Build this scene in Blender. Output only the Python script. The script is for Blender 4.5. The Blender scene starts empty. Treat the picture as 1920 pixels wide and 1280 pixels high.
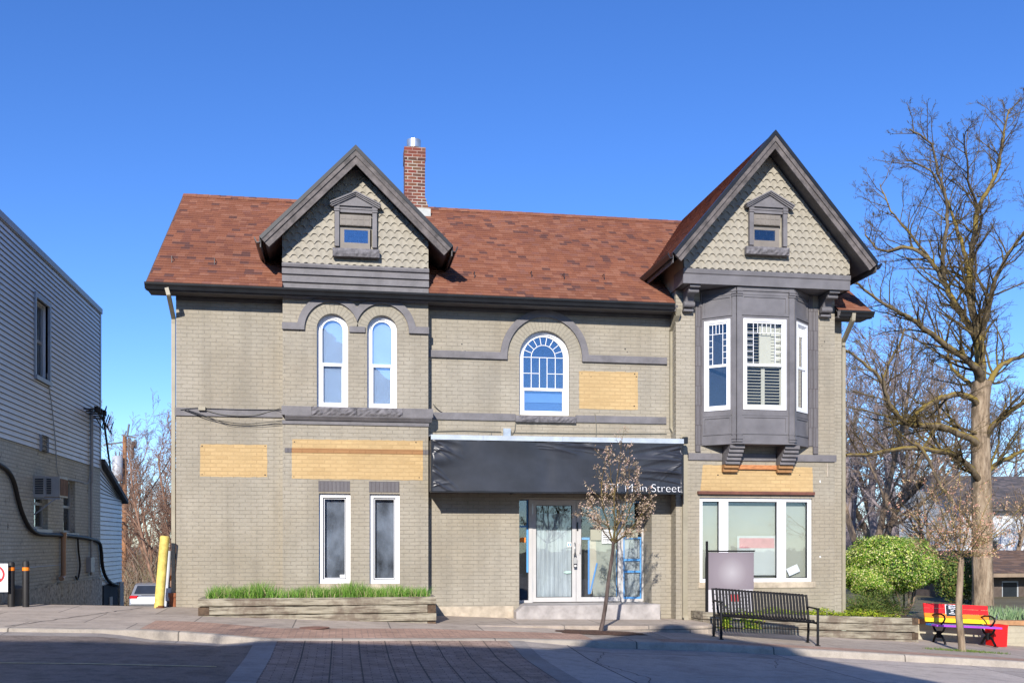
import bpy, math, random
from mathutils import Vector, geometry
# ------------------------------------------------------------------ scene, camera, sky, sun
S = bpy.context.scene
COL = S.collection
EYE = 1.6; YAW = math.radians(9.5); F = 1900.0; YH = 1018.0; BACK = 20.0
cd = bpy.data.cameras.new('camera'); cam = bpy.data.objects.new('camera', cd); COL.objects.link(cam)
cam.location = (0, -BACK, EYE); cam.rotation_euler = (math.radians(90), 0, -YAW)
cd.sensor_width = 36; cd.lens = 36 * F / 1920; cd.shift_y = (YH - 640) / 1920
cd.clip_end = 3000; cd.clip_start = .05
S.camera = cam
SUN = Vector((.352, 1.0, -.50)).normalized()
w = bpy.data.worlds.new('World'); S.world = w; w.use_nodes = True
nt = w.node_tree; nt.nodes.clear()
sky = nt.nodes.new('ShaderNodeTexSky'); sky.sky_type = 'NISHITA'; sky.sun_disc = False
sky.sun_elevation = math.asin(-SUN.z); sky.sun_rotation = math.atan2(-SUN.x, -SUN.y)
sky.air_density = .9; sky.dust_density = 0; sky.ozone_density = 4.5; sky.altitude = 900
bg = nt.nodes.new('ShaderNodeBackground'); bg.inputs[1].default_value = .125
wo = nt.nodes.new('ShaderNodeOutputWorld')
hs_ = nt.nodes.new('ShaderNodeHueSaturation'); hs_.inputs['Saturation'].default_value = 1.17; hs_.inputs['Hue'].default_value = .512
nt.links.new(sky.outputs[0], hs_.inputs['Color']); nt.links.new(hs_.outputs[0], bg.inputs[0]); nt.links.new(bg.outputs[0], wo.inputs[0])
sd = bpy.data.lights.new('sun', 'SUN'); sd.energy = 4.0; sd.angle = math.radians(.5); sd.color = (1, .95, .88)
so = bpy.data.objects.new('sun', sd); COL.objects.link(so); so.location = (-10, -30, 20)
so.rotation_euler = SUN.to_track_quat('-Z', 'Y').to_euler()
S.view_settings.view_transform = 'Standard'; S.view_settings.look = 'None'
S.view_settings.exposure = .76; S.view_settings.gamma = 1
S.render.engine = 'CYCLES'
S.cycles.max_bounces = 6; S.cycles.transparent_max_bounces = 12

# a survey point: pixel of the photograph on a plane of known depth -> X, Z
def W(px, py, Y):
    a = YAW + math.atan((px - 960) / F); d = Y + BACK; X = d * math.tan(a)
    dep = X * math.sin(YAW) + d * math.cos(YAW)
    return X, EYE + (YH - py) * dep / F
def at(px, py, Y):
    X, Z = W(px, py, Y); return Vector((X, Y, Z))
def WX(px, py, X):     # on a plane of known X -> Y, Z
    a = YAW + math.atan((px - 960) / F); d = X / math.tan(a)
    dep = X * math.sin(YAW) + d * math.cos(YAW)
    return d - BACK, EYE + (YH - py) * dep / F
def lerp(a, b, t): return a + (b - a) * t
def knots(K, x):
    if x <= K[0][0]: return K[0][1]
    for (a, b), (c, d) in zip(K, K[1:]):
        if x <= c: return b + (d - b) * (x - a) / (c - a)
    return K[-1][1]
SX = [(-60, 2.0), (-6.2, .45), (-3, .355), (1.4, .16), (3.2, .075), (6.2, -.06), (7.8, -.17), (11.5, -.43), (16, -.78), (60, -3.6)]
YC = [(-60, -4.3), (-2.9, -4.25), (-2.2, -4.4), (-1.05, -5.0), (2.8, -3.95), (5, -3.8), (60, -4.2)]
HC = [(-60, .05), (-3.4, .05), (-2.8, .13), (-1.7, .12), (-1.1, .02), (2.8, .02), (4.2, .11), (60, .13)]
def G(X, Y): return knots(SX, X) + .02 * (min(Y, 0) + 2)
def yc(X): return knots(YC, X)
def RZ(X, Y):
    d = max(0, yc(X) - Y); k = max(0, 1 - d / 1.6)
    return knots(SX, X) - .04 + .02 * max(-2.6, (yc(X) * k + -4.4 * (1 - k)) + 2) * 1.0 + .04 - .12 + (.12 - knots(HC, X)) * k - .004 * d

# ------------------------------------------------------------------ materials
MATS = {}
def newmat(name):
    m = bpy.data.materials.new(name); m.use_nodes = True
    n = m.node_tree; b = n.nodes['Principled BSDF']; MATS[name] = m
    return m, n, b
def node(n, t, **kw):
    x = n.nodes.new(t)
    for k, v in kw.items(): setattr(x, k, v)
    return x
def mth(n, op, a, b=None, c=None):
    x = node(n, 'ShaderNodeMath', operation=op)
    for i, v in enumerate((a, b, c)):
        if v is None: continue
        if isinstance(v, (int, float)): x.inputs[i].default_value = v
        else: n.links.new(v, x.inputs[i])
    return x.outputs[0]
def c4(c): return (c[0], c[1], c[2], 1)
def noise(n, scale, detail=4, rough=.55, vec=None, stretch=None):
    t = node(n, 'ShaderNodeTexNoise'); t.inputs['Scale'].default_value = scale
    t.inputs['Detail'].default_value = detail; t.inputs['Roughness'].default_value = rough
    if vec is None:
        tc = node(n, 'ShaderNodeTexCoord'); vec = tc.outputs['Object']
    if stretch:
        mp = node(n, 'ShaderNodeMapping'); mp.inputs['Scale'].default_value = stretch
        n.links.new(vec, mp.inputs[0]); vec = mp.outputs[0]
    n.links.new(vec, t.inputs['Vector'])
    return t.outputs[0]
def ramp(n, fac, stops, interp='LINEAR'):
    r = node(n, 'ShaderNodeValToRGB'); r.color_ramp.interpolation = interp
    e = r.color_ramp.elements
    while len(e) < len(stops): e.new(.5)
    for el, (p, c) in zip(e, stops): el.position = p; el.color = c4(c) if not isinstance(c, (int, float)) else (c, c, c, 1)
    n.links.new(fac, r.inputs[0]); return r.outputs[0]
def mixc(n, fac, a, b, blend='MIX'):
    x = node(n, 'ShaderNodeMix', data_type='RGBA', blend_type=blend)
    for i, v in ((0, fac), (6, a), (7, b)):
        if isinstance(v, (int, float)): x.inputs[i].default_value = v
        elif isinstance(v, tuple): x.inputs[i].default_value = c4(v)
        else: n.links.new(v, x.inputs[i])
    return x.outputs[2]
def bump(n, b, h, strength=.4, dist=.01):
    x = node(n, 'ShaderNodeBump'); x.inputs['Strength'].default_value = strength; x.inputs['Distance'].default_value = dist
    n.links.new(h, x.inputs['Height']); n.links.new(x.outputs[0], b.inputs['Normal'])
def plain(name, col, rough=.6, var=.12, scale=3, metal=0, bmp=.0, bscale=60, spec=.4, stretch=None, coat=0):
    m, n, b = newmat(name); MATS[name] = m
    f = noise(n, scale, 5, .6, stretch=stretch)
    lo = tuple(c * (1 - var * 1.6) for c in col); hi = tuple(min(1, c * (1 + var)) for c in col)
    n.links.new(ramp(n, f, [(.3, lo), (.7, hi)]), b.inputs['Base Color'])
    b.inputs['Roughness'].default_value = rough; b.inputs['Metallic'].default_value = metal
    b.inputs['Specular IOR Level'].default_value = spec
    if coat: b.inputs['Coat Weight'].default_value = coat
    if bmp: bump(n, b, noise(n, bscale, 4, .6, stretch=stretch), bmp, .01)
    return m
def bricks(name, cols, mortar, bw=.215, rh=.0745, ms=.010, bmp=.6, var=.10, joint=.75, rough=.75, dirt=None, streak=0):
    """cols: list of brick colours picked at random per brick; mortar: colour of the joint"""
    m, n, b = newmat(name)
    tc = node(n, 'ShaderNodeTexCoord'); uv = tc.outputs['UV']
    wob = node(n, 'ShaderNodeTexNoise'); wob.inputs['Scale'].default_value = 2.2; n.links.new(uv, wob.inputs['Vector'])
    vm = node(n, 'ShaderNodeVectorMath', operation='SCALE'); vm.inputs['Scale'].default_value = .016
    n.links.new(wob.outputs['Color'], vm.inputs[0])
    va = node(n, 'ShaderNodeVectorMath', operation='ADD'); n.links.new(uv, va.inputs[0]); n.links.new(vm.outputs[0], va.inputs[1])
    bt = node(n, 'ShaderNodeTexBrick'); bt.offset = .5; bt.squash = 1
    bt.inputs['Scale'].default_value = 1; bt.inputs['Brick Width'].default_value = bw; bt.inputs['Row Height'].default_value = rh
    bt.inputs['Mortar Size'].default_value = ms; bt.inputs['Mortar Smooth'].default_value = .25
    bt.inputs['Color1'].default_value = (0, 0, 0, 1); bt.inputs['Color2'].default_value = (1, 1, 1, 1)
    bt.inputs['Mortar'].default_value = (.5, .5, .5, 1)
    n.links.new(va.outputs[0], bt.inputs['Vector'])
    sc = node(n, 'ShaderNodeSeparateColor'); n.links.new(bt.outputs['Color'], sc.inputs[0])
    k = len(cols)
    base = ramp(n, sc.outputs[0], [(i / max(1, k - 1), c) for i, c in enumerate(cols)])
    f2 = noise(n, 1.3, 5, .6)
    base = mixc(n, 1, base, ramp(n, f2, [(.3, 1 - var * 1.5), (.7, 1 + var * .5)]), 'MULTIPLY')
    f3 = noise(n, 14, 4, .65)
    base = mixc(n, 1, base, ramp(n, f3, [(.3, 1 - var), (.7, 1.0)]), 'MULTIPLY')
    if dirt:
        f4 = noise(n, 6, 5, .7); base = mixc(n, ramp(n, f4, [(.60, 0), (.70, 1)]), base, dirt)
    if streak:
        f5 = noise(n, 1.6, 5, .65, stretch=(1.6, 1.6, .10)); base = mixc(n, 1, base, ramp(n, f5, [(.36, 1 - streak), (.52, 1.0), (.72, 1.04)]), 'MULTIPLY')
        f6 = noise(n, .55, 4, .6); base = mixc(n, 1, base, ramp(n, f6, [(.35, (.93, .90, .85)), (.6, (1.03, 1.03, 1.03))]), 'MULTIPLY')
        f7 = noise(n, 22, 3, .6); base = mixc(n, ramp(n, f7, [(.74, 0), (.77, .6)]), base, (.42, .36, .27))
    jv = noise(n, 2.6, 3, .6)
    if streak:
        f8 = noise(n, 5, 3, .6, stretch=(.8, .8, 4)); jv = mth(n, 'MULTIPLY', jv, ramp(n, f8, [(.42, .12), (.58, 1.6)]))
    jf = mth(n, 'MULTIPLY', bt.outputs['Fac'], mth(n, 'MULTIPLY', ramp(n, jv, [(.35 if not streak else .1, .30 if not streak else .08), (.62, 1)]), joint))
    col = mixc(n, jf, base, mortar)
    n.links.new(col, b.inputs['Base Color']); b.inputs['Roughness'].default_value = rough
    b.inputs['Specular IOR Level'].default_value = .25
    h = mth(n, 'SUBTRACT', mth(n, 'MULTIPLY', noise(n, 30, 4, .7), .6), mth(n, 'MULTIPLY', bt.outputs['Fac'], 1.0))
    h = mth(n, 'ADD', h, mth(n, 'MULTIPLY', sc.outputs[0], .25))
    bump(n, b, h, bmp, .010)
    return m
def cells(name, cw, ch, stops, line=.0, linecol=(.02, .02, .02), rough=.85, bmp=.3, jit=1.0, gap=.02, nz=.25):
    """random colour per cell of cw x ch metres, rows shifted at random"""
    m, n, b = newmat(name)
    tc = node(n, 'ShaderNodeTexCoord'); s = node(n, 'ShaderNodeSeparateXYZ'); n.links.new(tc.outputs['UV'], s.inputs[0])
    v = mth(n, 'DIVIDE', s.outputs[1], ch); row = mth(n, 'FLOOR', v)
    wn = node(n, 'ShaderNodeTexWhiteNoise', noise_dimensions='1D'); n.links.new(row, wn.inputs['W'])
    u = mth(n, 'ADD', mth(n, 'DIVIDE', s.outputs[0], cw), mth(n, 'MULTIPLY', wn.outputs['Value'], jit * 7.3))
    colu = mth(n, 'FLOOR', u)
    cb = node(n, 'ShaderNodeCombineXYZ'); n.links.new(colu, cb.inputs[0]); n.links.new(row, cb.inputs[1])
    w2 = node(n, 'ShaderNodeTexWhiteNoise', noise_dimensions='2D'); n.links.new(cb.outputs[0], w2.inputs['Vector'])
    c = ramp(n, w2.outputs['Value'], stops, 'CONSTANT')
    c = mixc(n, 1, c, ramp(n, noise(n, 40, 4, .7), [(.3, 1 - nz), (.7, 1 + nz * .3)]), 'MULTIPLY')
    c = mixc(n, 1, c, ramp(n, noise(n, .7, 3, .6), [(.3, .88), (.7, 1.05)]), 'MULTIPLY')
    fu = mth(n, 'FRACT', u); fv = mth(n, 'FRACT', v)
    eu = mth(n, 'LESS_THAN', fu, gap); ev = mth(n, 'LESS_THAN', fv, gap * cw / ch)
    ed = mth(n, 'MAXIMUM', eu, ev)
    if line: c = mixc(n, mth(n, 'MULTIPLY', ed, line), c, linecol)
    n.links.new(c, b.inputs['Base Color']); b.inputs['Roughness'].default_value = rough; b.inputs['Specular IOR Level'].default_value = .2
    h = mth(n, 'ADD', mth(n, 'MULTIPLY', w2.outputs['Value'], .4), mth(n, 'MULTIPLY', noise(n, 60, 3, .7), .5))
    h = mth(n, 'SUBTRACT', h, ed)
    bump(n, b, h, bmp, .01)
    return m
def glass(name, tint, refl):
    m, n, b = newmat(name); n.nodes.remove(b)
    out = [x for x in n.nodes if x.type == 'OUTPUT_MATERIAL'][0]
    tr = node(n, 'ShaderNodeBsdfTransparent'); tr.inputs[0].default_value = c4(tint)
    gl = node(n, 'ShaderNodeBsdfGlossy'); gl.inputs['Roughness'].default_value = .015; gl.inputs[0].default_value = (.9, .95, 1, 1)
    fr = node(n, 'ShaderNodeFresnel'); fr.inputs[0].default_value = 1.5
    fac = mth(n, 'ADD', mth(n, 'MULTIPLY', fr.outputs[0], 1.0), refl)
    nb = node(n, 'ShaderNodeBump'); nb.inputs['Strength'].default_value = .05; nb.inputs['Distance'].default_value = .02
    n.links.new(noise(n, 3, 2, .5), nb.inputs['Height']); n.links.new(nb.outputs[0], gl.inputs['Normal'])
    mx = node(n, 'ShaderNodeMixShader'); n.links.new(fac, mx.inputs[0]); n.links.new(tr.outputs[0], mx.inputs[1]); n.links.new(gl.outputs[0], mx.inputs[2])
    n.links.new(mx.outputs[0], out.inputs[0]); return m

TAUPE = (.36, .325, .245)
brick_m = bricks('painted_taupe_brick', [(.338, .303, .240), (.330, .295, .234), (.345, .309, .246)], (.20, .178, .138), bw=.215, ms=.0075, bmp=.6, joint=.75, streak=.12)
ring_m = bricks('painted_taupe_voussoirs', [(.338, .304, .236), (.320, .288, .224)], (.20, .18, .145), bw=.30, rh=.075, ms=.008, joint=.7)
buff_m = bricks('bare_buff_brick', [(.50, .345, .165), (.53, .37, .18), (.47, .32, .15)], (.33, .22, .105), bw=.215, ms=.009, bmp=.6, joint=.6)
brown_m = bricks('bare_brown_band', [(.36, .19, .08), (.33, .17, .07)], (.2, .1, .04), bw=.3, rh=.2, joint=.4)
grey_m = plain('dark_grey_trim_paint', (.148, .138, .142), .6, .16, 4, bmp=.35, bscale=22)
greybrick_m = bricks('dark_grey_painted_brick', [(.146, .136, .139), (.13, .12, .124)], (.07, .055, .056), bw=.075, rh=.4, ms=.006, bmp=.7)
bay_m = plain('bay_grey_paint', (.142, .134, .139), .5, .14, 3, bmp=.2, bscale=30)
wood_grey_m = plain('weathered_grey_board', (.115, .098, .092), .7, .35, 6, bmp=.6, bscale=16, stretch=(1, 1, 1))
rock_m = plain('rock_faced_stone_grey', (.15, .14, .145), .75, .3, 12, bmp=1.0, bscale=14)
scale_m = plain('fishscale_taupe', (.305, .274, .215), .65, .07, 5, bmp=.15)
dark_m = plain('black_gutter', (.012, .013, .015), .35, .2, 4)
soffit_m = plain('soffit_dark_grey', (.10, .092, .09), .7, .15, 4)
tan_m = plain('taupe_downspout', (.30, .265, .19), .45, .1, 3)
white_m = plain('white_vinyl', (.82, .82, .83), .35, .03, 3)
sash_m = plain('grey_brown_sash', (.19, .165, .14), .6, .1, 4)
shingle_m = cells('red_brown_shingles', .17, .14, [(0, (.245, .096, .056)), (.30, (.275, .110, .064)), (.52, (.215, .085, .055)), (.68, (.30, .132, .082)), (.84, (.14, .066, .054)), (.92, (.25, .108, .075))], rough=.9, bmp=.5)
chim_m = bricks('red_chimney_brick', [(.19, .036, .022), (.11, .040, .026), (.23, .048, .030), (.15, .075, .036), (.08, .032, .026)], (.36, .32, .27), bw=.215, rh=.0745, ms=.012, joint=1, bmp=.8)
steel_m = plain('galvanised_steel', (.62, .62, .60), .3, .15, 6, metal=.8)
flash_m = plain('lead_flashing', (.35, .36, .34), .55, .15, 6, metal=.3)
glass_m = glass('window_glass', (.93, .95, .97), .035)
glass_hi_m = glass('window_glass_sky', (.86, .91, .97), .15)
clear_m = glass('clear_glass', (.97, .98, .98), -.02)
pane_reflect_m = plain('painted_pane_reflection', (.18, .195, .225), .85, .55, 2.2, stretch=(1, 1, .6))
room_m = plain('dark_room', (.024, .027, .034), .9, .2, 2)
sky_sheet_m = plain('painted_sky_reflection', (.60, .66, .74), .8, .05, 2)
bluefilm_m = plain('blue_shade', (.07, .13, .26), .8, .1, 1.2)
shut_m = plain('cream_shutter', (.44, .43, .37), .5, .05, 3)
frost_m = plain('grey_paper_behind_glass', (.40, .42, .41), .8, .18, 1.5, stretch=(8, 1, .6))
frost2_m = plain('greenish_frosted_film', (.34, .335, .262), .8, .06, 1.2)
vinyl_m = plain('black_awning_vinyl', (.022, .024, .031), .36, .25, 2, spec=.5)
awtop_m = plain('pale_blue_grey_flashing', (.40, .45, .50), .4, .12, 4)
let_m = plain('white_lettering', (.85, .85, .85), .5, .02)
conc_m = plain('concrete_light', (.42, .375, .325), .85, .16, 2.2, bmp=.25, bscale=70)
found_m = plain('beige_foundation', (.44, .37, .28), .85, .22, 5, bmp=.4)
step_m = plain('grey_concrete_step', (.36, .33, .31), .8, .22, 4, bmp=.35)
alu_m = plain('white_aluminium_door', (.47, .455, .44), .4, .04, 4)
tape_m = plain('blue_painters_tape', (.09, .30, .62), .7, .06)
paper_m = plain('white_paper', (.75, .75, .74), .8, .03)
ink_m = plain('black_ink', (.03, .03, .03), .8, .02)
red_m = plain('red_paint', (.75, .012, .012), .45, .06, 3)
black_metal_m = plain('black_powder_coat', (.008, .008, .009), .5, .2, 5, spec=.2)
orange_m = plain('orange_paint', (.85, .22, .012), .45, .06, 3)
yellowp_m = plain('yellow_plank_paint', (.90, .58, .01), .45, .06, 3)
purple_m = plain('purple_paint', (.33, .06, .50), .45, .06, 3)
bluep_m = plain('blue_paint', (.03, .22, .62), .45, .06, 3)
bare_wood_m = plain('bare_orange_wood', (.48, .19, .07), .7, .3, 8, stretch=(1, 1, 6))

def timber(name, a, b_, c):
    m, n, b = newmat(name)
    f = noise(n, 3.2, 6, .68, stretch=(.6, 3, 7)); g = noise(n, 2.0, 4, .7)
    col = ramp(n, f, [(.36, c), (.47, b_), (.60, a)])
    col = mixc(n, ramp(n, g, [(.47, 0), (.62, .75)]), col, (.12, .085, .06))
    n.links.new(col, b.inputs['Base Color']); b.inputs['Roughness'].default_value = .85
    bump(n, b, f, .7, .02); return m
timber_m = timber('weathered_planter_timber', (.34, .30, .225), (.245, .215, .155), (.09, .07, .05))
endgrain_m = plain('dark_timber_end', (.10, .065, .04), .9, .4, 9, bmp=.8)

def ground_mat(name, col, var, joint=None, jw=1.5, jh=1.5, jc=(.1, .09, .08), ms=.012, rough=.9, speck=0, cols=None, stain=.5):
    m, n, b = newmat(name)
    tc = node(n, 'ShaderNodeTexCoord')
    f = noise(n, .9, 6, .65)
    lo = tuple(c * (1 - var) for c in col); hi = tuple(c * (1 + var * .6) for c in col)
    base = ramp(n, f, [(.3, lo), (.7, hi)])
    if joint:
        bt = node(n, 'ShaderNodeTexBrick'); bt.offset = joint - 1 if joint > 1 else .5
        bt.inputs['Scale'].default_value = 1; bt.inputs['Brick Width'].default_value = jw; bt.inputs['Row Height'].default_value = jh
        bt.inputs['Mortar Size'].default_value = ms; bt.inputs['Mortar Smooth'].default_value = .1
        bt.inputs['Color1'].default_value = c4((.86,) * 3); bt.inputs['Color2'].default_value = c4((1.1,) * 3); bt.inputs['Mortar'].default_value = (1, 1, 1, 1)
        n.links.new(tc.outputs['UV'], bt.inputs['Vector'])
        base = mixc(n, 1, base, bt.outputs['Color'], 'MULTIPLY')
        base = mixc(n, bt.outputs['Fac'], base, jc)
    g = noise(n, 90, 3, .8)
    base = mixc(n, 1, base, ramp(n, g, [(.3, 1 - .3 - speck), (.7, 1 + speck)]), 'MULTIPLY')
    s = noise(n, 3.5, 6, .75); base = mixc(n, 1, base, ramp(n, s, [(.34, 1 - stain * .5), (.55, 1)]), 'MULTIPLY')
    n.links.new(base, b.inputs['Base Color']); b.inputs['Roughness'].default_value = rough; b.inputs['Specular IOR Level'].default_value = .3
    h = g
    if joint: h = mth(n, 'SUBTRACT', g, mth(n, 'MULTIPLY', bt.outputs['Fac'], 2))
    bump(n, b, h, .35, .006)
    return m
walk_m = ground_mat('sidewalk_concrete', (.50, .415, .335), .14, 1, 1.6, 1.6, (.22, .19, .16), .012)
paver_m = ground_mat('pink_clay_pavers', (.53, .335, .24), .16, 1.5, .2, .1, (.30, .21, .17), .008)
curb_m = ground_mat('curb_concrete', (.47, .41, .34), .18, 1.001, 2.4, 5, (.15, .13, .11), .012)
gut_m = ground_mat('gutter_concrete', (.42, .37, .33), .16, 1.001, 2.4, 9, (.2, .18, .17), .01)
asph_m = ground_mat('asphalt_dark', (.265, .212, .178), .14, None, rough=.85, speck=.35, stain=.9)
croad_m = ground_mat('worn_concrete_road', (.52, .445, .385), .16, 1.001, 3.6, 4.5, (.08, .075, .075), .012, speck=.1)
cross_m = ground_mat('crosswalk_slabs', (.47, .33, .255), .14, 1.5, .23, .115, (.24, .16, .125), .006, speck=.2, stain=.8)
grass_ground_m = ground_mat('distant_ground', (.20, .17, .10), .3)
yline_m = plain('faded_yellow_line', (.50, .42, .24), .8, .3, 9)
mulch_m = plain('dark_mulch', (.10, .05, .03), .95, .5, 25, bmp=1, bscale=40)
soil_m = plain('dark_soil', (.07, .05, .035), .95, .4, 15, bmp=1, bscale=30)

# ------------------------------------------------------------------ mesh builder
class MB:
    def __init__(s): s.v = []; s.f = []; s.u = {}; s.mi = []; s.sm = set()
    def add(s, vs, fs, mi=0, uvs=None, smooth=False):
        o = len(s.v); s.v += [tuple(p) for p in vs]
        for k, f in enumerate(fs):
            if uvs: s.u[len(s.f)] = [uvs[i] for i in f]
            if smooth: s.sm.add(len(s.f))
            s.f.append([i + o for i in f]); s.mi.append(mi)
        return s
    def box(s, x0, y0, z0, x1, y1, z1, mi=0, bev=0):
        x0, x1 = min(x0, x1), max(x0, x1); y0, y1 = min(y0, y1), max(y0, y1); z0, z1 = min(z0, z1), max(z0, z1)
        vs = [(x, y, z) for z in (z0, z1) for y in (y0, y1) for x in (x0, x1)]
        return s.add(vs, [(0, 2, 3, 1), (4, 5, 7, 6), (0, 1, 5, 4), (1, 3, 7, 5), (3, 2, 6, 7), (2, 0, 4, 6)], mi)
    def obox(s, c, ax, ay, az, mi=0):   # centre, three half-axis vectors
        c = Vector(c); ax, ay, az = Vector(ax), Vector(ay), Vector(az)
        vs = [c + i * ax + j * ay + k * az for k in (-1, 1) for j in (-1, 1) for i in (-1, 1)]
        return s.add(vs, [(0, 2, 3, 1), (4, 5, 7, 6), (0, 1, 5, 4), (1, 3, 7, 5), (3, 2, 6, 7), (2, 0, 4, 6)], mi)
    def beam(s, a, b, wd, ht, up=(0, 0, 1), mi=0):
        a, b = Vector(a), Vector(b); d = b - a; L = d.length; d.normalize(); up = Vector(up)
        sd_ = d.cross(up).normalized(); u2 = sd_.cross(d)
        return s.obox((a + b) / 2, d * L / 2, sd_ * wd / 2, u2 * ht / 2, mi)
    def xz(s, poly, y0, y1, mi=0):      # polygon in X,Z extruded along Y
        n = len(poly)
        A = sum(poly[i][0] * poly[(i + 1) % n][1] - poly[(i + 1) % n][0] * poly[i][1] for i in range(n))
        if A < 0: poly = poly[::-1]
        y0, y1 = min(y0, y1), max(y0, y1)
        tri = geometry.tessellate_polygon([[Vector((p[0], p[1], 0)) for p in poly]])
        vs = [(p[0], y0, p[1]) for p in poly] + [(p[0], y1, p[1]) for p in poly]
        fs = [(i, (i + 1) % n, (i + 1) % n + n, i + n) for i in range(n)]
        fs = [tuple(reversed(f)) for f in fs]
        for t in tri:
            a, b, c = t
            ar = (poly[b][0] - poly[a][0]) * (poly[c][1] - poly[a][1]) - (poly[c][0] - poly[a][0]) * (poly[b][1] - poly[a][1])
            if ar < 0: b, c = c, b
            fs.append((a, b, c)); fs.append((a + n, c + n, b + n))
        return s.add(vs, fs, mi)
    def yz(s, poly, x0, x1, mi=0):
        n0 = len(s.v); s.xz(poly, x0, x1, mi)
        for i in range(n0, len(s.v)):
            a, b, c = s.v[i]; s.v[i] = (b, a, c)
        return s
    def wall(s, outer, holes, y, depth, mi=0, mi2=None):  # sheet facing -Y with real openings and reveals
        loops = [outer] + holes
        pts = [p for l in loops for p in l]
        tri = geometry.tessellate_polygon([[Vector((p[0], p[1], 0)) for p in l] for l in loops])
        fs = []
        for a, b, c in tri:
            ar = (pts[b][0] - pts[a][0]) * (pts[c][1] - pts[a][1]) - (pts[c][0] - pts[a][0]) * (pts[b][1] - pts[a][1])
            if abs(ar) < 1e-9: continue
            if ar < 0: b, c = c, b
            fs.append((a, b, c))
        s.add([(p[0], y, p[1]) for p in pts], fs, mi)
        for h in holes:
            n = len(h)
            s.add([(p[0], y, p[1]) for p in h] + [(p[0], y + depth, p[1]) for p in h], [(i, (i + 1) % n, (i + 1) % n + n, i + n) for i in range(n)], mi if mi2 is None else mi2)
        return s
    def tube(s, pts, rad, n=8, mi=0, cap=True, smooth=True):
        pts = [Vector(p) for p in pts]
        if isinstance(rad, (int, float)): rad = [rad] * len(pts)
        up = Vector((0, 0, 1)); rings = []; prev = None
        for i, p in enumerate(pts):
            d = (pts[min(i + 1, len(pts) - 1)] - pts[max(i - 1, 0)])
            if d.length < 1e-9: d = Vector((0, 0, 1))
            d.normalize()
            if prev is None:
                a = d.cross(up) if abs(d.z) < .95 else d.cross(Vector((1, 0, 0)))
            else: a = prev - d * prev.dot(d)
            if a.length < 1e-6: a = d.orthogonal()
            a.normalize(); prev = a; b = d.cross(a)
            rings.append([p + (a * math.cos(2 * math.pi * k / n) + b * math.sin(2 * math.pi * k / n)) * rad[i] for k in range(n)])
        vs = [q for r in rings for q in r]; m = len(pts)
        fs = [(i * n + k, i * n + (k + 1) % n, (i + 1) * n + (k + 1) % n, (i + 1) * n + k) for i in range(m - 1) for k in range(n)]
        s.add(vs, fs, mi, smooth=smooth)
        if cap: s.add(rings[0], [tuple(range(n))[::-1]], mi); s.add(rings[-1], [tuple(range(n))], mi)
        return s
    def cyl(s, a, b, r, n=16, mi=0): return s.tube([a, b], r, n, mi)
    def build(s, name, mats, parent=None, origin=None):
        if not isinstance(mats, (list, tuple)): mats = [mats]
        me = bpy.data.meshes.new(name)
        o0 = Vector(origin) if origin is not None else Vector((0, 0, 0))
        me.from_pydata([tuple(Vector(p) - o0) for p in s.v] if origin is not None else s.v, [], s.f)
        for m in mats: me.materials.append(m)
        uvl = me.uv_layers.new(name='UVMap').data
        me.polygons.foreach_set('material_index', s.mi)
        if s.sm: me.polygons.foreach_set('use_smooth', [i in s.sm for i in range(len(s.f))])
        for p in me.polygons:
            cu = s.u.get(p.index)
            if cu:
                for li, q in zip(p.loop_indices, cu): uvl[li].uv = q
            else:
                nx, ny, nz = (abs(c) for c in p.normal)
                for li in p.loop_indices:
                    x, y, z = s.v[me.loops[li].vertex_index]
                    uvl[li].uv = (x, z) if ny >= nx and ny >= nz else ((y, z) if nx >= nz else (x, y))
        me.update()
        o = bpy.data.objects.new(name, me); COL.objects.link(o)
        if origin is not None: o.location = o0
        if parent is not None: o.parent = parent
        return o
    def split(s, name, mats, parent=None):
        # every solid added so far becomes an object of its own
        lab = list(range(len(s.v)))
        def root(i):
            while lab[i] != i: lab[i] = lab[lab[i]]; i = lab[i]
            return i
        for f in s.f:
            a = root(f[0])
            for i in f[1:]: lab[root(i)] = a
        groups = {}
        for k, f in enumerate(s.f): groups.setdefault(root(f[0]), []).append(k)
        out = []
        for ks in groups.values():
            t = MB(); mp = {}
            for k in ks:
                ff = []
                for i in s.f[k]:
                    if i not in mp: mp[i] = len(t.v); t.v.append(s.v[i])
                    ff.append(mp[i])
                if k in s.u: t.u[len(t.f)] = s.u[k]
                if k in s.sm: t.sm.add(len(t.f))
                t.f.append(ff); t.mi.append(s.mi[k])
            out.append(t.build(name, mats, parent))
        return out
def thing(name, label, cat, loc=(0, 0, 0), group=None, rz=0):
    o = bpy.data.objects.new(name, None); COL.objects.link(o); o.location = loc; o.rotation_euler = (0, 0, rz)
    o['label'] = label; o['category'] = cat
    if group: o['group'] = group
    return o
def tag(o, label, cat, group=None):
    o['label'] = label; o['category'] = cat
    if group: o['group'] = group
    return o
def structure(o): o['kind'] = 'structure'; return o
def stuff(o, label, cat): o['kind'] = 'stuff'; return tag(o, label, cat)
def rect(x0, z0, x1, z1): return [(x0, z0), (x1, z0), (x1, z1), (x0, z1)]
def arch(x0, x1, z0, ztop, n=20, k=1.0):
    r = (x1 - x0) / 2; cx = (x0 + x1) / 2; zc = ztop - r * k
    return [(x0, z0), (x1, z0)] + [(cx + r * math.cos(math.pi * i / n), zc + r * k * math.sin(math.pi * i / n)) for i in range(n + 1)]
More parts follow.
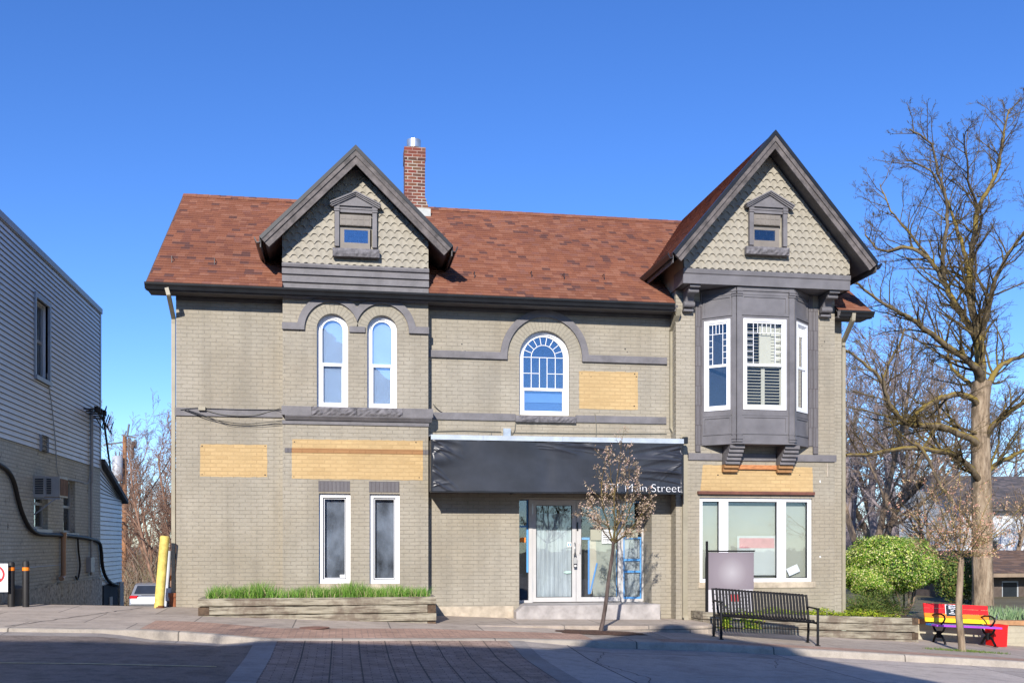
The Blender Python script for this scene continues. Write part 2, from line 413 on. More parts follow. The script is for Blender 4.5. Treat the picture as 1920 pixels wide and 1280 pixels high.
def inset(poly, d, base=True):
    cx = sum(p[0] for p in poly) / len(poly)
    n = len(poly); out = []
    for i in range(n):
        p0, p1, p2 = Vector(poly[i - 1]), Vector(poly[i]), Vector(poly[(i + 1) % n])
        a = (p1 - p0); b = (p2 - p1)
        if a.length < 1e-7: a = b
        if b.length < 1e-7: b = a
        a = a.normalized(); b = b.normalized(); na = Vector((-a.y, a.x)); nb = Vector((-b.y, b.x))
        m = (na + nb)
        if m.length < 1e-6: m = na
        m.normalize(); q = p1 + m * (d / max(.3, m.dot(na))); out.append((q.x, q.y))
    return out
def dedupe(p):
    out = []
    for q in p:
        if not out or (Vector(q) - Vector(out[-1])).length > 1e-4: out.append(q)
    if (Vector(out[0]) - Vector(out[-1])).length < 1e-4: out.pop()
    return out
def ringmb(mb, outer, inner, y0, y1, mi=0):   # frame between two matching loops
    n = len(outer); y0, y1 = min(y0, y1), max(y0, y1)
    vs = [(p[0], y0, p[1]) for p in outer] + [(p[0], y0, p[1]) for p in inner] + [(p[0], y1, p[1]) for p in outer] + [(p[0], y1, p[1]) for p in inner]
    fs = []
    for i in range(n):
        j = (i + 1) % n
        fs += [(i, j, j + n, i + n), (i + n, j + n, j + 3 * n, i + 3 * n), (j, i, i + 2 * n, j + 2 * n)]
    mb.add(vs, fs, mi)
    return mb

# ------------------------------------------------------------------ ground
XS = [-60, -40, -25, -15, -10, -8.5] + [-8 + .25 * i for i in range(0, 97)] + [17, 18, 20, 23, 27, 33, 42, 60]
def strip(name, mat, ya, yb, zf, x0=-60, x1=60, m=6, lift=0.0):
    if m == 8: m = 26
    mb = MB(); xs = [x0] + [x for x in XS if x0 + .01 < x < x1 - .01] + [x1]
    for i in range(len(xs) - 1):
        for j in range(m):
            q = []
            for (x, t) in ((xs[i], j / m), (xs[i + 1], j / m), (xs[i + 1], (j + 1) / m), (xs[i], (j + 1) / m)):
                t = 1 - (1 - t) ** 2.2 if m == 26 else t; y = lerp(ya(x), yb(x), t); q.append((x, y, zf(x, y) + lift))
            mb.add(q, [(0, 1, 2, 3)], uvs=[(p[0], p[1]) for p in q])
    return structure(mb.build(name, mat))
# road on the left (asphalt) and right of the crosswalk (worn concrete), slabs between
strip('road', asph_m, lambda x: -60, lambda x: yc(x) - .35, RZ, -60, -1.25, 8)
strip('road_gutter', gut_m, lambda x: yc(x) - .35, lambda x: yc(x), RZ, -60, -1.25, 1)
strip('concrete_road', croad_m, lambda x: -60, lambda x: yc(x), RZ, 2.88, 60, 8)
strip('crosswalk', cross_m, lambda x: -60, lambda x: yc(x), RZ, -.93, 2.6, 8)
strip('crosswalk_border', gut_m, lambda x: -60, lambda x: yc(x), RZ, -1.25, -.93, 8, .004)
strip('crosswalk_border', gut_m, lambda x: -60, lambda x: yc(x), RZ, 2.6, 2.88, 8, .004)
for i_ in range(1, 9):
    strip('crosswalk_joint', plain('dark_joint', (.11, .085, .07), .9) if i_ == 1 else MATS['dark_joint'], lambda x: -60, lambda x: yc(x), RZ, -.93 + i_ * .39 - .009, -.93 + i_ * .39 + .009, 8, .003)
strip('yellow_line', yline_m, lambda x: -7.38, lambda x: -7.30, RZ, -40, -1.5, 1, .005)
strip('sidewalk', walk_m, lambda x: yc(x) + .16, lambda x: 0.0, G, -60, 60, 6)
strip('paver_band', paver_m, lambda x: yc(x) + .16, lambda x: min(-2.75, yc(x) + 1.6), G, -3.0, 4.1, 2, .005)
strip('paver_band', paver_m, lambda x: yc(x) + .16, lambda x: yc(x) + .62, G, 5.3, 60, 2, .005)
# kerb: rounded step
mb = MB()
xs = XS
prof = [(.16, 0, .006), (.03, 0, .006), (.008, 0, -.008), (0, 0, -.03), (-.012, 1, -.02)]
for i in range(len(xs) - 1):
    q0, q1 = [], []
    for (dy, isr, dz) in prof:
        for x, q in ((xs[i], q0), (xs[i + 1], q1)):
            y = yc(x) + dy; q.append((x, y, (RZ(x, yc(x)) + dz) if isr else min(G(x, y) + dz, 99)))
    for j in range(len(prof) - 1):
        mb.add([q0[j], q0[j + 1], q1[j + 1], q1[j]], [(0, 1, 2, 3)], uvs=[(p[0], p[1] + p[2]) for p in (q0[j], q0[j + 1], q1[j + 1], q1[j])])
structure(mb.build('kerb', curb_m))
# terrain behind the building line
def smooth(a, b, x): t = max(0, min(1, (x - a) / (b - a))); return t * t * (3 - 2 * t)
def T(X, Y):
    left = knots(SX, min(X, 6)) * (1 - smooth(0, 20, Y)) + .04 * (1 - smooth(0, 3, Y)) - .067 * min(Y, 29) - .01 * max(0, Y - 29) * (Y < 80)
    if Y >= 80: left = -2.5
    right = lerp(-.12, -.55, smooth(2, 12, Y)) - .02 * max(0, min(Y, 60) - 25)
    return lerp(left, right, smooth(7, 10.6, X)) - .002
mb = MB(); ys = [0, .5, 1, 2, 3, 4.5, 6, 8, 10, 13, 16, 20, 25, 30, 40, 60, 79, 81, 150, 400, 1200]
xs2 = [-900, -300, -120, -60, -40, -25, -15, -10, -8, -7, -6.2, -5, -4, -3, 0, 4, 6, 7, 8, 9, 10, 10.6, 12, 14, 17, 20, 25, 33, 45, 60, 120, 300, 900]
idx = {}
vs = []
for j, y in enumerate(ys):
    for i, x in enumerate(xs2): idx[i, j] = len(vs); vs.append((x, y, T(x, y)))
mb.add(vs, [(idx[i, j], idx[i + 1, j], idx[i + 1, j + 1], idx[i, j + 1]) for i in range(len(xs2) - 1) for j in range(len(ys) - 1)])
structure(mb.build('ground', grass_ground_m))
# far ground left and right of the street and behind the camera
mb = MB(); mb.add([(-900, -900, -4.5), (900, -900, -4.5), (900, 0, -4.5), (-900, 0, -4.5)], [(0, 1, 2, 3)])
structure(mb.build('far_ground', grass_ground_m))
mb = MB(); ax = [-6.2, -5.6, -5, -4.4, -3.8, -3.1]
for i in range(5):
    for j in range(12):
        q = [(x, y, T(x, y) + .006) for x, y in ((ax[i], j * 2.6), (ax[i + 1], j * 2.6), (ax[i + 1], j * 2.6 + 2.6), (ax[i], j * 2.6 + 2.6))]
        mb.add(q, [(0, 1, 2, 3)])
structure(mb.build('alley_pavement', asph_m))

# concrete apron along the entrance, one step above the walk
YA = -1.9
xa0, xa1 = 1.55, 7.0
def apz(x): return lerp(.135, .055, (x - 1.5) / 5.5)
mb = MB(); nx = 24
outl = []
for i in range(nx + 1):
    x = lerp(xa0, xa1, i / nx); outl.append((x, YA))
outl = outl[:-2] + [(xa1 - .45 + .45 * math.sin(math.radians(a)), YA + .45 - .45 * math.cos(math.radians(a))) for a in range(0, 91, 15)] + [(xa1, -.3)]
top = [(x, y, apz(x)) for x, y in outl]
for i in range(len(outl) - 1):
    (x0, y0), (x1, y1) = outl[i], outl[i + 1]
    zb0, zb1 = G(x0, y0) - .02, G(x1, y1) - .02
    yb = -.0 if y1 > -1.9 + 1e-6 else 0
    mb.add([(x0, y0, zb0), (x1, y1, zb1), (x1, y1, apz(x1) - .012), (x0, y0, apz(x0) - .012)], [(0, 1, 2, 3)])
    mb.add([(x0, y0, apz(x0) - .012), (x1, y1, apz(x1) - .012), (x1, y1 + .012, apz(x1)), (x0, y0 + .012, apz(x0))], [(0, 1, 2, 3)])
    if abs(x1 - x0) > 1e-5: mb.add([(x0, y0 + .012, apz(x0)), (x1, y1 + .012, apz(x1)), (x1, .05, apz(x1)), (x0, .05, apz(x0))], [(0, 1, 2, 3)])
mb.add([(xa0, YA, G(xa0, YA) - .02), (xa0, YA, apz(xa0)), (xa0, 0, apz(xa0)), (xa0, 0, G(xa0, 0) - .02)], [(0, 1, 2, 3)])
structure(mb.build('entrance_apron', walk_m))

def crack(pts, w_, seed, zf, name='road_crack'):
    rr_ = random.Random(seed); mb = MB(); Q = []
    for (a, b_) in zip(pts, pts[1:]):
        n = max(2, int(math.hypot(b_[0] - a[0], b_[1] - a[1]) / .12))
        for i in range(n): t = i / n; Q.append((lerp(a[0], b_[0], t) + rr_.uniform(-.03, .03), lerp(a[1], b_[1], t) + rr_.uniform(-.03, .03)))
    for i in range(len(Q) - 1):
        (x0, y0), (x1, y1) = Q[i], Q[i + 1]; L_ = math.hypot(x1 - x0, y1 - y0) + 1e-6; nx_, ny_ = -(y1 - y0) / L_ * w_, (x1 - x0) / L_ * w_
        mb.add([(x0 - nx_, y0 - ny_, zf(x0, y0) + .004), (x1 - nx_, y1 - ny_, zf(x1, y1) + .004), (x1 + nx_, y1 + ny_, zf(x1, y1) + .004), (x0 + nx_, y0 + ny_, zf(x0, y0) + .004)], [(0, 1, 2, 3)])
    return structure(mb.build(name, plain(name + '_fill', (.12, .105, .10), .8)))
crack([(3.3, -9.6), (3.9, -7.4), (3.6, -5.8), (4.1, -4.4)], .008, 1, RZ); crack([(3.9, -7.4), (6.2, -6.9), (8.5, -7.2), (12, -6.2)], .006, 2, RZ); crack([(-9, -6.4), (-6, -6.0), (-3.4, -6.3), (-1.6, -5.8)], .008, 3, RZ)
crack([(-4.9, -4.0), (-4.3, -2.2), (-3.6, -.2)], .012, 4, lambda x, y: G(x, y) + .002); crack([(6.3, -5.9), (6.9, -4.6), (6.7, -3.95)], .006, 5, RZ)
# tree pit with mulch
def blob(name, mat, cx, cy, rx, ry, h, seed, zf, lab=None):
    rnd = random.Random(seed); mb = MB(); n = 28; c = [(cx, cy, zf(cx, cy) + h)]; r1, r2 = [], []
    for k in range(n):
        a = 2 * math.pi * k / n; q = 1 + rnd.uniform(-.14, .14)
        x, y = cx + rx * q * .55 * math.cos(a), cy + ry * q * .55 * math.sin(a); r1.append((x, y, zf(x, y) + h * .8))
        x, y = cx + rx * q * math.cos(a), cy + ry * q * math.sin(a); r2.append((x, y, zf(x, y) + .008))
    mb.add(c + r1 + r2, [(0, 1 + k, 1 + (k + 1) % n) for k in range(n)] + [(1 + k, 1 + n + k, 1 + n + (k + 1) % n, 1 + (k + 1) % n) for k in range(n)])
    return mb.build(name, mat)
structure(blob('tree_pit', mulch_m, 4.55, -2.45, .82, .40, .03, 3, G))
tag(MB().tube([(-.45, -3.2, G(-.45, -3.2) + .008), (-.45, -3.2, G(-.45, -3.2) + .016)], .24, 24, smooth=False).build('manhole_cover', plain('rusty_brown_cover', (.22, .11, .08), .7, .2, 9)), 'round brown utility cover set in the pink pavers before the left planter', 'manhole cover')

# ------------------------------------------------------------------ the brick building
B = thing('brick_building', 'two storey taupe painted brick building with red shingle roof, two gables and black awning', 'building', (0, 0, 0))
YG, YR, YE = -.26, -.30, -.46
XL, XG0, XG1, XR0, XR1, XE = -3.112, -1.122, 1.649, 6.66, 10.108, 10.42
ZE = 6.42           # eave
ZR, YRI = 9.52, 4.0  # ridge
def wrect(px0, py0, px1, py1, Y):
    x0, z1 = W(px0, py0, Y); x1, z0 = W(px1, py1, Y); return x0, min(z0, z1), x1, max(z0, z1)
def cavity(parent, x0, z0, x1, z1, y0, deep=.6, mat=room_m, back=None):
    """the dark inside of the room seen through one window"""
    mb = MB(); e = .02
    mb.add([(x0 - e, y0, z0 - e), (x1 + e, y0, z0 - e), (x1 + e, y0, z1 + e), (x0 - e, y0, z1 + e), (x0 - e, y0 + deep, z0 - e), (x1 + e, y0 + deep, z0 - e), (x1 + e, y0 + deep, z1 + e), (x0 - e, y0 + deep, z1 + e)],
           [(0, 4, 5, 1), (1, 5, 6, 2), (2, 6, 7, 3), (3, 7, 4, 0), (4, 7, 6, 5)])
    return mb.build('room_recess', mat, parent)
def arch_window(px0, px1, pyb, pyt, railpy, Y, kind):
    x0, zb = W(px0, pyb, Y); x1, _ = W(px1, pyb, Y); _, zt = W((px0 + px1) / 2, pyt, Y)
    loop = arch(x0, x1, zb, zt, 24)
    yf = Y + .10
    fr = .055
    mb = MB(); inn = inset(loop, fr); ringmb(mb, loop, inn, yf, yf + .08)
    inn2 = inset(loop, fr + .045); ringmb(mb, inn, inn2, yf + .03, yf + .075)
    o = mb.build('window', white_m, B)
    zr = W(px0, railpy, Y)[1]
    r = MB().box(x0 + fr, yf + .022, zr - .028, x1 - fr, yf + .08, zr + .028)
    # lower sash border
    for xx in (x0 + fr + .045, x1 - fr - .045 - .02): r.box(xx, yf + .034, zb + fr + .045, xx + .02, yf + .07, zr - .028)
    r.build('meeting_rail', white_m, o)
    g = MB(); gi = inset(loop, fr + .04); g.xz(gi, yf + .055, yf + .060); g.build('pane', glass_hi_m, o)
    cavity(o, x0, zb, x1, zt, yf + .08)
    return o, loop, (x0, zb, x1, zt, zr, yf, fr)
holes_G, holes_0, holes_R = [], [], []
# upper pair of arched windows in the gabled bay
for (a, b_, pb, pt, pr, bl) in ((594, 652.5, 762, 588, 680.5, 0), (688.5, 744.5, 764, 591, 683, 1)):
    o, loop, q = arch_window(a, b_, pb, pt, pr, YG, 'plain')
    holes_G.append(dedupe(loop)); x0, zb, x1, zt, zr, yf, fr = q
    MB().xz(inset(loop, fr + .03), yf + .10, yf + .105).build('sky_reflection_sheet', sky_sheet_m, o)  # pale blue sheet, its colour stands in for sky reflected in the panes
# centre arched window with leaded pattern
o, loop, q = arch_window(974, 1068, 777, 620, 727, 0, 'lead')
holes_0.append(dedupe(loop)); x0, zb, x1, zt, zr, yf, fr = q
m = MB(); cx = (x0 + x1) / 2; R = (x1 - x0) / 2 - .10; zc = zt - (x1 - x0) / 2; yy = yf + .046; wd = .011
def bar(mb, a, b, w_=wd, y=yy): mb.beam((a[0], y, a[1]), (b[0], y, b[1]), w_, .012, up=(0, 1, 0)) if False else mb.obox(((a[0] + b[0]) / 2, y, (a[1] + b[1]) / 2), Vector((b[0] - a[0], 0, b[1] - a[1])) / 2, Vector((0, .006, 0)), Vector((-(b[1] - a[1]), 0, b[0] - a[0])).normalized() * w_ / 2)
RI = R * .60
for k in range(18):
    a0, a1 = math.pi * k / 18, math.pi * (k + 1) / 18
    bar(m, (cx + RI * math.cos(a0), zc + RI * math.sin(a0)), (cx + RI * math.cos(a1), zc + RI * math.sin(a1)))
for k in range(1, 9):
    a = math.pi * k / 9 + 0; bar(m, (cx + RI * math.cos(a), zc + RI * math.sin(a)), (cx + R * 1.05 * math.cos(a), zc + R * 1.05 * math.sin(a)))
bar(m, (cx - R, zc), (cx + R, zc))
zm = (zc + zr) / 2
bar(m, (cx - R, zm), (cx - R * .19, zm)); bar(m, (cx + R * .19, zm), (cx + R, zm))
for u in (-.60, -.19, .19, .60): bar(m, (cx + R * u, zc), (cx + R * u, zr))
m.build('leaded_bars', white_m, o)
MB().box(x0, yf + .13, zb, x1, yf + .14, zr).build('blue_shade', bluefilm_m, o)
MB().box(x0 + fr, yf + .11, zb + .28, x1 - fr, yf + .12, zr - .02).build('folded_shade', plain('light_blue_shade', (.20, .32, .52), .8, .1, 2), o)
# lower fixed windows of the gabled bay
for (a, pt, b_, pb) in ((598, 924, 657, 1093), (693, 925, 749.5, 1093.5)):
    x0, z0, x1, z1 = wrect(a, pt, b_, pb, YG); yf = YG + .07
    L = rect(x0, z0, x1, z1); holes_G.append(L)
    mb = MB(); ringmb(mb, L, inset(L, .075), yf, yf + .09); ringmb(mb, inset(L, .075), inset(L, .105), yf + .045, yf + .085)
    o = mb.build('window', white_m, B)
    MB().xz(inset(L, .10), yf + .062, yf + .068).build('pane', glass_m, o)
    mb = MB(); LL = inset(L, .082); ringmb(mb, LL, inset(LL, .012), yf + .038, yf + .046); mb.build('dark_gasket', dark_m, o)
    cavity(o, x0, z0, x1, z1, yf + .09, .5)
    MB().box(x0 + .02, YG - .01, z0 - .115, x1 + .0, YG + .1, z0 - .004).build('sill', found_m, o)
    rx0, rz0, rx1, rz1 = wrect(a - 1, pt - 23, b_ - 1, pt - 2.5, YG)
    MB().box(rx0, YG - .012, rz0, rx1, YG + .05, rz1).build('lintel', greybrick_m, o)
    MB().box(x0 + .02, yf + .16, z0 + .02, x1 - .02, yf + .165, z1 - .02).build('reflection_sheet', pane_reflect_m, o)  # mottled sheet, its colour stands in for reflections in the pane
    if a < 600:
        MB().box(x1 - .20, yf + .052, z0 + .115, x1 - .105, yf + .058, z0 + .165).build('window_sticker', paper_m, o)

# gabled bay wall up to its frieze
zf0, zf1 = 6.47, 6.90
MB().wall(rect(XG0, .05, XG1, zf1), holes_G, YG, .10).box(XG0, YG + .0005, .0, XG0 + .02, .0, zf1).box(XG1 - .02, YG + .0005, 0, XG1, 0, zf1).build('wall', brick_m, B)
# main wall with the entrance recess, right section
DX0, DZT = W(973.5, 933, 0)
DX1 = W(1222, 933, 0)[0]
YD = .60
outer = [(XL, .0), (DX0, .0), (DX0, DZT), (DX1, DZT), (DX1, 0.0), (XE, 0.0), (XE, 6.5), (XL, 6.5)]
outer = [(XL, -.6), (DX0, -.6), (DX0, DZT), (DX1, DZT), (DX1, -.6), (XE, -.6), (XE, 6.5), (XL, 6.5)]
mb = MB().wall(rect(XL, -.6, XG0 + .02, 6.5), [], 0, .12).wall(rect(XR1 - .02, -.6, XE, 6.5), [], 0, .12)
mb.wall([(XG1 - .02, -.6), (DX0, -.6), (DX0, DZT), (DX1, DZT), (DX1, -.6), (XR0 + .02, -.6), (XR0 + .02, 6.5), (XG1 - .02, 6.5)], holes_0, 0, .12)
# the recess returns and the soffit, the two end walls and the back
mb.add([(DX0, 0, -.2), (DX0, YD, -.2), (DX0, YD, DZT), (DX0, 0, DZT)], [(0, 3, 2, 1)])
mb.add([(DX1, 0, -.2), (DX1, YD, -.2), (DX1, YD, DZT), (DX1, 0, DZT)], [(0, 1, 2, 3)])
mb.add([(DX0, 0, DZT), (DX1, 0, DZT), (DX1, YD, DZT), (DX0, YD, DZT)], [(0, 1, 2, 3)])
mb.add([(XL, 0, -3), (XL, 8, -3), (XL, 8, 6.5), (XL, 4, 9.3), (XL, 0, 6.4)], [(0, 4, 3, 2, 1)])
mb.add([(XE, 0, -3), (XE, 8, -3), (XE, 8, 6.5), (XE, 4, 9.3), (XE, 0, 6.4)], [(0, 1, 2, 3, 4)])
mb.add([(XL, 8, -3), (XE, 8, -3), (XE, 8, 6.5), (XL, 8, 6.5)], [(0, 1, 2, 3)])
mb.build('wall', brick_m, B)
mb = MB(); mb.box(XG1 + .01, -.035, .05, DX0 - .12, .0, W(900, 1136, -.03)[1]); mb.box(XL - .01, -.03, -.3, XG0, 0, .30)
mb.split('foundation', found_m, B)

# right section, projecting under the big gable
bx0, bz0, bx1, bz1 = wrect(1312, 932, 1523, 1090, YR)
holes_R.append(rect(bx0, bz0, bx1, bz1))
mb = MB().wall(rect(XR0, -.6, XR1, 7.0), holes_R, YR, .10)
mb.add([(XR0, YR, -.6), (XR0, 0, -.6), (XR0, 0, 7.0), (XR0, YR, 7.0)], [(0, 3, 2, 1)])
mb.add([(XR1, YR, -.6), (XR1, 0, -.6), (XR1, 0, 7.0), (XR1, YR, 7.0)], [(0, 1, 2, 3)])
mb.build('wall', brick_m, B)
# ragged quoin ends up the left edge of this section
mb = MB()
z = .1; k = 0; prq = [(XR0 + .004, .1)]
while z < 6.3:
    o_ = -.012 if k % 2 == 0 else .001
    prq += [(XR0 + o_, z + .004), (XR0 + o_, z + .0705)]; z += .0745; k += 1
mb.xz(prq[::-1] + [(XR0 + .004, z)], YR - .004, YR + .05)
mb.build('quoin_edge', brick_m, B)
# big shop window
yf = YR + .05
L = rect(bx0, bz0, bx1, bz1)
mb = MB(); ringmb(mb, L, inset(L, .075), yf, yf + .1)
mx = [W(p, 1000, YR)[0] for p in (1352, 1365.5, 1461, 1474)]
for a, b_ in ((mx[0], mx[1]), (mx[2], mx[3])): mb.box(a - .02, yf + .004, bz0 + .07, b_ + .02, yf + .09, bz1 - .07)
o = mb.build('shop_window', white_m, B)
segs = ((bx0 + .075, mx[0] - .02), (mx[1] + .02, mx[2] - .02), (mx[3] + .02, bx1 - .075))
for a, b_ in segs:
    mb = MB(); l2 = rect(a, bz0 + .075, b_, bz1 - .075); ringmb(mb, l2, inset(l2, .016), yf + .035, yf + .06); mb.build('dark_gasket', dark_m, o)
    MB().box(a + .01, yf + .055, bz0 + .08, b_ - .01, yf + .061, bz1 - .08).build('pane', glass_m, o)
MB().box(bx0 + .05, yf + .16, bz0 + .04, bx1 - .05, yf + .17, bz1 - .16).build('frosted_screen', frost2_m, o)
cavity(o, bx0, bz0, bx1, bz1, yf + .10, .6)
px0, pz0, px1, pz1 = wrect(1387, 1004, 1459, 1078, YR)
po = MB().box(px0, yf + .085, pz0, px1, yf + .09, pz1).build('poster', plain('pale_poster', (.47, .48, .43), .6, .04, 2), o)
rx0, rz0, rx1, rz1 = wrect(1391, 1008, 1457, 1027, YR)
MB().box(rx0, yf + .080, rz0, rx1, yf + .084, rz1).build('pink_strip', plain('faded_pink_print', (.52, .24, .23), .6, .12, 6), o)
pc = at(1493, 1068, YR)
MB().obox((pc.x, yf + .10, pc.z - .005), (.12, 0, .05), (0, .004, 0), (-.035, 0, .075)).build('tilted_notice', paper_m, o)
sx0, sz0, sx1, sz1 = wrect(1309, 1091, 1528, 1100.5, YR)
MB().box(sx0, YR - .02, sz0, sx1, YR + .1, sz1 - .002).build('sill', found_m, o)
def ragged(P, seed, step=.075, amp=.006):
    rr_ = random.Random(seed); out = []
    for (a, b_) in zip(P, P[1:] + P[:1]):
        L_ = math.hypot(b_[0] - a[0], b_[1] - a[1]); n = max(2, int(L_ / step))
        for i in range(n): t = i / n; out.append((lerp(a[0], b_[0], t) + rr_.uniform(-amp, amp), lerp(a[1], b_[1], t) + rr_.uniform(-amp, amp)))
    return out
# brown drip board and bare buff trapezoid over the window
hx0, hz0, hx1, hz1 = wrect(1309, 920, 1527.5, 927.5, YR - .06)
MB().box(hx0, YR - .08, hz0, hx1, YR + .02, hz1).build('drip_board', plain('red_brown_board', (.15, .055, .035), .55, .2, 6), B)
MB().xz(ragged([W(1313, 920, YR), W(1525, 922, YR), W(1523, 876, YR), W(1318, 871, YR)], 5), YR - .003, YR).build('bare_brick_patch', buff_m, B)
MB().xz(ragged([W(547, 897, YG), W(793, 900, YG), W(793, 826, YG), W(548, 823, YG)], 5), YG - .003, YG).build('bare_brick_patch', buff_m, B)
MB().xz(ragged([W(375, 893, 0), W(501, 894, 0), W(501, 833.5, 0), W(376, 832.5, 0)], 5), -.003, 0).build('bare_brick_patch', buff_m, B)
MB().xz(ragged([W(1086, 766, 0), W(1196, 768.5, 0), W(1196, 697.5, 0), W(1086, 695.5, 0)], 5), -.003, 0).build('bare_brick_patch', buff_m, B)
a = wrect(547, 838.5, 793, 853.5, YG); MB().box(a[0], YG - .014, a[1] + .02, a[2], YG + .01, a[3] - .01).build('bare_brown_band', brown_m, B)
a2 = wrect(534, 838.5, 547, 852, YG); a3 = wrect(793, 840, 803, 854, YG)
MB().box(a2[0], YG - .014, a[1] + .02, a2[2] - .003, YG + .01, a[3] - .01).box(a[2] + .003, YG - .014, a[1] + .02, XG1, YG + .01, a[3] - .01).split('string_course', greybrick_m, B)

# ---- string courses (dark grey rough brick) -----------------------------------
rnd = random.Random(77)
mb = MB()
for (px_, py_, Y_) in ((379, 836, 0), (497, 836, 0), (379, 889, 0), (497, 890, 0), (551, 893, YG), (786, 895, YG), (552, 828, YG), (780, 829, YG), (1091, 700, 0), (1190, 701, 0), (1193, 706, 0), (1189, 761, 0), (1108, 706, 0), (1346, 890, YR), (1499, 890, YR), (866, 645, 0), (872, 658, 0), (1172, 654, 0), (1176, 660, 0), (1546, 640, YR), (1541, 648, YR), (702, 790, YG), (562, 620, YG)):
    p = at(px_, py_, Y_); r_ = rnd.uniform(.009, .016); mb.cyl((p.x, Y_ - .0045, p.z), (p.x, Y_ - .001, p.z), r_, 7)
stuff_holes = mb.build('fixing_holes', dark_m, B); stuff_holes['kind'] = 'stuff'
for (px_, py_, w_, h_, Y_, mm) in ((866, 659, .02, .03, 0, found_m), (1537, 905, .02, .06, YR, paper_m), (1537, 1045, .03, .04, YR, paper_m)):
    p = at(px_, py_, Y_); MB().xz([(p.x, p.z), (p.x + w_, p.z + .01), (p.x + w_ * .7, p.z + h_), (p.x - w_ * .3, p.z + h_ * .8)], Y_ - .003, Y_ - .0005).build('paint_chip', mm, B)
def course(pts, y0, y1, mat=grey_m, name='string_course'):
    return MB().xz(pts, y0, y1).build(name, mat, B)
zc0, zc1 = 4.02, 4.17
mb = MB().box(XL - .02, -.035, zc0, XG0 - .002, .01, zc1)
sx = W(967, 778, -.05)[0], W(1080, 778, -.05)[0]
mb.box(XG1 + .002, -.035, 4.045, sx[0], .01, 4.185); mb.box(sx[1], -.035, 4.045, 6.55, .01, 4.185)
mb.split('string_course', grey_m, B)
za = W(880, 672, 0)[1]; zb_ = W(880, 659, 0)[1]
# hood mould over the centre window joined to its string course
HC_ = W(1020.5, 664, 0); hr = (W(1103, 664, 0)[0] - W(938, 664, 0)[0]) / 2; hcx = (W(1103, 664, 0)[0] + W(938, 664, 0)[0]) / 2
ht = .135; kz = (W(1020, 582, 0)[1] - (za + .07)) / hr
arc_o = [(hcx - hr * math.cos(math.pi * i / 30), za + .07 + hr * kz * math.sin(math.pi * i / 30)) for i in range(31)]
arc_i = [(hcx - (hr - ht) * math.cos(math.pi * i / 30), za + .07 + (hr - ht) * kz * math.sin(math.pi * i / 30)) for i in range(31)]
poly = [(XG1 + .002, za), (XG1 + .002, zb_)] + [(hcx - hr, zb_)] + arc_o[2:-2] + [(hcx + hr, zb_)] + [(6.56, zb_), (6.56, za), (hcx + hr - ht, za)] + arc_i[::-1] + [(hcx - hr + ht, za)]
course(poly, -.055, .01, grey_m, 'hood_mould')
def voussoirs(cx, zc, r0, r1, kz, y, a0=0, a1=180, foot=0):
    mb = MB(); n = 30
    for i in range(n):
        q = []
        for (r, a) in ((r1, i), (r1, i + 1), (r0, i + 1), (r0, i)):
            t = math.radians(lerp(a0, a1, a / n)); q.append((cx + r * math.cos(t), y, zc + r * kz * math.sin(t)))
        rm = (r0 + r1) / 2
        us = [(r1, rm * math.radians(lerp(a0, a1, i / n))), (r1, rm * math.radians(lerp(a0, a1, (i + 1) / n))), (r0, rm * math.radians(lerp(a0, a1, (i + 1) / n))), (r0, rm * math.radians(lerp(a0, a1, i / n)))]
        mb.add(q, [(3, 2, 1, 0)], uvs=us)
    return mb.build('brick_arch', ring_m, B)
cw = (W(1068, 700, 0)[0] - W(974, 700, 0)[0]) / 2; ccx = (W(1068, 700, 0)[0] + W(974, 700, 0)[0]) / 2; ccz = W(1020, 620, 0)[1] - cw
voussoirs(ccx, ccz, cw + .004, cw + .32, 1, -.004)
# twin hood over the pair of windows
c1 = W(621.5, 617.5, YG); c2 = W(717, 620, YG); r = W(621.5 + 63.5, 617, YG)[0] - c1[0]; t_ = .135
c2 = (c2[0], c1[1])
kz2 = (W(612, 552.5, YG)[1] - c1[1]) / r
half = (c2[0] - c1[0]) / 2
def twin(rr):
    av = math.acos(half / rr)
    p = [(c1[0] + rr * math.cos(math.pi - (math.pi - av) * i / 24), c1[1] + rr * kz2 * math.sin(math.pi - (math.pi - av) * i / 24)) for i in range(25)]
    return p + [(2 * (c1[0] + half) - x, z) for x, z in p[:-1][::-1]]
to, ti = twin(r), twin(r - t_)
fz0, fz1 = c1[1] - .03, c1[1] + .10
poly = [(XG0 - .01, fz0), (XG0 - .01, fz1), (c1[0] - r, fz1)] + to[2:-2] + [(c2[0] + r, fz1), (XG1 + .01, fz1), (XG1 + .01, fz0), (c2[0] + r - t_, fz0)] + ti[::-1] + [(c1[0] - r + t_, fz0)]
course(poly, YG - .055, YG + .01, grey_m, 'hood_mould')
a = wrect(650.5, 612, 688.5, 624, YG); MB().box(a[0] + .045, YG - .04, a[1], a[2] - .04, YG + .01, a[3]).build('string_course', grey_m, B)
for (pa, pb, pt) in ((594, 652.5, 588), (688.5, 744.5, 591)):
    wa = (W(pb, 600, YG)[0] - W(pa, 600, YG)[0]) / 2; wx = (W(pb, 600, YG)[0] + W(pa, 600, YG)[0]) / 2; wz = W((pa + pb) / 2, pt, YG)[1] - wa
    voussoirs(wx, wz, wa + .003, wa + .20, 1, YG - .004)
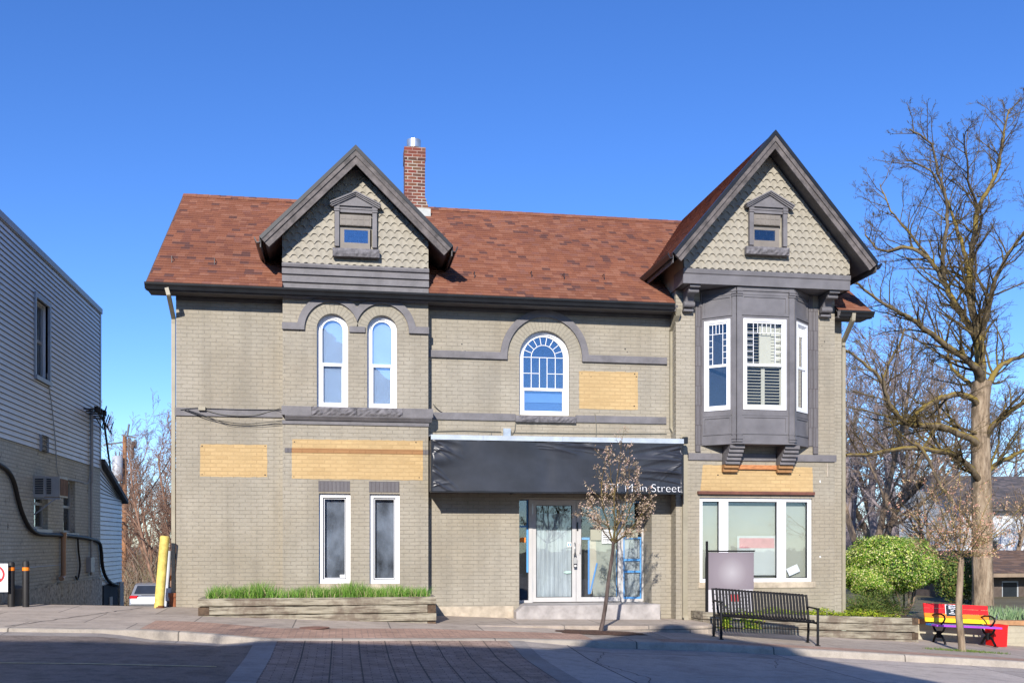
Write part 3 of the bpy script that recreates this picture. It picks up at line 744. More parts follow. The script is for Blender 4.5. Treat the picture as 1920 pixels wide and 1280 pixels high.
# heavy sill course of the gabled bay, rock face over mouldings
def rockbox(name, x0, x1, y0, y1, z0, z1, seed, parent, mat=rock_m, amp=.022):
    rnd = random.Random(seed); nx_, nz_ = max(4, int((x1 - x0) / .055)), max(2, int((z1 - z0) / .04)); mb = MB(); vs = []
    for j in range(nz_ + 1):
        for i in range(nx_ + 1):
            e = (i in (0, nx_)) or (j in (0, nz_)); vs.append((lerp(x0, x1, i / nx_), y0 + (rnd.uniform(.3, 1) * amp if e else -rnd.uniform(-.3, 1) * amp), lerp(z0, z1, j / nz_) + (0 if j in (0, nz_) else rnd.uniform(-.01, .01))))
    fs = [(j * (nx_ + 1) + i, j * (nx_ + 1) + i + 1, (j + 1) * (nx_ + 1) + i + 1, (j + 1) * (nx_ + 1) + i) for j in range(nz_) for i in range(nx_)]
    mb.add(vs, fs); mb.box(x0, y0 + amp * 1.01, z0, x1, y1, z1)
    return mb.build(name, mat, parent)
X = [W(p, 770, YG - .1)[0] for p in (528, 584, 669, 755, 812)]
z1, z0 = W(670, 763.5, YG - .1)[1], W(670, 780, YG - .1)[1]
MB().box(X[0], YG - .12, z0, X[1] - .004, YG, z1).box(X[3] + .004, YG - .12, z0, X[4], YG + .2, z1).split('sill_course', grey_m, B)
rockbox('stone_sill', X[1], X[2] - .003, YG - .13, YG, z0, z1, 1, B); rockbox('stone_sill', X[2] + .003, X[3], YG - .13, YG, z0, z1, 2, B)
zz = W(670, 789, YG - .05)[1]; z3 = W(670, 797, YG)[1]
MB().yz([(YG, z0), (YG - .12, z0), (YG - .115, z0 - .02), (YG - .08, z0 - .06), (YG - .06, zz), (YG, zz)], X[0] + .06, X[4] - .02).box(XG0 - .01, YG - .03, z3, XG1 + .01, YG, zz - .002).build('sill_moulding', grey_m, B)
a = wrect(967, 778, 1080, 792.5, -.08); rockbox('stone_sill', a[0], a[2], -.10, .02, a[1], a[3] - .005, 3, B)

# ---- frieze boards over the gutter on the gabled bay ----
fz = [W(665, p, YG)[1] for p in (545, 536, 531, 522, 518, 509, 503, 499)]
mb = MB(); x0, x1 = XG0 - .01, XG1 + .01
mb.yz([(YG + .02, fz[0] - .1), (YG - .02, fz[0] - .1), (YG - .02, fz[1]), (YG - .06, fz[1] + .02), (YG - .06, fz[2]), (YG - .04, fz[2]), (YG - .04, fz[3]), (YG - .08, fz[3] + .02), (YG - .08, fz[4]), (YG - .05, fz[4]), (YG - .05, fz[5]),
       (YG - .09, fz[5] + .02), (YG - .10, fz[6]), (YG - .06, fz[6]), (YG - .06, fz[7]), (YG + .02, fz[7])], x0, x1)
mb.build('frieze', grey_m, B)

# ---- shingled slopes --------------------------------------------------------
def slope(name, e0, e1, r0, r1, mat=shingle_m, row=.135, lip=.014, thick=.05, skip=()):
    """e0-e1 eave, r0-r1 ridge (corner points); sawtooth courses plus an underside"""
    e0, e1, r0, r1 = (Vector(p) for p in (e0, e1, r0, r1)); mb = MB()
    nrm = (e1 - e0).cross(r0 - e0).normalized()
    L = ((r0 + r1) / 2 - (e0 + e1) / 2).length; n = max(2, round(L / row))
    ud = (e1 - e0).normalized()
    cuts = sorted({0.0, 1.0} | {q for sk in skip for q in sk[:2]})
    for i in range(n):
      t0, t1 = i / n, (i + 1) / n
      spans = []
      for p_, q_ in zip(cuts, cuts[1:]):
        if any(sk[0] <= (p_ + q_) / 2 <= sk[1] and i < sk[2] for sk in skip): continue
        if spans and abs(spans[-1][1] - p_) < 1e-6: spans[-1][1] = q_
        else: spans.append([p_, q_])
      for s0_, s1_ in spans:
        ea, eb, ra_, rb__ = e0.lerp(e1, s0_), e0.lerp(e1, s1_), r0.lerp(r1, s0_), r0.lerp(r1, s1_)
        a, b, c, d = ea.lerp(ra_, t0), eb.lerp(rb__, t0), eb.lerp(rb__, t1), ea.lerp(ra_, t1)
        dn_ = -nrm * thick
        if skip: mb.add([a + dn_, b + dn_, c + dn_, d + dn_, a, b], [(3, 2, 1, 0)] + ([(4, 0, 1, 5)] if i < 8 else []), 1)
        ua, ub, uc, ud_ = ((p - e0).dot(ud) for p in (a, b, c, d)); v0, v1 = (i + .03) * .135, (i + .97) * .135
        A, Bq = a + nrm * lip, b + nrm * lip
        mb.add([A, Bq, c, d], [(0, 1, 2, 3)], uvs=[(ua, v0), (ub, v0), (uc, v1), (ud_, v1)])
        mb.add([a, b, Bq, A], [(0, 1, 2, 3)], uvs=[(ua, v0), (ub, v0), (ub, v0 + .01), (ua, v0 + .01)])
    dn = -nrm * thick
    if not skip: mb.add([e0, e1, r1, r0, e0 + dn, e1 + dn, r1 + dn, r0 + dn], [(4, 7, 6, 5), (0, 4, 5, 1), (3, 7, 4, 0), (1, 5, 6, 2), (2, 6, 7, 3)], 1)
    return mb.build(name, [mat, soffit_m], B)
XV0, XV1 = -3.56, XE + .42
RF = slope('roof', (XV0, YE, ZE), (XV1, YE, ZE), (XV0, YRI, ZR), (XV1, YRI, ZR), skip=(((XG0 - XV0) / (XV1 - XV0), (XG1 - XV0) / (XV1 - XV0), 4), ((XR0 - .06 - XV0) / (XV1 - XV0), (XR1 - XV0) / (XV1 - XV0), 4)))
slope('roof', (XV1, 2 * YRI - YE, ZE), (XV0, 2 * YRI - YE, ZE), (XV1, YRI, ZR), (XV0, YRI, ZR), row=.4)
# ridge cap
mb = MB()
x = XV0
while x < XV1:
    mb.obox((x + .14, YRI - .075, ZR - .028), (.15, 0, .004), (0, .085, .06), (0, -.01, .012)); mb.obox((x + .14, YRI + .075, ZR - .028), (.15, 0, .004), (0, .085, -.06), (0, .01, .012)); x += .26
mb.build('ridge_cap', shingle_m, B)
# rake boards of the main roof
for x in (XV0 - .02, XV1 - .0):
    d = Vector((0, YRI - YE, ZR - ZE)); dn = Vector((0, d.z, -d.y)).normalized()
    mb = MB()
    for s_ in (1, -1):
        e = Vector((0, YE if s_ > 0 else 2 * YRI - YE, ZE)); r_ = Vector((0, YRI, ZR)); k = Vector((0, 0, -.16))
        vs = [Vector((xx, 0, 0)) + p for xx in (x, x + .02) for p in (e, r_, r_ + k, e + k)]
        mb.add(vs, [(0, 1, 2, 3), (7, 6, 5, 4), (0, 4, 5, 1), (2, 6, 7, 3), (0, 3, 7, 4), (1, 5, 6, 2)])
    mb.build('rake_board', soffit_m, B)
# eaves soffit and fascia
mb = MB()
for a, b_ in ((XV0, XG0 - .0), (XG1, XR0), (XR1, XV1)):
    mb.box(a, YE + .02, ZE - .16, b_, YE + .05, ZE - .03); mb.box(a, YE + .05, ZE - .14, b_, .0, ZE - .12)
mb.box(XG0, YE + .02, ZE - .16, XG1, YE + .05, ZE - .03)
mb.box(XG0, YE + .05, ZE - .14, XG1, YG - .03, ZE - .12)
mb.split('fascia', soffit_m, B)
# frieze board under the soffit
MB().box(XL, -.03, 6.20, XG0, 0, 6.27).box(XG1 + .01, -.03, 6.20, XR0, 0, 6.27).split('frieze', soffit_m, B)
# gutters: open K profile
def gutter(name, x0, x1, y, z, mat=dark_m):
    prof = [(y, z), (y, z - .10), (y - .07, z - .12), (y - .085, z - .07), (y - .115, z - .035), (y - .12, z), (y - .108, z), (y - .104, z - .03), (y - .075, z - .065), (y - .062, z - .108), (y - .012, z - .09), (y - .012, z)]
    return MB().yz(prof, x0, x1).build(name, mat, B)
gutter('gutter', XV0 - .03, XR0 - .09, YE + .035, ZE - .02)
gutter('gutter', XR1 + .02, XV1 + .04, YE + .035, ZE - .02)

# ---- gables ------------------------------------------------------------------
def gable(apex, eL, eR, yb, yf_, thick, back, bw, cornerL=True, tag_=''):
    """apex/eL/eR = (x,z) at the barge plane yb; yf_ = shingled wall plane; back = y where the ridge dies into the main roof"""
    ax, az = apex
    for nm, (ex, ez), sg in (('l', eL, -1), ('r', eR, 1)):
        d = Vector((ax - ex, 0, az - ez)).normalized(); up = Vector((-d.z, 0, d.x)) * (1 if sg < 0 else -1)
        if up.z < 0: up = -up
        yb2 = back
        e0, r0 = Vector((ex, yb, ez)), Vector((ax, yb, az)); e1, r1 = Vector((ex, yb2, ez)), Vector((ax, yb2, az))
        if sg < 0: slope('gable_roof', e1, e0, r1, r0)
        else: slope('gable_roof', e0, e1, r0, r1)
        # barge board in two steps
        def board(off0, off1, y0, y1, mat, name):
            p = [e0 - up * off0, r0 - Vector((0, 0, 1)) * off0 / abs(up.z), r0 - Vector((0, 0, 1)) * off1 / abs(up.z), e0 - up * off1]
            return MB().xz([(q.x, q.z) for q in p], y0, y1).build(name, mat, B)
        board(-.016, .05, yb - .045, yb + .1, dark_m, 'drip_edge')
        board(.052, .125, yb - .03, yb + .04, wood_grey_m, 'barge_board')
        board(.126, bw, yb - .005, yb + .04, wood_grey_m, 'barge_board')
        # soffit planks under the overhang
        mb = MB(); o1 = .14
        p0, p1 = e0 - up * o1, r0 - Vector((0, 0, 1)) * o1 / abs(up.z)
        npl = 9
        mb.add([(p0.x, yb + .04, p0.z), (p1.x, yb + .04, p1.z), (p1.x, 1.1, p1.z), (p0.x, 1.1, p0.z)], [(0, 1, 2, 3)])
        for i in range(1, 14):
            q = p0.lerp(p1, i / 14); mb.obox((q.x, (yb + yf_) / 2, q.z), d * .004, (0, (yf_ - yb) / 2 - .02, 0), up * .006)
        # side closing board under the eave
        mb.build('soffit', soffit_m, B)
def fishscale(ax, az, xl, xr, zbase, slopeL, slopeR, y, holes=(), name='fishscale_shingles', w_=.152, h=.140):
    mb = MB(); rows = int((az - zbase) / h) + 2
    rnd = random.Random(int(ax * 10))
    for j in range(rows):
        z0 = zbase - .03 + j * h; off = (j % 2) * w_ / 2
        segs = 14; i0 = int((xl - off) / w_) - 2; i1 = int((xr - off) / w_) + 2
        for i in range(i0, i1):
            xa = off + i * w_; dy = rnd.uniform(-.002, .003); dz = rnd.uniform(-.004, .004)
            cols = []
            for k in range(segs + 1):
                u = k / segs; x = xa + u * w_
                s_ = u
                # flat tip centred at u=0/1 joints, arch between
                v = 0 if (s_ < .12 or s_ > .88) else math.sqrt(max(0, 1 - ((s_ - .5) / .38) ** 2))
                zb = z0 + .058 * v + dz
                # shingle joint at the crown of the arch of the row beneath -> joints at flat tips here
                lim = min(az - (ax - x) * slopeL if x < ax else az - (x - ax) * slopeR, 99)
                cols.append((x, zb, min(z0 + h + .06, lim), lim))
            for k in range(segs):
                (x0, b0, t0, l0), (x1, b1, t1, l1) = cols[k], cols[k + 1]
                if x1 <= xl or x0 >= xr or b0 > l0 or b1 > l1: continue
                if any(hx0 < (x0 + x1) / 2 < hx1 and hz0 < (b0 + t0) / 2 < hz1 for hx0, hz0, hx1, hz1 in holes): continue
                yb_ = y - .030 + dy; ytp = y - .002
                mb.add([(x0, yb_, b0), (x1, yb_, b1), (x1, ytp, t1), (x0, ytp, t0)], [(0, 1, 2, 3)])
                mb.add([(x0, yb_, b0), (x1, yb_, b1), (x1, y, b1), (x0, y, b0)], [(3, 2, 1, 0)])
            # joint: a narrow dark slit is left by a small step
            xj = xa + w_ / 2
            if xl < xj < xr and z0 + h < min(az - (ax - xj) * slopeL if xj < ax else az - (xj - ax) * slopeR, 99):
                mb.add([(xj - .0016, y - .0255, z0 + .06), (xj + .0016, y - .0255, z0 + .06), (xj + .0016, y - .0135, z0 + h + .004), (xj - .0016, y - .0135, z0 + h + .004)], [(0, 1, 2, 3)], 1)
    return mb.build(name, [scale_m, soffit_m], B)
# left gable
yb1 = -.66
apx = W(667, 275, yb1); l1 = W(487, 447, yb1); r1_ = W(848.5, 461, yb1)
l1 = (l1[0], (l1[1] + r1_[1]) / 2); r1_ = (r1_[0], l1[1])
gable(apx, l1, r1_, yb1, YG, .05, 3.1, .235)
sl1 = (apx[1] - l1[1]) / (apx[0] - l1[0]); sr1 = (apx[1] - r1_[1]) / (r1_[0] - apx[0])
drop1 = .16 / math.cos(math.atan(sl1))
# wall behind the shingles
scz = fz[7]
def gwall(apx, sl, sr, x0, x1, zb, y, drop, hole, name='gable_wall', back=2.0):
    az = apx[1] - drop; zl, zr_ = az - (apx[0] - x0) * sl, az - (x1 - apx[0]) * sr
    mb = MB().wall([(x0, zb), (x1, zb), (x1, zr_), (apx[0], az), (x0, zl)], [rect(*hole)], y, .05)
    mb.box(x0, y + .05, zb, x0 + .03, back, zl); mb.box(x1 - .03, y + .05, zb, x1, back, zr_)
    return mb.build(name, scale_m, B)
gwall(apx, sl1, sr1, XG0, XG1, fz[0], YG, drop1, wrect(638, 428, 697, 463, YG), back=1.6)
win1 = wrect(627, 385, 707, 470, YG - .02)
fishscale(apx[0], apx[1] - drop1, XG0, XG1, scz, sl1, sr1, YG - .002, [(win1[0], win1[1], win1[2], win1[3])])
# right gable
yb2 = -1.27; YF2 = -.85
apx2 = W(1453, 247, yb2); l2 = W(1262, 478, yb2); r2 = W(1645, 491, yb2)
l2 = (l2[0], (l2[1] + r2[1]) / 2); r2 = (r2[0], l2[1])
gable(apx2, l2, r2, yb2, YF2, .05, 4.1, .215)
sl2 = (apx2[1] - l2[1]) / (apx2[0] - l2[0]); sr2 = (apx2[1] - r2[1]) / (r2[0] - apx2[0]); drop2 = .16 / math.cos(math.atan(sl2))
gx0, gx1 = W(1282, 500, YF2)[0], W(1592, 510, YF2)[0]
bt = W(1440, 510, YF2)[1]; bm = W(1440, 519, YF2)[1]; bb = W(1440, 538, YF2)[1]
gwall(apx2, sl2, sr2, gx0, gx1, bb, YF2, drop2, wrect(1411, 428, 1460, 460, YF2), back=1.2)
win2 = wrect(1403, 385, 1474, 464, YF2 - .02)
fishscale(apx2[0], apx2[1] - drop2, gx0, gx1, bt, sl2, sr2, YF2 - .002, [(win2[0], win2[1], win2[2], win2[3])])
# beam under the right gable
mb = MB().yz([(YF2 + .02, bb), (YF2 - .03, bb), (YF2 - .03, bm - .02), (YF2 - .05, bm), (YF2 - .06, bt - .01), (YF2 - .02, bt), (YF2 + .02, bt)], gx0 - .02, gx1 + .01)
mb.box(gx0 - .02, YF2 + .02, bb + .0, gx0 + .03, YR, bt); mb.box(gx1 - .03, YF2 + .02, bb, gx1 + .01, YR, bt)
mb.box(gx0 + .03, YF2 + .02, bb + .01, gx1 - .03, YR + .0, bb + .03)
mb.build('gable_beam', bay_m, B)
# gable eave gutters running back to the main roof
def sidegutter(x, z, y0, y1, sg):
    p = [(x, z + .01), (x, z - .09), (x + sg * .06, z - .10), (x + sg * .10, z - .03), (x + sg * .105, z + .01), (x + sg * .09, z + .01), (x + sg * .05, z - .085), (x + sg * .012, z - .075), (x + sg * .012, z + .01)]
    MB().xz(p, y0, y1).build('gutter', dark_m, B)
    MB().box(min(x, x - sg * .02), y0 + .03, z - .17, max(x, x - sg * .02), y1, z - .02).build('fascia', soffit_m, B)
for (ex, ez), sg, y0, y1, wx in ((l1, -1, yb1, 1.0, XG0), (r1_, 1, yb1, 1.0, XG1), (l2, -1, yb2, .75, gx0), (r2, 1, yb2, .75, gx1)):
    sidegutter(ex, ez, y0, y1, sg)
    xa, xb = (ex, wx) if sg < 0 else (wx, ex)
# dormer windows (blind upper sash, dark lower pane)
def dormer_window(Y, ped, cas, sill, up, gl, seed):
    """pixel boxes on plane Y"""
    o = MB(); x0, z0, x1, z1 = wrect(*cas, Y); t = .085
    o.box(x0, Y - .06, z0, x0 + t, Y + .02, z1); o.box(x1 - t, Y - .06, z0, x1, Y + .02, z1)
    for xx in (x0 - .012, x1 - t - .008): o.box(xx, Y - .078, z1 - .10, xx + t + .02, Y - .055, z1 - .07); o.box(xx, Y - .072, z1 - .055, xx + t + .02, Y - .05, z1 - .0)
    o.box(x0 + t, Y - .045, z1 - .05, x1 - t, Y + .02, z1); o.box(x0 + t, Y - .03, z1 - .11, x1 - t, Y + .02, z1 - .053)
    win = o.build('window', grey_m, B)
    # pediment
    (pl, pr, pt, pb) = ped; L_ = W(pl, pb, Y)[0]; R_ = W(pr, pb, Y)[0]; zt = W((pl + pr) / 2, pt, Y)[1]; zb = z1 + .002; c = (L_ + R_) / 2
    p = MB().xz([(x0 - .03, zb), (x1 + .03, zb), (c, zt - .05)], Y - .075, Y)
    for sg in (-1, 1):
        e = L_ if sg < 0 else R_
        for k, (o0, o1, yy0) in enumerate(((.0, .028, Y - .16), (.030, .052, Y - .135), (.054, .075, Y - .11))):
            p.xz([(e, zb + .045 - o0), (c, zt - o0), (c, zt - o1), (e + (-sg) * .02 * k, zb + .045 - o1)], yy0, Y)
    p.box(x0 - .02, Y - .085, zb - .0, x1 + .02, Y - .076, zb + .02)
    p.build('pediment', grey_m, win)
    a = wrect(*sill, Y - .08); rockbox('stone_sill', a[0], a[2], Y - .12, Y, a[1], a[3], seed, win, amp=.02)
    ux0, uz0, ux1, uz1 = wrect(*up, Y)
    s = MB().box(ux0 - .02, Y - .018, uz0, ux1 + .02, Y + .03, uz1)
    n = 5
    for i in range(n):
        for j in range(2):
            a0, a1 = lerp(ux0, ux1, (i + .12) / n), lerp(ux0, ux1, (i + .9) / n); b0, b1 = lerp(uz0, uz1, (j + .12) / 2), lerp(uz0, uz1, (j + .82) / 2)
            s.box(a0, Y - .0245, b0, a1, Y - .018, b1)
    gx0_, gz0_, gx1_, gz1_ = wrect(*gl, Y)
    L = rect(ux0 - .02, a[3], ux1 + .0, uz0 - .045); ringmb(s, L, rect(gx0_, gz0_, gx1_, gz1_), Y - .003, Y + .03)
    s.build('sash', sash_m, win)
    MB().box(gx0_ - .01, Y + .002, gz0_ - .01, gx1_ + .01, Y + .008, gz1_ + .01).build('pane', glass_hi_m if seed == 11 else glass_m, win)
    cavity(win, gx0_, gz0_, gx1_, gz1_, Y + .03, .4)
# cut: put a dark backing opening by lifting sash in front of the wall
dormer_window(YG - .055, (619, 714, 362.5, 386), (627.5, 387, 706.5, 466), (623.5, 464.5, 711.5, 484), (638, 402, 694, 425), (645.5, 430.5, 690, 456.5), 11)
dormer_window(YF2 - .055, (1395, 1484, 361.5, 389), (1403.5, 389, 1474, 464), (1399, 461.5, 1479.5, 480), (1415, 402, 1461, 424), (1414.5, 430.5, 1453.5, 452), 12)

# ---- oriel (bay) window ------------------------------------------------------
YF = -.80
xf0, xf1 = W(1381, 700, YF)[0], W(1488, 700, YF)[0]
xw0, xw1 = xf0 - .56, xf1 + .56
zB = W(1430, 830, YF)[1]; zT = bb - .002
zs = {p: W(1430, p, YF)[1] for p in (543, 551, 556, 588, 592, 598, 768, 774, 781, 812, 818, 830)}
FAC = [((xw0, YR), (xf0, YF)), ((xf0, YF), (xf1, YF)), ((xf1, YF), (xw1, YR))]
class Facet:
    def __init__(s, A, Bp):
        s.A = Vector((A[0], A[1], 0)); d = Vector((Bp[0] - A[0], Bp[1] - A[1], 0)); s.L = d.length; s.d = d.normalized(); s.n = Vector((s.d.y, -s.d.x, 0))
    def box(s, mb, u0, u1, z0, z1, o0, o1, mi=0):
        c = s.A + s.d * (u0 + u1) / 2 + s.n * (o0 + o1) / 2; c.z = (z0 + z1) / 2
        return mb.obox(c, s.d * (u1 - u0) / 2, s.n * (o1 - o0) / 2, (0, 0, (z1 - z0) / 2), mi)
    def loop(s, mb, L0, L1, o0, o1):   # frame between loops in (u,z)
        t = MB(); ringmb(t, L0, L1, 0, 1)
        vs = []
        for (u, y, z) in t.v:
            p = s.A + s.d * u + s.n * (o1 if y == 0 else o0); p.z = z; vs.append(p)
        mb.add(vs, t.f); return mb
bay = MB(); fcs = [Facet(*f) for f in FAC]
wins = []
for k, fc in enumerate(fcs):
    L = fc.L
    if k == 0: u0, u1 = .10 * L, .83 * L
    elif k == 1: u0, u1 = .115 * L, .865 * L
    else: u0, u1 = .17 * L, .90 * L
    zw0, zw1 = zs[768], zs[598]
    e = 0 if k == 1 else 0
    fc.box(bay, 0, L, zB, zw0 - .0, -.05, 0); fc.box(bay, 0, L, zw1, zT, -.05, 0)
    fc.box(bay, 0, u0, zw0, zw1, -.05, 0); fc.box(bay, u1, L, zw0, zw1, -.05, 0)
    # framed panels above and below
    for (a, b_) in ((zs[812], zs[781]), (zs[588], zs[556])):
        fc.loop(bay, rect(u0 - .03, a - .02, u1 + .03, b_ + .02), rect(u0 + .01, a + .02, u1 - .01, b_ - .02), 0, .016)
        fc.box(bay, u0 - .03, u1 + .03, b_ + .022, b_ + .040, 0, .024)
    fc.box(bay, -.0, L, zB, zB + .13, 0, .012); fc.box(bay, 0, L, zs[592], zs[588] - .02, 0, .02)
    fc.box(bay, 0, L, zT - .08, zT, 0, .02)
    wins.append((u0, u1, zw0, zw1))
# corner posts with capitals and blocks
for (x, y, sg) in ((xf0, YF, 1), (xf1, YF, -1)):
    f1 = fcs[1]; f2 = fcs[0] if sg > 0 else fcs[2]
    for fc, ua, ub in ((f1, (0 if sg > 0 else f1.L - .105), (.105 if sg > 0 else f1.L)), (f2, (f2.L - .08 if sg > 0 else 0), (f2.L if sg > 0 else .08))):
        fc.box(bay, ua, ub, zB + .02, zT - .01, 0, .028)
        for zz_, o in ((zT - .10, .05), (zT - .15, .065), (zT - .19, .045), (zB + .16, .036), (zB + .02, .04), (zB + .07, .046)):
            fc.box(bay, ua - .008, ub + .008, zz_, zz_ + .035, 0, o)
# floor and taper under the oriel
vs = [(xw0, YR, zB), (xf0, YF, zB), (xf1, YF, zB), (xw1, YR, zB), (xw0 + .32, YR, zB - .20), (xf0 + .12, YF + .38, zB - .14), (xf1 - .12, YF + .38, zB - .14), (xw1 - .32, YR, zB - .20)]
bay.add([(xw0 - .015, YR, zB - .025), (xf0 - .01, YF - .02, zB - .025), (xf1 + .01, YF - .02, zB - .025), (xw1 + .015, YR, zB - .025), (xw0 - .015, YR, zB), (xf0 - .01, YF - .02, zB), (xf1 + .01, YF - .02, zB), (xw1 + .015, YR, zB)],
        [(0, 4, 5, 1), (1, 5, 6, 2), (2, 6, 7, 3), (0, 1, 2, 3), (4, 7, 6, 5)])
OB = bay.build('bay_window', bay_m, B)
# side boards against the brick
mb = MB()
for (pa, pb, pt, pbm) in ((1303, 1312.5, 566, 847), (1523.5, 1533, 578, 851)):
    a = wrect(pa, pt, pb, pbm, YR); mb.box(a[0], YR - .035, a[1], a[2], YR, a[3])
mb.box(W(1313, 700, YR)[0] + .002, YR - .03, zB, xw0 + .01, YR, zT).box(xw1 - .01, YR - .03, zB, W(1523, 700, YR)[0] - .002, YR, zT)
mb.split('side_board', greybrick_m, OB)
# the dark room behind
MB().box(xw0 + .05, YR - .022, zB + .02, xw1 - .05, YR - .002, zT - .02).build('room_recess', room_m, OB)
def louvres(fc, mb, u0, u1, z0, z1, open_=.7, o=-.10):
    fr = .035
    fc.loop(mb, rect(u0, z0, u1, z1), rect(u0 + fr, z0 + fr, u1 - fr, z1 - fr), o - .015, o + .015)
    z = z0 + fr + .03
    while z < z1 - fr - .01:
        c = fc.A + fc.d * (u0 + u1) / 2 + fc.n * o; c.z = z
        mb.obox(c, fc.d * ((u1 - u0) / 2 - fr), (fc.n * math.cos(open_) - Vector((0, 0, 1)) * math.sin(open_)) * .030, (fc.n * math.sin(open_) + Vector((0, 0, 1)) * math.cos(open_)) * .0035)
        z += .062
for k, fc in enumerate(fcs):
    u0, u1, z0, z1 = wins[k]; fr = .055
    mb = MB(); fc.loop(mb, rect(u0, z0, u1, z1), rect(u0 + fr, z0 + fr, u1 - fr, z1 - fr), -.05, .018)
    fc.loop(mb, rect(u0 + fr, z0 + fr, u1 - fr, z1 - fr), rect(u0 + fr + .028, z0 + fr + .04, u1 - fr - .028, z1 - fr - .03), -.05, -.004)
    zm = W(1430, 684, YF)[1]; fc.box(mb, u0 + fr, u1 - fr, zm - .025, zm + .025, -.045, .004)
    o = mb.build('bay_sash_window', white_m, OB)
    o['label'] = ('narrow left side sash window of the oriel', 'wide front sash window of the oriel with cream shutters', 'narrow right side sash window of the oriel')[k]
    g = MB(); fc.box(g, u0 + fr, u1 - fr, z0 + fr, z1 - fr, -.032, -.027); g.build('bay_pane', glass_m if k == 0 else clear_m, OB)
    m = MB(); a0, a1, b0, b1 = u0 + fr + .028, u1 - fr - .028, zm + .025, z1 - fr - .03
    bwid = min(.14, (a1 - a0) * .22)
    def bb_(ua, ub, za_, zb2): fc.box(m, ua, ub, za_, zb2, -.026, -.016)
    h = .0045
    bb_(a0 + bwid - h, a0 + bwid + h, b0, b1); bb_(a1 - bwid - h, a1 - bwid + h, b0, b1); bb_(a0, a1, b1 - .19 - h, b1 - .19 + h)
    nn = 5 if k == 1 else 3
    for i in range(1, nn): uu = lerp(a0 + bwid, a1 - bwid, i / nn); bb_(uu - h, uu + h, b1 - .19, b1)
    for i in range(1, 5):
        zz_ = lerp(b0, b1 - .19, i / 5)
        bb_(a0, a0 + bwid, zz_ - h, zz_ + h); bb_(a1 - bwid, a1, zz_ - h, zz_ + h)
    m.build('muntin_grid', white_m, OB)
    if k == 0: continue
    sh = MB(); um = (u0 + u1) / 2
    if k == 1:
        louvres(fc, sh, u0 + .06, um - .002, z0 + .05, zm - .01, .35); louvres(fc, sh, um + .002, u1 - .06, z0 + .05, zm - .01, .35)
        louvres(fc, sh, u0 + .06, um - .045, zm + .01, z1 - .04, .2)
        fc.box(sh, um - .04, u1 - .28, zm + .02, z1 - .05, -.12, -.10); louvres(fc, sh, um + .12, u1 - .06, zm + .01, z1 - .04, 1.3, -.13)
    else:
        louvres(fc, sh, u0 + .06, u1 - .06, z0 + .05, zm - .01, .35); louvres(fc, sh, u0 + .06, u1 - .06, zm + .01, z1 - .04, .35)
    sh.build('louvre_shutter', shut_m, OB)
# stepped brick corbels and string course
YB0 = YR
zb0, zb1 = W(1300, 862, YR)[1], W(1300, 849, YR)[1]
bl0, bl1 = W(1290, 855, YR)[0], W(1567, 855, YR)[0]
c = [wrect(1358, 838, 1385, 884, YR - .15), wrect(1460, 838, 1487, 884, YR - .15)]
mb = MB().box(bl0, YR - .035, zb0, c[0][0] - .003, YR + .01, zb1); mb.box(c[0][2] + .003, YR - .035, zb0, c[1][0] - .003, YR + .01, zb1); mb.box(c[1][2] + .003, YR - .035, zb0, bl1, YR + .01, zb1)
mb.split('string_course', grey_m, B)
for q in c:
    x0, _, x1, _ = q; zt_ = zB - .027; zb_c = W(1370, 884, YR - .12)[1]; n = 7; mb = MB(); H_ = (zt_ - zb_c)
    for i in range(n):
        z_0 = zb_c + H_ * i / n; z_1 = zb_c + H_ * (i + 1) / n - .006; pr = .10 + .055 * i
        mb.box(x0 + .003 * i, YR - pr, z_0, x1 + .003 * i, YR, z_1, 1 if i < 2 else 0); mb.box(x0 + .01, YR - pr + .02, z_1, x1 - .01, YR, z_1 + .006, 0)
    mb.build('brick_corbel', [grey_m, brown_m], B)
a = wrect(1385, 871, 1461, 880, YR - .05); MB().box(c[0][2] + .01, YR - .06, a[1], c[1][0] - .005, YR, a[3]).build('bare_wood_rail', bare_wood_m, B)
# scroll brackets under the beam
for pa, pb in ((1284, 1303), (1542, 1561)):
    x0, x1 = W(pa, 545, YR - .2)[0], W(pb, 545, YR - .2)[0]; pr = []
    zt_ = bb - .004; pr = []
    for i in range(17):
        t = i / 16; pr.append((YR - .10 - .36 * (1 - t) ** 1.4 + .05 * math.sin(t * math.pi * 1.6), zt_ - .05 - .30 * t))
    mb = MB().yz([(YR, zt_), (YR - .50, zt_), (YR - .50, zt_ - .05)] + pr + [(YR, zt_ - .42)], x0 + .02, x1 - .02)
    mb.box(x0, YR - .52, zt_ - .045, x1, YR, zt_ - .002); mb.cyl((x0 - .004, YR - .14, zt_ - .31), (x1 + .004, YR - .14, zt_ - .31), .06, 16); mb.cyl((x0, YR - .40, zt_ - .10), (x1, YR - .40, zt_ - .10), .04, 14)
    mb.box(x0 + .005, YR - .13, zt_ - .44, x1 - .005, YR, zt_ - .40)
    mb.build('scroll_bracket', bay_m, B)

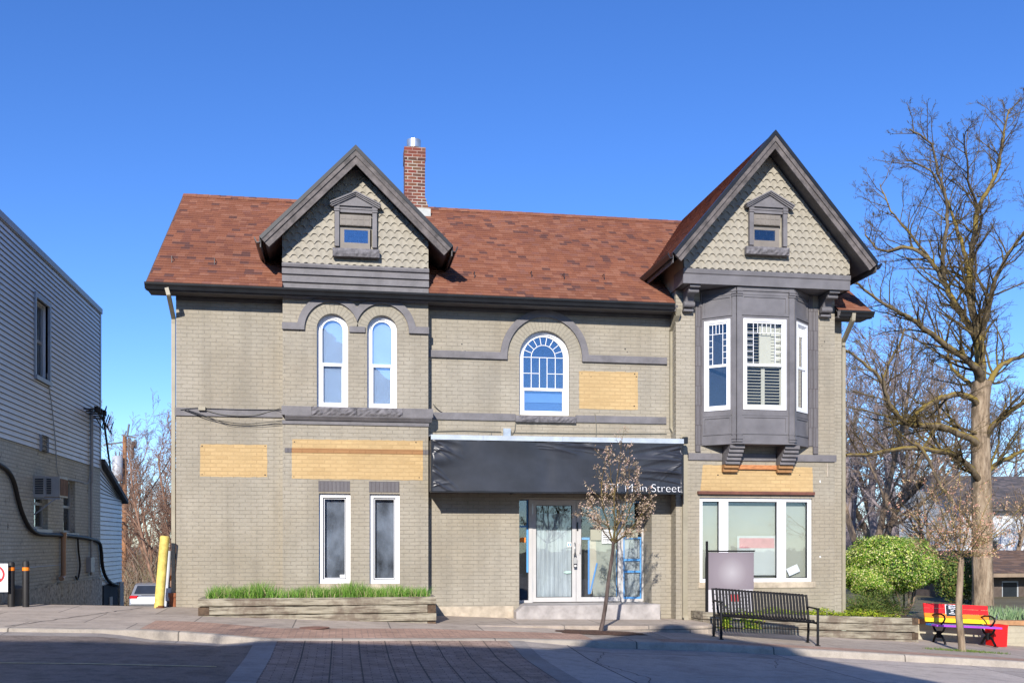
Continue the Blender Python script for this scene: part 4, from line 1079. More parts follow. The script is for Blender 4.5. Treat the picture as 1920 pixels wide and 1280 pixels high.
# ---- awning ------------------------------------------------------------------
YA2 = -.77
ax0, ax1 = 1.655, 6.665
az0, az1, az2 = 2.575, 3.575, 3.665
rnd = random.Random(5)
nx_, nz_ = 260, 84; vs = []
folds = [(1.0, rnd.uniform(.05, 1.0), -rnd.uniform(.10, .34), rnd.uniform(-.35, .25), rnd.uniform(.010, .024), rnd.uniform(.008, .020)) for _ in range(20)]
folds += [(0.0, rnd.uniform(.05, 1.0), rnd.uniform(.03, .13), rnd.uniform(-.5, .3), rnd.uniform(.010, .024), rnd.uniform(.008, .018)) for _ in range(12)]
folds += [(rnd.uniform(.40, .62), rnd.uniform(.84, .98), rnd.uniform(.10, .25), rnd.uniform(-.08, .02), rnd.uniform(.008, .016), rnd.uniform(.005, .010)) for _ in range(10)]
def wr(u, v):
    d = 0.0; s_ = math.sin(math.pi * v)
    d += .018 * math.sin(math.pi * v) * math.sin(math.pi * u)                  # hangs in slightly
    er = max(0, 1 - (1 - u) / .30); el = max(0, 1 - u / .12)
    for i, k in enumerate((9, 14, 21)):
        d += er ** 1.3 * .030 / (i + 1) * math.sin(k * v + 5 * (1 - u) * (v - .5) * 3 + i) * (.3 + s_)
        d += el ** 1.2 * .014 / (i + 1) * math.sin(k * v + i * 2 - 8 * u * (v - .5)) * (.3 + s_)
    for (u0, v0, du, dv, wv, am) in folds:
        s1 = (u - u0) / du
        if 0 <= s1 <= 1:
            cvv = v0 + dv * s1 - .10 * s1 * s1; q1 = (v - cvv) / (wv * (1 + 1.5 * s1))
            if abs(q1) < 3: d -= am * math.exp(-q1 * q1) * min(1, s1 * 8) * (1 - s1) ** .8
    t = max(0, 1 - (1 - v) / .35)
    d += t * .020 * math.sin(38 * u + 5 * v) * math.exp(-((u - .57) / .17) ** 2)
    d += .0015 * math.sin(23 * u + 11 * v) * math.sin(7 * u) + .006 * max(0, v - .6) * math.sin(71 * u + 4 * math.sin(9 * u))
    d += .008 * math.exp(-((u - .45) / .03) ** 2) * s_
    return d
for j in range(nz_ + 1):
    for i in range(nx_ + 1):
        u, v = i / nx_, j / nz_; e = 0 if i in (0, nx_) or j in (0, nz_) else wr(u, v)
        vs.append((lerp(ax0 + .03, ax1 - .03, u), YA2 + e, lerp(az0 + .02, az1, v) - (.02 * math.sin(math.pi * u) if j == nz_ else 0)))
fs = [(j * (nx_ + 1) + i, j * (nx_ + 1) + i + 1, (j + 1) * (nx_ + 1) + i + 1, (j + 1) * (nx_ + 1) + i) for j in range(nz_) for i in range(nx_)]
mb = MB(); mb.add(vs, fs, smooth=True)
mb.add([(ax0 + .012, YA2 + .02, az0 + .03), (ax0 + .012, -.02, az0 + .03), (ax0 + .012, -.02, az1), (ax0 + .012, YA2 + .02, az1)], [(0, 3, 2, 1)])
mb.add([(ax1 - .012, YA2 + .02, az0 + .03), (ax1 - .012, YR - .005, az0 + .03), (ax1 - .012, YR - .005, az1), (ax1 - .012, YA2 + .02, az1)], [(0, 1, 2, 3)])
AW = mb.build('awning', vinyl_m, B)
mb = MB()
for (x, z) in ((ax0, az0), (ax1 - .03, az0)): mb.box(x, YA2 + .0, z, x + .03, YA2 + .03, az1)
mb.box(ax0 + .03, YA2 + .012, az0 - .005, ax1 - .03, YA2 + .04, az0 + .02)
for x in (ax0 + .02, 3.3, 5.0, ax1 - .05): mb.box(x, YA2 + .04, az0, x + .025, -.01 if x < 6.5 else YR - .01, az0 + .025)
mb.box(ax0 + .02, YA2 + .06, az1 + .0, ax1 - .02, -.012, az1 + .02)
mb.build('awning_frame', dark_m, AW)
mb = MB()
for a, b_ in ((0, .20), (.20, .51), (.51, 1)):
    mb.yz([(YA2 - .015, az1 - .005), (YA2 - .015, az2 - .012), (YA2 - .0, az2), (-.01, az2 + .05), (-.01, az2 + .03), (YA2 + .01, az2 - .015), (YA2 + .005, az1 - .005)], lerp(ax0, ax1, a) + .002, lerp(ax0, ax1, b_) - .001)
mb.build('awning_flashing', awtop_m, AW)
MB().box(ax1 + .002, YA2, az1 + .0, ax1 + .09, YA2 + .12, az1 + .13).build('end_bracket', dark_m, AW)
MB().box(1.54, YG - .003, 2.45, 1.56, YG, 3.6)
def text(body, size, loc, mat, parent, name='lettering', align='LEFT', rz=0, thick=.002, sx=1.0, rx=90):
    cu = bpy.data.curves.new(name, 'FONT'); cu.body = body; cu.size = size; cu.extrude = thick; cu.align_x = align; cu.offset = -.022 * size if size > .2 else 0
    ob = bpy.data.objects.new(name, cu); COL.objects.link(ob)
    dg = bpy.context.evaluated_depsgraph_get(); me = bpy.data.meshes.new_from_object(ob.evaluated_get(dg))
    bpy.data.objects.remove(ob); me.materials.clear(); me.materials.append(mat)
    o = bpy.data.objects.new(name, me); COL.objects.link(o); o.location = loc; o.rotation_euler = (math.radians(rx), 0, rz); o.scale = (sx, 1, 1)
    if parent is not None: o.parent = parent
    return o
tx0, tz0 = W(1129, 921, YA2 - .012); tx1 = W(1271, 921, YA2)[0]
t = text('171 Main Street', .228, (tx0, YA2 - .022, tz0), let_m, AW, 'lettering')
t.scale.x = (tx1 - tx0) / max(.1, t.dimensions.x)

# ---- entrance ----------------------------------------------------------------
Zs = .372
mb = MB(); sx0, sx1 = W(968, 1140, -.33)[0], W(1238, 1140, -.33)[0]
mb.xz([(sx0, apz(sx0) - .05), (sx1, apz(sx1) - .05), (sx1, Zs), (sx0 + .14, Zs), (sx0, Zs - .13)], -.33, YD - .01)
mb.build('doorstep', step_m, B)
def dr(a, b_, c_, d_, y=YD): return wrect(a, b_, c_, d_, y)
zd0 = Zs + .003; zdt = DZT
DRm = MB()
xa = DX0 + .002; xb = DX1 - .002
px = [W(p, 1000, YD)[0] for p in (991, 998, 1080, 1164, 1168, 1203)]
DRm.box(px[0], YD - .03, zd0, px[1], YD + .06, zdt); DRm.box(px[3], YD - .03, zd0, px[4], YD + .06, zdt); DRm.box(px[5], YD - .03, zd0, xb, YD + .06, zdt)
zh = W(1040, 937, YD)[1]; DRm.box(xa, YD - .032, zh, xb, YD + .06, zdt - .003)
DRm.box(xa, YD - .025, zd0, px[0], YD + .06, zd0 + .05); DRm.box(px[4], YD - .025, zd0, px[5], YD + .06, zd0 + .06)
door_frame = DRm.build('door_frame', alu_m, B)
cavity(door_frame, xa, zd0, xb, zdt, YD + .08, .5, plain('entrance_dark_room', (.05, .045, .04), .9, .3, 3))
for k, (a, b_, ga, gb) in enumerate(((px[1], px[2], 1005, 1072.5), (px[2], px[3], 1089.5, 1158))):
    gz0, gz1 = W(1040, 1119, YD)[1], W(1040, 947, YD)[1]; g0, g1 = W(ga, 1000, YD)[0], W(gb, 1000, YD)[0]
    mb = MB(); ringmb(mb, rect(a + .004, zd0 + .012, b_ - .004, zh - .004), rect(g0, gz0, g1, gz1), YD - .012, YD + .045)
    dd = mb.build('door', alu_m, B); dd['label'] = ('left glass door with grey paper behind it', 'right glass door with blue tape and notices')[k]
    mb = MB(); ringmb(mb, rect(g0 - .001, gz0 - .001, g1 + .001, gz1 + .001), inset(rect(g0, gz0, g1, gz1), .011), YD + .0, YD + .02); mb.build('dark_gasket', dark_m, dd)
    MB().box(g0, YD + .018, gz0, g1, YD + .024, gz1).build('pane', glass_m, dd)
    hb = MB()
    hx = b_ - .04 if k == 0 else a + .05
    if k == 0:
        hb.tube([(hx, YD - .015, W(0, 1044, YD)[1] if 0 else 1.36), (hx, YD - .07, 1.35), (hx, YD - .07, 1.62), (hx, YD - .015, 1.61)], .011, 8)
    else:
        hb.box(hx - .03, YD - .02, 1.36, hx + .045, YD - .012, 1.63); hb.tube([(hx + .02, YD - .02, 1.40), (hx + .02, YD - .065, 1.40), (hx + .02, YD - .065, 1.58), (hx + .02, YD - .02, 1.58)], .011, 8)
    hb.build('handle', steel_m if k == 0 else alu_m, dd)
    hg = MB(); hxg = a + .0 if k == 0 else b_ - .0
    for z in (.62, 2.2): hg.box(hxg - .012, YD - .022, z, hxg + .012, YD - .012, z + .22)
    hg.build('hinge', steel_m, dd)
    if k == 0:
        zt2 = W(1040, 962, YD)[1]
        n = 26; vs = []
        for i in range(n + 1):
            x = lerp(g0 + .01, g1 - .005, i / n); y = YD + .045 + .008 * math.sin(i * 1.9) + .004 * math.sin(i * 4.1)
            vs += [(x, y, gz0), (x, y, zt2)]
        mb = MB(); mb.add(vs, [(2 * i, 2 * i + 2, 2 * i + 3, 2 * i + 1) for i in range(n)]); mb.add([(v[0], v[1] + .004, v[2]) for v in vs], [(2 * i, 2 * i + 1, 2 * i + 3, 2 * i + 2) for i in range(n)])
        mb.build('paper_cover', frost_m, dd)
        q = dr(1064, 1016, 1072, 1025, YD); MB().box(q[0], YD + .008, q[1], q[2], YD + .014, q[3]).build('sticker', paper_m, dd)
        MB().box(q[0] + .015, YD + .004, q[1] + .02, q[0] + .035, YD + .0075, q[3] - .02).box(q[2] - .04, YD + .004, q[1] + .02, q[2] - .02, YD + .0075, q[3] - .02).build('sticker_mark', tape_m, dd)
        q = dr(1057, 1070, 1071, 1074.5, YD); MB().xz([(q[0], (q[1] + q[3]) / 2), (q[0] + .05, q[1]), (q[2], q[1] + .01), (q[2], q[3]), (q[0] + .05, q[3])], YD + .006, YD + .012).build('pale_green_tape', plain('pale_green', (.42, .62, .52), .7, .05), dd)
    else:
        q = dr(1113, 1012, 1157, 1119, YD); MB().box(q[0], YD + .06, gz0, q[2], YD + .065, gz1 - .52).build('paper_cover', frost2_m, dd)
        q = dr(1105, 1012, 1120, 1113, YD); MB().xz([(q[0], q[1]), (q[0] + .06, q[1]), (q[2] - .0, q[1] + .55), (q[2] - .02, q[3]), (q[0], q[3])], YD + .050, YD + .055).build('paper_strip', plain('tan_paper', (.52, .45, .33), .8, .08), dd)
        tp = MB()
        for (pa, pt, pb, pbm) in ((1103, 1012, 1106, 1113), (1089.5, 947, 1103, 949.5), (1089.5, 1007, 1106, 1011), (1156, 1030, 1158, 1119)):
            q = dr(pa, pt, pb, pbm, YD); tp.box(q[0], YD + .030, q[1], q[2], YD + .034, q[3])
        a_, b2 = at(1120, 1055, YD), at(1107, 1112, YD); tp.beam((a_.x, YD + .032, a_.z), (b2.x, YD + .032, b2.z), .004, .03, up=(1, 0, 0))
        tp.build('blue_tape', tape_m, dd)
        for (pa, pt, pb, pbm, m_) in ((1107, 988, 1127, 1012, frost2_m), (1128.5, 992, 1148.5, 1018, paper_m)):
            q = dr(pa, pt, pb, pbm, YD); nt_ = MB().box(q[0], YD + .004, q[1], q[2], YD + .010, q[3]).build('notice', m_, dd)
        mb = MB(); q = dr(1130, 996, 1147, 1014, YD)
        for i in range(6):
            z = lerp(q[3], q[1], i / 5.5); rr = random.Random(i); x = q[0]
            while x < q[2] - .02:
                l = rr.uniform(.015, .05); mb.box(x, YD + .0005, z - .016, min(x + l, q[2]), YD + .0035, z); x += l + .008
        mb.build('notice_print', ink_m, dd)
        MB().box(a + .012, YD - .024, 1.86, a + .045, YD - .0125, 2.04).build('mail_slot', dark_m, dd)
# left and right sidelights
o = MB().box(xa, YD + .02, zd0 + .05, px[0], YD + .026, zh).build('sidelight', glass_m, B); o['label'] = 'dark left sidelight'
MB().box(px[0] - .04, YD + .013, 1.0, px[0] - .002, YD + .018, zh).box(xa, YD + .013, 1.93, px[0] - .04, YD + .018, 1.965).build('blue_tape', tape_m, o)
MB().box(xa + .12, YD + .012, 1.62, xa + .24, YD + .018, 1.72).build('sticker', orange_m, o)
text('171', .09, (xa + .15, YD + .010, 1.49), let_m, o, 'house_number') if False else None
o = MB().box(px[4], YD + .02, zd0 + .06, px[5], YD + .026, zh).build('sidelight', glass_m, B); o['label'] = 'right sidelight masked with blue tape'
mb = MB(); zz1 = W(1180, 1008, YD)[1]
for z in (zz1, W(1180, 1049, YD)[1], W(1180, 1071, YD)[1], zd0 + .08): mb.box(px[4] + .005, YD + .010, z - .022, px[5] - .005, YD + .015, z + .022)
for x in (px[4] + .005, px[5] - .035): mb.box(x, YD + .0095, zd0 + .10, x + .03, YD + .0145, zz1 - .03)
mb.box(px[4] + .005, YD + .0095, zh - .05, px[5] - .005, YD + .0145, zh - .01)
mb.split('blue_tape', tape_m, o)
MB().box(px[4] + .03, YD + .05, zd0 + .08, px[5] - .03, YD + .055, zz1).build('paper_cover', frost_m, o)
q = dr(1175, 983, 1196, 1008, YD); MB().box(q[0], YD + .002, q[1], q[2], YD + .008, q[3]).build('notice', frost2_m, o)
# lock box hanging on the handle
lx = px[2] - .04; LB = thing('lock_box', 'small grey key lock box hanging from the left door handle', 'lock box', (lx, YD - .085, 1.10))
MB().box(-.035, -.02, .08, .035, .02, .20).build('case', plain('lockbox_grey', (.35, .35, .34), .5, .1), LB); MB().box(-.03, -.028, .0, .03, -.0, .07).box(-.02, -.031, .015, .02, -.0285, .055, 1).build('tag_box', [black_metal_m, paper_m], LB)
MB().tube([(-.02, 0, .20), (-.022, 0, .28), (0, .01, .31), (.022, 0, .28), (.02, 0, .20)], .006, 6).build('shackle', black_metal_m, LB)

# ---- chimney -----------------------------------------------------------------
yc_ = 3.62
cx0, cx1 = W(759, 340, yc_)[0], W(797, 340, yc_)[0]
z_t = W(778, 276, yc_)[1]; z_c = W(778, 300, yc_)[1]; z_b = W(778, 398, yc_)[1]; z_s = W(778, 371, yc_)[1]
mb = MB().box(cx0, yc_, z_b - .5, cx1, yc_ + .46, z_c - .001).box(cx0 - .012, yc_ - .014, z_c, cx1 + .012, yc_ + .474, z_t)
for i in range(4): e = .022 * (i + 1); zt_ = z_s - .075 * i; mb.box(cx0 - .01 + .001 * i, yc_ - e, z_b - .4 + i * .001, cx1 + e, yc_ + .45, zt_)
ch = mb.build('chimney', chim_m, B)
mc = ((cx0 + cx1) / 2 - .01, yc_ + .23)
MB().tube([(mc[0], mc[1], z_t), (mc[0], mc[1], z_t + .05), (mc[0], mc[1], z_t + .05), (mc[0], mc[1], z_t + .24)], [.13, .13, .165, .165], 28, smooth=False).build('flue_cap', steel_m, ch)
MB().box(cx0 - .05, yc_ - .13, z_b - .42, cx1 + .12, yc_ + .5, z_b + .06).build('flashing', flash_m, ch)

# ---- downspouts, wires, small fittings ----------------------------------------
def pipe(name, pts, w_, d_, mat=tan_m, parent=B, r=None):
    mb = MB()
    for a, b_ in zip(pts, pts[1:]):
        a, b_ = Vector(a), Vector(b_); d = (b_ - a).normalized(); up = Vector((0, -1, 0)) if abs(d.y) < .9 else Vector((0, 0, 1))
        mb.beam(a - d * .012, b_ + d * .012, w_, d_, up=up)
    return mb.build(name, mat, parent)
p0 = at(313, 541, YE - .03); p1 = at(316, 552, YE - .03); p2 = at(325.5, 597, .05)
pipe('downspout', [p0, p1, p2 + Vector((0, 0, .0)), (XL - .055, .06, p2.z - .1), (XL - .055, .06, .62)], .07, .07)
MB().tube([(XL - .06, .06, .12), (XL - .06, .06, .60)], .075, 12).tube([(XL - .06, .06, .58), (XL - .06, .06, .66)], .09, 12).build('clay_drain_pipe', plain('rusty_clay', (.30, .10, .04), .8, .25, 8), B)
xd = W(1260, 700, -.06)[0]
p = W(1259, 803, -.06); p3 = at(1284, 822, YR - .06)
pipe('downspout', [(xd, YE - .02, 6.30), (xd, YE + .05, 6.2), (xd, -.06, 5.95), (xd, -.06, p[1] + .02), (xd + .05, -.12, p[1] - .1), (p3.x, YR - .06, p3.z), (p3.x, YR - .06, .12), (p3.x + .02, YR - .11, .03)], .095, .07)
MB().box(p3.x - .045, YR - .11, .0, p3.x + .045, YR - .02, .10).build('downspout_boot', dark_m, B)
q0 = at(1600, 588, YE - .03); q1 = at(1599, 600, YE - .03); q2 = Vector((XE + .06, .05, W(1578, 641, .05)[1]))
pipe('downspout', [q0, q1, q2, (XE + .06, .05, q2.z - .1), (XE + .06, .05, 0)], .075, .075)
def wire(pts, r=.007, mat=dark_m, name='cable', n=5, sub=5):
    P = [Vector(p) for p in pts]; out = []
    for i in range(len(P) - 1):
        a, b_, c_, d_ = P[max(i - 1, 0)], P[i], P[i + 1], P[min(i + 2, len(P) - 1)]
        for k in range(sub):
            t = k / sub; out.append(.5 * ((2 * b_) + (c_ - a) * t + (2 * a - 5 * b_ + 4 * c_ - d_) * t * t + (3 * b_ - a - 3 * c_ + d_) * t ** 3))
    out.append(P[-1]); mb = MB().tube(out, r, n); return mb.build(name, mat, B)
wl = plain('painted_cable', (.16, .15, .12), .6, .1)
wire([at(338, 768, -.05), at(370, 764, -.06), at(400, 766, -.05), at(470, 768, -.05), at(527, 767, -.06)], .006)
wire([at(345, 768, -.06), at(400, 786, -.07), at(455, 794, -.07), at(505, 791, -.07), at(529, 788, -.1)], .008)
wire([at(352, 768, -.06), at(390, 781, -.06), at(430, 795, -.06), at(480, 797, -.06), at(529, 791, -.1)], .005)
wire([at(381, 767, -.06), at(420, 777, -.06), at(475, 778, -.06), at(515, 768, -.06), at(530, 763, -.3)], .006, wl)
a = wrect(372, 762, 385, 769, -.08); MB().box(a[0], -.10, a[1], a[2], 0, a[3]).build('junction_box', tan_m, B)
wire([at(812, 757, -.08), at(822, 768, -.03), at(832, 774, -.02)], .006)
wire([at(815, 808, -.02), at(870, 807, -.02), at(940, 809, -.02)], .010, wl); wire([at(960, 811, -.02), at(1100, 812, -.02), at(1250, 813, -.02)], .009, wl)
wire([at(966, 793, -.03), at(965, 806, -.03), at(960, 814, -.03)], .008, wl); wire([at(1116, 776, -.05), at(1118, 800, -.03), at(1117, 822, -.03)], .007, wl); wire([at(921, 810, -.02), at(921, 818, -.02)], .006, wl)
a = wrect(943, 803, 957, 817, -.05); MB().box(a[0], -.09, a[1], a[2], 0, a[3]).build('flood_light_box', steel_m, B)
wire([at(1551, 868, YR - .01), at(1551.5, 893, YR - .01)], .008, plain('pale_conduit', (.5, .42, .34), .6))
for k, (p_, q_) in enumerate(((322, 492), (402, 496), (890, 521), (997, 520), (1058, 524), (1133, 525))):
    y = .0 + .1 * (k % 2); 
    for it in range(12):
        X, Z = W(p_, q_, y); zr_ = ZE + (y - YE) * (ZR - ZE) / (YRI - YE) + .01
        y += (Z - zr_) * .9
        y = max(-.4, min(1.2, y))
    MB().box(X - .006, y, zr_, X + .006, y + .012, zr_ + .13).beam((X, y + .01, zr_ + .13), (X, y + .17, zr_ + .13), .012, .008).build('snow_guard', dark_m, B)

# ------------------------------------------------------------------ left neighbour (alley wall in shade)
XN = -6.2
NB = thing('neighbour_building', 'grey sided building on painted brick ground floor at the left side of the alley', 'building')
lap_shade_m = plain('siding_lap_shade', (.16, .17, .18), .8)
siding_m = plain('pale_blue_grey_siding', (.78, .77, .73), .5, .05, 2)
side2_m = plain('annex_siding', (.76, .75, .71), .5, .05, 2)
gb_m = bricks('grey_green_painted_brick', [(.56, .545, .46), (.52, .505, .425), (.60, .585, .50)], (.30, .29, .245), bmp=1.0, joint=.6, dirt=(.14, .13, .12))
stucco_m = plain('rough_pebble_dash', (.50, .475, .40), .95, .35, 14, bmp=1.0, bscale=26)
wframe_m = plain('dull_window_frame', (.36, .38, .39), .5, .08)
def clapboards(name, x, y0, y1, z0f, z1f, mat, parent, step=.105, holes=()):
    """lapped boards on a wall facing +X between y0 and y1; z0f/z1f give the top edge at y"""
    mb = MB(); n = int((max(z1f(y0), z1f(y1)) - z0f) / step) + 1
    for i in range(n):
        a, b_ = z0f + i * step, z0f + (i + 1) * step
        segs = [(y0, y1)]
        for (hy0, hy1, hz0, hz1) in holes:
            if b_ > hz0 and a < hz1: segs = [s_ for (u, v) in segs for s_ in ((u, min(v, hy0)), (max(u, hy1), v)) if s_[1] - s_[0] > .01]
        for (u, v) in segs:
            tu, tv = min(b_, z1f(u)), min(b_, z1f(v)); au, av = min(a, z1f(u)), min(a, z1f(v))
            if tu <= au + .002 and tv <= av + .002: continue
            mb.add([(x + .022, u, au), (x + .022, v, av), (x + .001, v, tv), (x + .001, u, tu)], [(0, 1, 2, 3)])
            mb.add([(x + .022, u, au), (x + .022, v, av), (x - .002, v, av), (x - .002, u, au)], [(3, 2, 1, 0)], 1)
            mb.add([(x + .0225, u, au - .001), (x + .0225, v, av - .001), (x + .0225, v, av + .009), (x + .0225, u, au + .009)], [(0, 1, 2, 3)], 1)  # dark strip and underside: shade below each lap put into the colour
    return mb.build(name, [mat, lap_shade_m], parent)
def yx(px, py, X=XN): return WX(px, py, X)
yF = -.55                       # near end (just outside the frame)
yN = yx(188, 700)[0]            # far corner
zTop = (yx(188, 583)[1] + yx(10, 407)[1]) / 2
zSid = (yx(188, 879)[1] + yx(8, 822)[1]) / 2
up = (yx(65, 553), yx(90, 718)); uw = (up[0][0], up[1][0], yx(90, 716)[1], yx(65, 556)[1])
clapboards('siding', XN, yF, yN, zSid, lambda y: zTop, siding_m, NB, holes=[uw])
# ground floor brick wall with two window openings
def yzrect(a, b_, X=XN):   # pixel corner near-top, far-bottom
    y0, z1 = yx(a[0], a[1], X); y1, z0 = yx(b_[0], b_[1], X); return y0, y1, z0, z1
g1 = yzrect((64, 905), (90, 992)); g2 = yzrect((119, 898), (141, 999))
g1 = (g1[0], g1[1], g1[2], yx(64, 893)[1])
def wallx(mb, outer, holes, x, depth):
    t = MB().wall(outer, holes, 0, depth); n = len(t.v)
    vs = [(x - v[1], v[0], v[2]) for v in t.v]
    mb.add(vs, t.f); return mb
mb = MB(); wallx(mb, [(yF, -3.5), (yN, -3.5), (yN, zSid), (yF, zSid)], [rect(g[0], g[2], g[1], g[3]) for g in (g1, g2)], XN, .16)
mb.add([(XN, yF, -1), (XN, yF, zSid), (XN - 12, yF, zSid), (XN - 12, yF, -1)], [(0, 1, 2, 3)]); mb.add([(XN, yN, -3.5), (XN, yN, zSid), (XN - 12, yN, zSid), (XN - 12, yN, -3.5)], [(3, 2, 1, 0)])
mb.build('brick_wall', gb_m, NB)
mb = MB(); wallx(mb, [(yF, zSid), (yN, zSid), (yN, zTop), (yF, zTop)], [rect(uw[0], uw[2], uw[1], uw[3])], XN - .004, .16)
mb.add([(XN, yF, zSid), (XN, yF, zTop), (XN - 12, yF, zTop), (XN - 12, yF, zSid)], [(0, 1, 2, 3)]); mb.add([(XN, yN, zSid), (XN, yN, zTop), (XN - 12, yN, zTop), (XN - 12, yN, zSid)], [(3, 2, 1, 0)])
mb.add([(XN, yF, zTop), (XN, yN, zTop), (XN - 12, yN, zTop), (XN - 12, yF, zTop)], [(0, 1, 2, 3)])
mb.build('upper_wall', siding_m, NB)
MB().box(XN + .0, yF, zTop - .10, XN + .05, yN + .04, zTop + .03).box(XN - .01, yN - .10, zSid, XN + .026, yN + .012, zTop - .10).build('corner_trim', wframe_m, NB)
zst = yx(100, 1096)[1]
mb = MB(); yA, yB = yx(60, 1100)[0], yN; nn = 60
vs = []; rnd = random.Random(4)
for j in range(12):
    for i in range(nn + 1):
        vs.append((XN + .02 + rnd.uniform(0, .035), lerp(yF, yB, i / nn), lerp(-2.6, zst + rnd.uniform(-.05, .05) * (j == 11), j / 11)))
mb.add(vs, [(j * (nn + 1) + i, j * (nn + 1) + i + 1, (j + 1) * (nn + 1) + i + 1, (j + 1) * (nn + 1) + i) for j in range(11) for i in range(nn)])
mb.build('pebble_dash_base', stucco_m, NB)
def side_window(g, rail=True, lab=None):
    y0, y1, z0, z1 = g; x = XN - .10; f = .06; mb = MB()
    for (a, b_, c_, d_) in ((y0, y0 + f, z0, z1), (y1 - f, y1, z0, z1), (y0 + f, y1 - f, z0, z0 + f), (y0 + f, y1 - f, z1 - f, z1)): mb.box(x - .05, a, c_, x, b_, d_)
    if rail: mb.box(x - .05, y0 + f, (z0 + z1) / 2 - .03, x - .004, y1 - f, (z0 + z1) / 2 + .03)
    o = mb.build('window', wframe_m, NB)
    if lab: o['label'] = lab
    MB().box(x - .035, y0 + f, z0 + f, x - .030, y1 - f, z1 - f).build('pane', glass_m, o)
    MB().add([(x - .3, y0, z0), (x - .3, y1, z0), (x - .3, y1, z1), (x - .3, y0, z1)], [(0, 1, 2, 3)]).build('room_recess', room_m, o)
    MB().box(XN - .08, y0 - .08, z0 - .09, XN + .07, y1 + .08, z0 - .003).build('sill', wframe_m, o)
    return o
side_window(g1, lab='ground floor window under the air conditioner'); side_window(g2, lab='ground floor window beside the air conditioner')
o = side_window(uw, lab='tall upper window set in the grey siding')
mb = MB(); y0, y1, z0, z1 = uw; e = .09
for (a, b_, c_, d_) in ((y0 - e, y0, z0 - e, z1 + e), (y1, y1 + e, z0 - e, z1 + e), (y0, y1, z1, z1 + e), (y0, y1, z0 - e, z0)): mb.box(XN - .05, a, c_, XN + .045, b_, d_)
mb.build('casing', wframe_m, o)
# louvred vent
q = yzrect((73, 814), (86, 849)); mb = MB()
ringmb(t := MB(), rect(q[0], q[2], q[1], q[3]), inset(rect(q[0], q[2], q[1], q[3]), .04), 0, .06); mb.add([(XN + v[1] , v[0], v[2]) for v in t.v], t.f)
for i in range(6): z = lerp(q[2] + .05, q[3] - .05, i / 5); mb.obox((XN + .03, (q[0] + q[1]) / 2, z), (.022, 0, -.014), (0, (q[1] - q[0]) / 2 - .04, 0), (.002, 0, .004))
mb.build('wall_vent', wframe_m, NB)
# air conditioner
ay0, az1_ = yx(78, 890, XN + .35)[0], yx(100, 888, XN + .45)[1]
ay0 = yx(64, 900)[0] - .05; ay1 = ay0 + .66; azb = yx(64, 932)[1]; azt = azb + .44
AC = MB().box(XN - .1, ay0, azb, XN + .22, ay1, azt).box(XN + .225, ay0 + .01, azb + .015, XN + .50, ay1 - .01, azt - .01).build('air_conditioner', plain('beige_metal_case', (.40, .38, .33), .5, .1), NB)
MB().box(XN + .502, ay0 + .05, azb + .05, XN + .512, ay1 - .05, azt - .05).build('rusty_coil_panel', plain('rusty_brown_panel', (.20, .115, .07), .8, .3, 6), AC)
mb = MB()
for i in range(9): z = lerp(azb + .07, azt - .08, i / 8); mb.box(XN + .03, ay0 - .006, z, XN + .19, ay0 - .001, z + .022); mb.box(XN + .25, ay0 + .001, z, XN + .34, ay0 + .009, z + .022)
mb.build('side_louvres', dark_m, AC)
MB().beam((XN, ay0 + .06, azb - .02), (XN + .5, ay0 + .06, azb - .02), .04, .03).beam((XN + .4, ay0 + .06, azb - .03), (XN, ay0 + .06, azb - .35), .03, .02).build('support_bracket', wframe_m, AC)
# heavy black cable looping along the wall
P = [(-6, 868), (14, 882), (26, 903), (34, 935), (42, 962), (55, 988), (72, 1000), (100, 1002), (140, 1005), (170, 1010), (186, 1017), (190, 1035), (192, 1060), (198, 1080), (208, 1092), (220, 1096)]
def wpts(P, off=.05):
    out = []
    for px, py in P:
        y, z = yx(px, py, XN + off); out.append((XN + off, y, z))
    return out
def wire2(pts, r, mat, name, parent, n=8, sub=4):
    o = wire(pts, r, mat, name, n, sub); o.parent = parent; return o
bk = plain('black_rubber', (.016, .014, .013), .6, .2)
wire2(wpts(P, .06), .045, bk, 'thick_black_cable', NB)
wire2(wpts([(146, 1006), (147, 1030), (150, 1060), (146, 1085), (142, 1080)], .05), .022, bk, 'hanging_cable', NB)
wire2(wpts([(88, 700), (97, 760), (104, 830), (108, 885), (120, 896), (150, 902), (165, 905), (172, 870)], .03), .010, wframe_m, 'thin_cable', NB)
mb = MB().tube([Vector(p) for p in wpts([(172, 765), (172, 905)], .06)], .04, 8); mb.tube([Vector(p) for p in wpts([(171, 905), (171, 1078)], .06)], .032, 8)
mb.build('conduit', wframe_m, NB)
pp = wpts([(171, 1058)], .08)[0]; MB().box(XN, pp[1] - .18, pp[2] - .18, XN + .12, pp[1] + .18, pp[2] + .18).build('meter_box', wframe_m, NB)
# weatherhead with insulators
c0 = Vector(wpts([(180, 780)], .18)[0]); mb = MB()
rnd = random.Random(8)
for i in range(5):
    y = c0.y - .5 + i * .22; mb.beam((XN, y, c0.z + .12 - i * .03), (XN + .28, y, c0.z + .1 - i * .03), .03, .03); mb.tube([(XN + .3, y, c0.z + .05), (XN + .3, y, c0.z + .18)], .05, 8)
for i in range(7):
    a = c0 + Vector((.1, rnd.uniform(-.5, .5), rnd.uniform(-.2, .2))); mb.tube([a, a + Vector((.12, .2, -.25)), a + Vector((.05, .42, -.12)), a + Vector((.1, .5, .1))], .014, 5)
mb.build('cable_bracket', bk, NB)
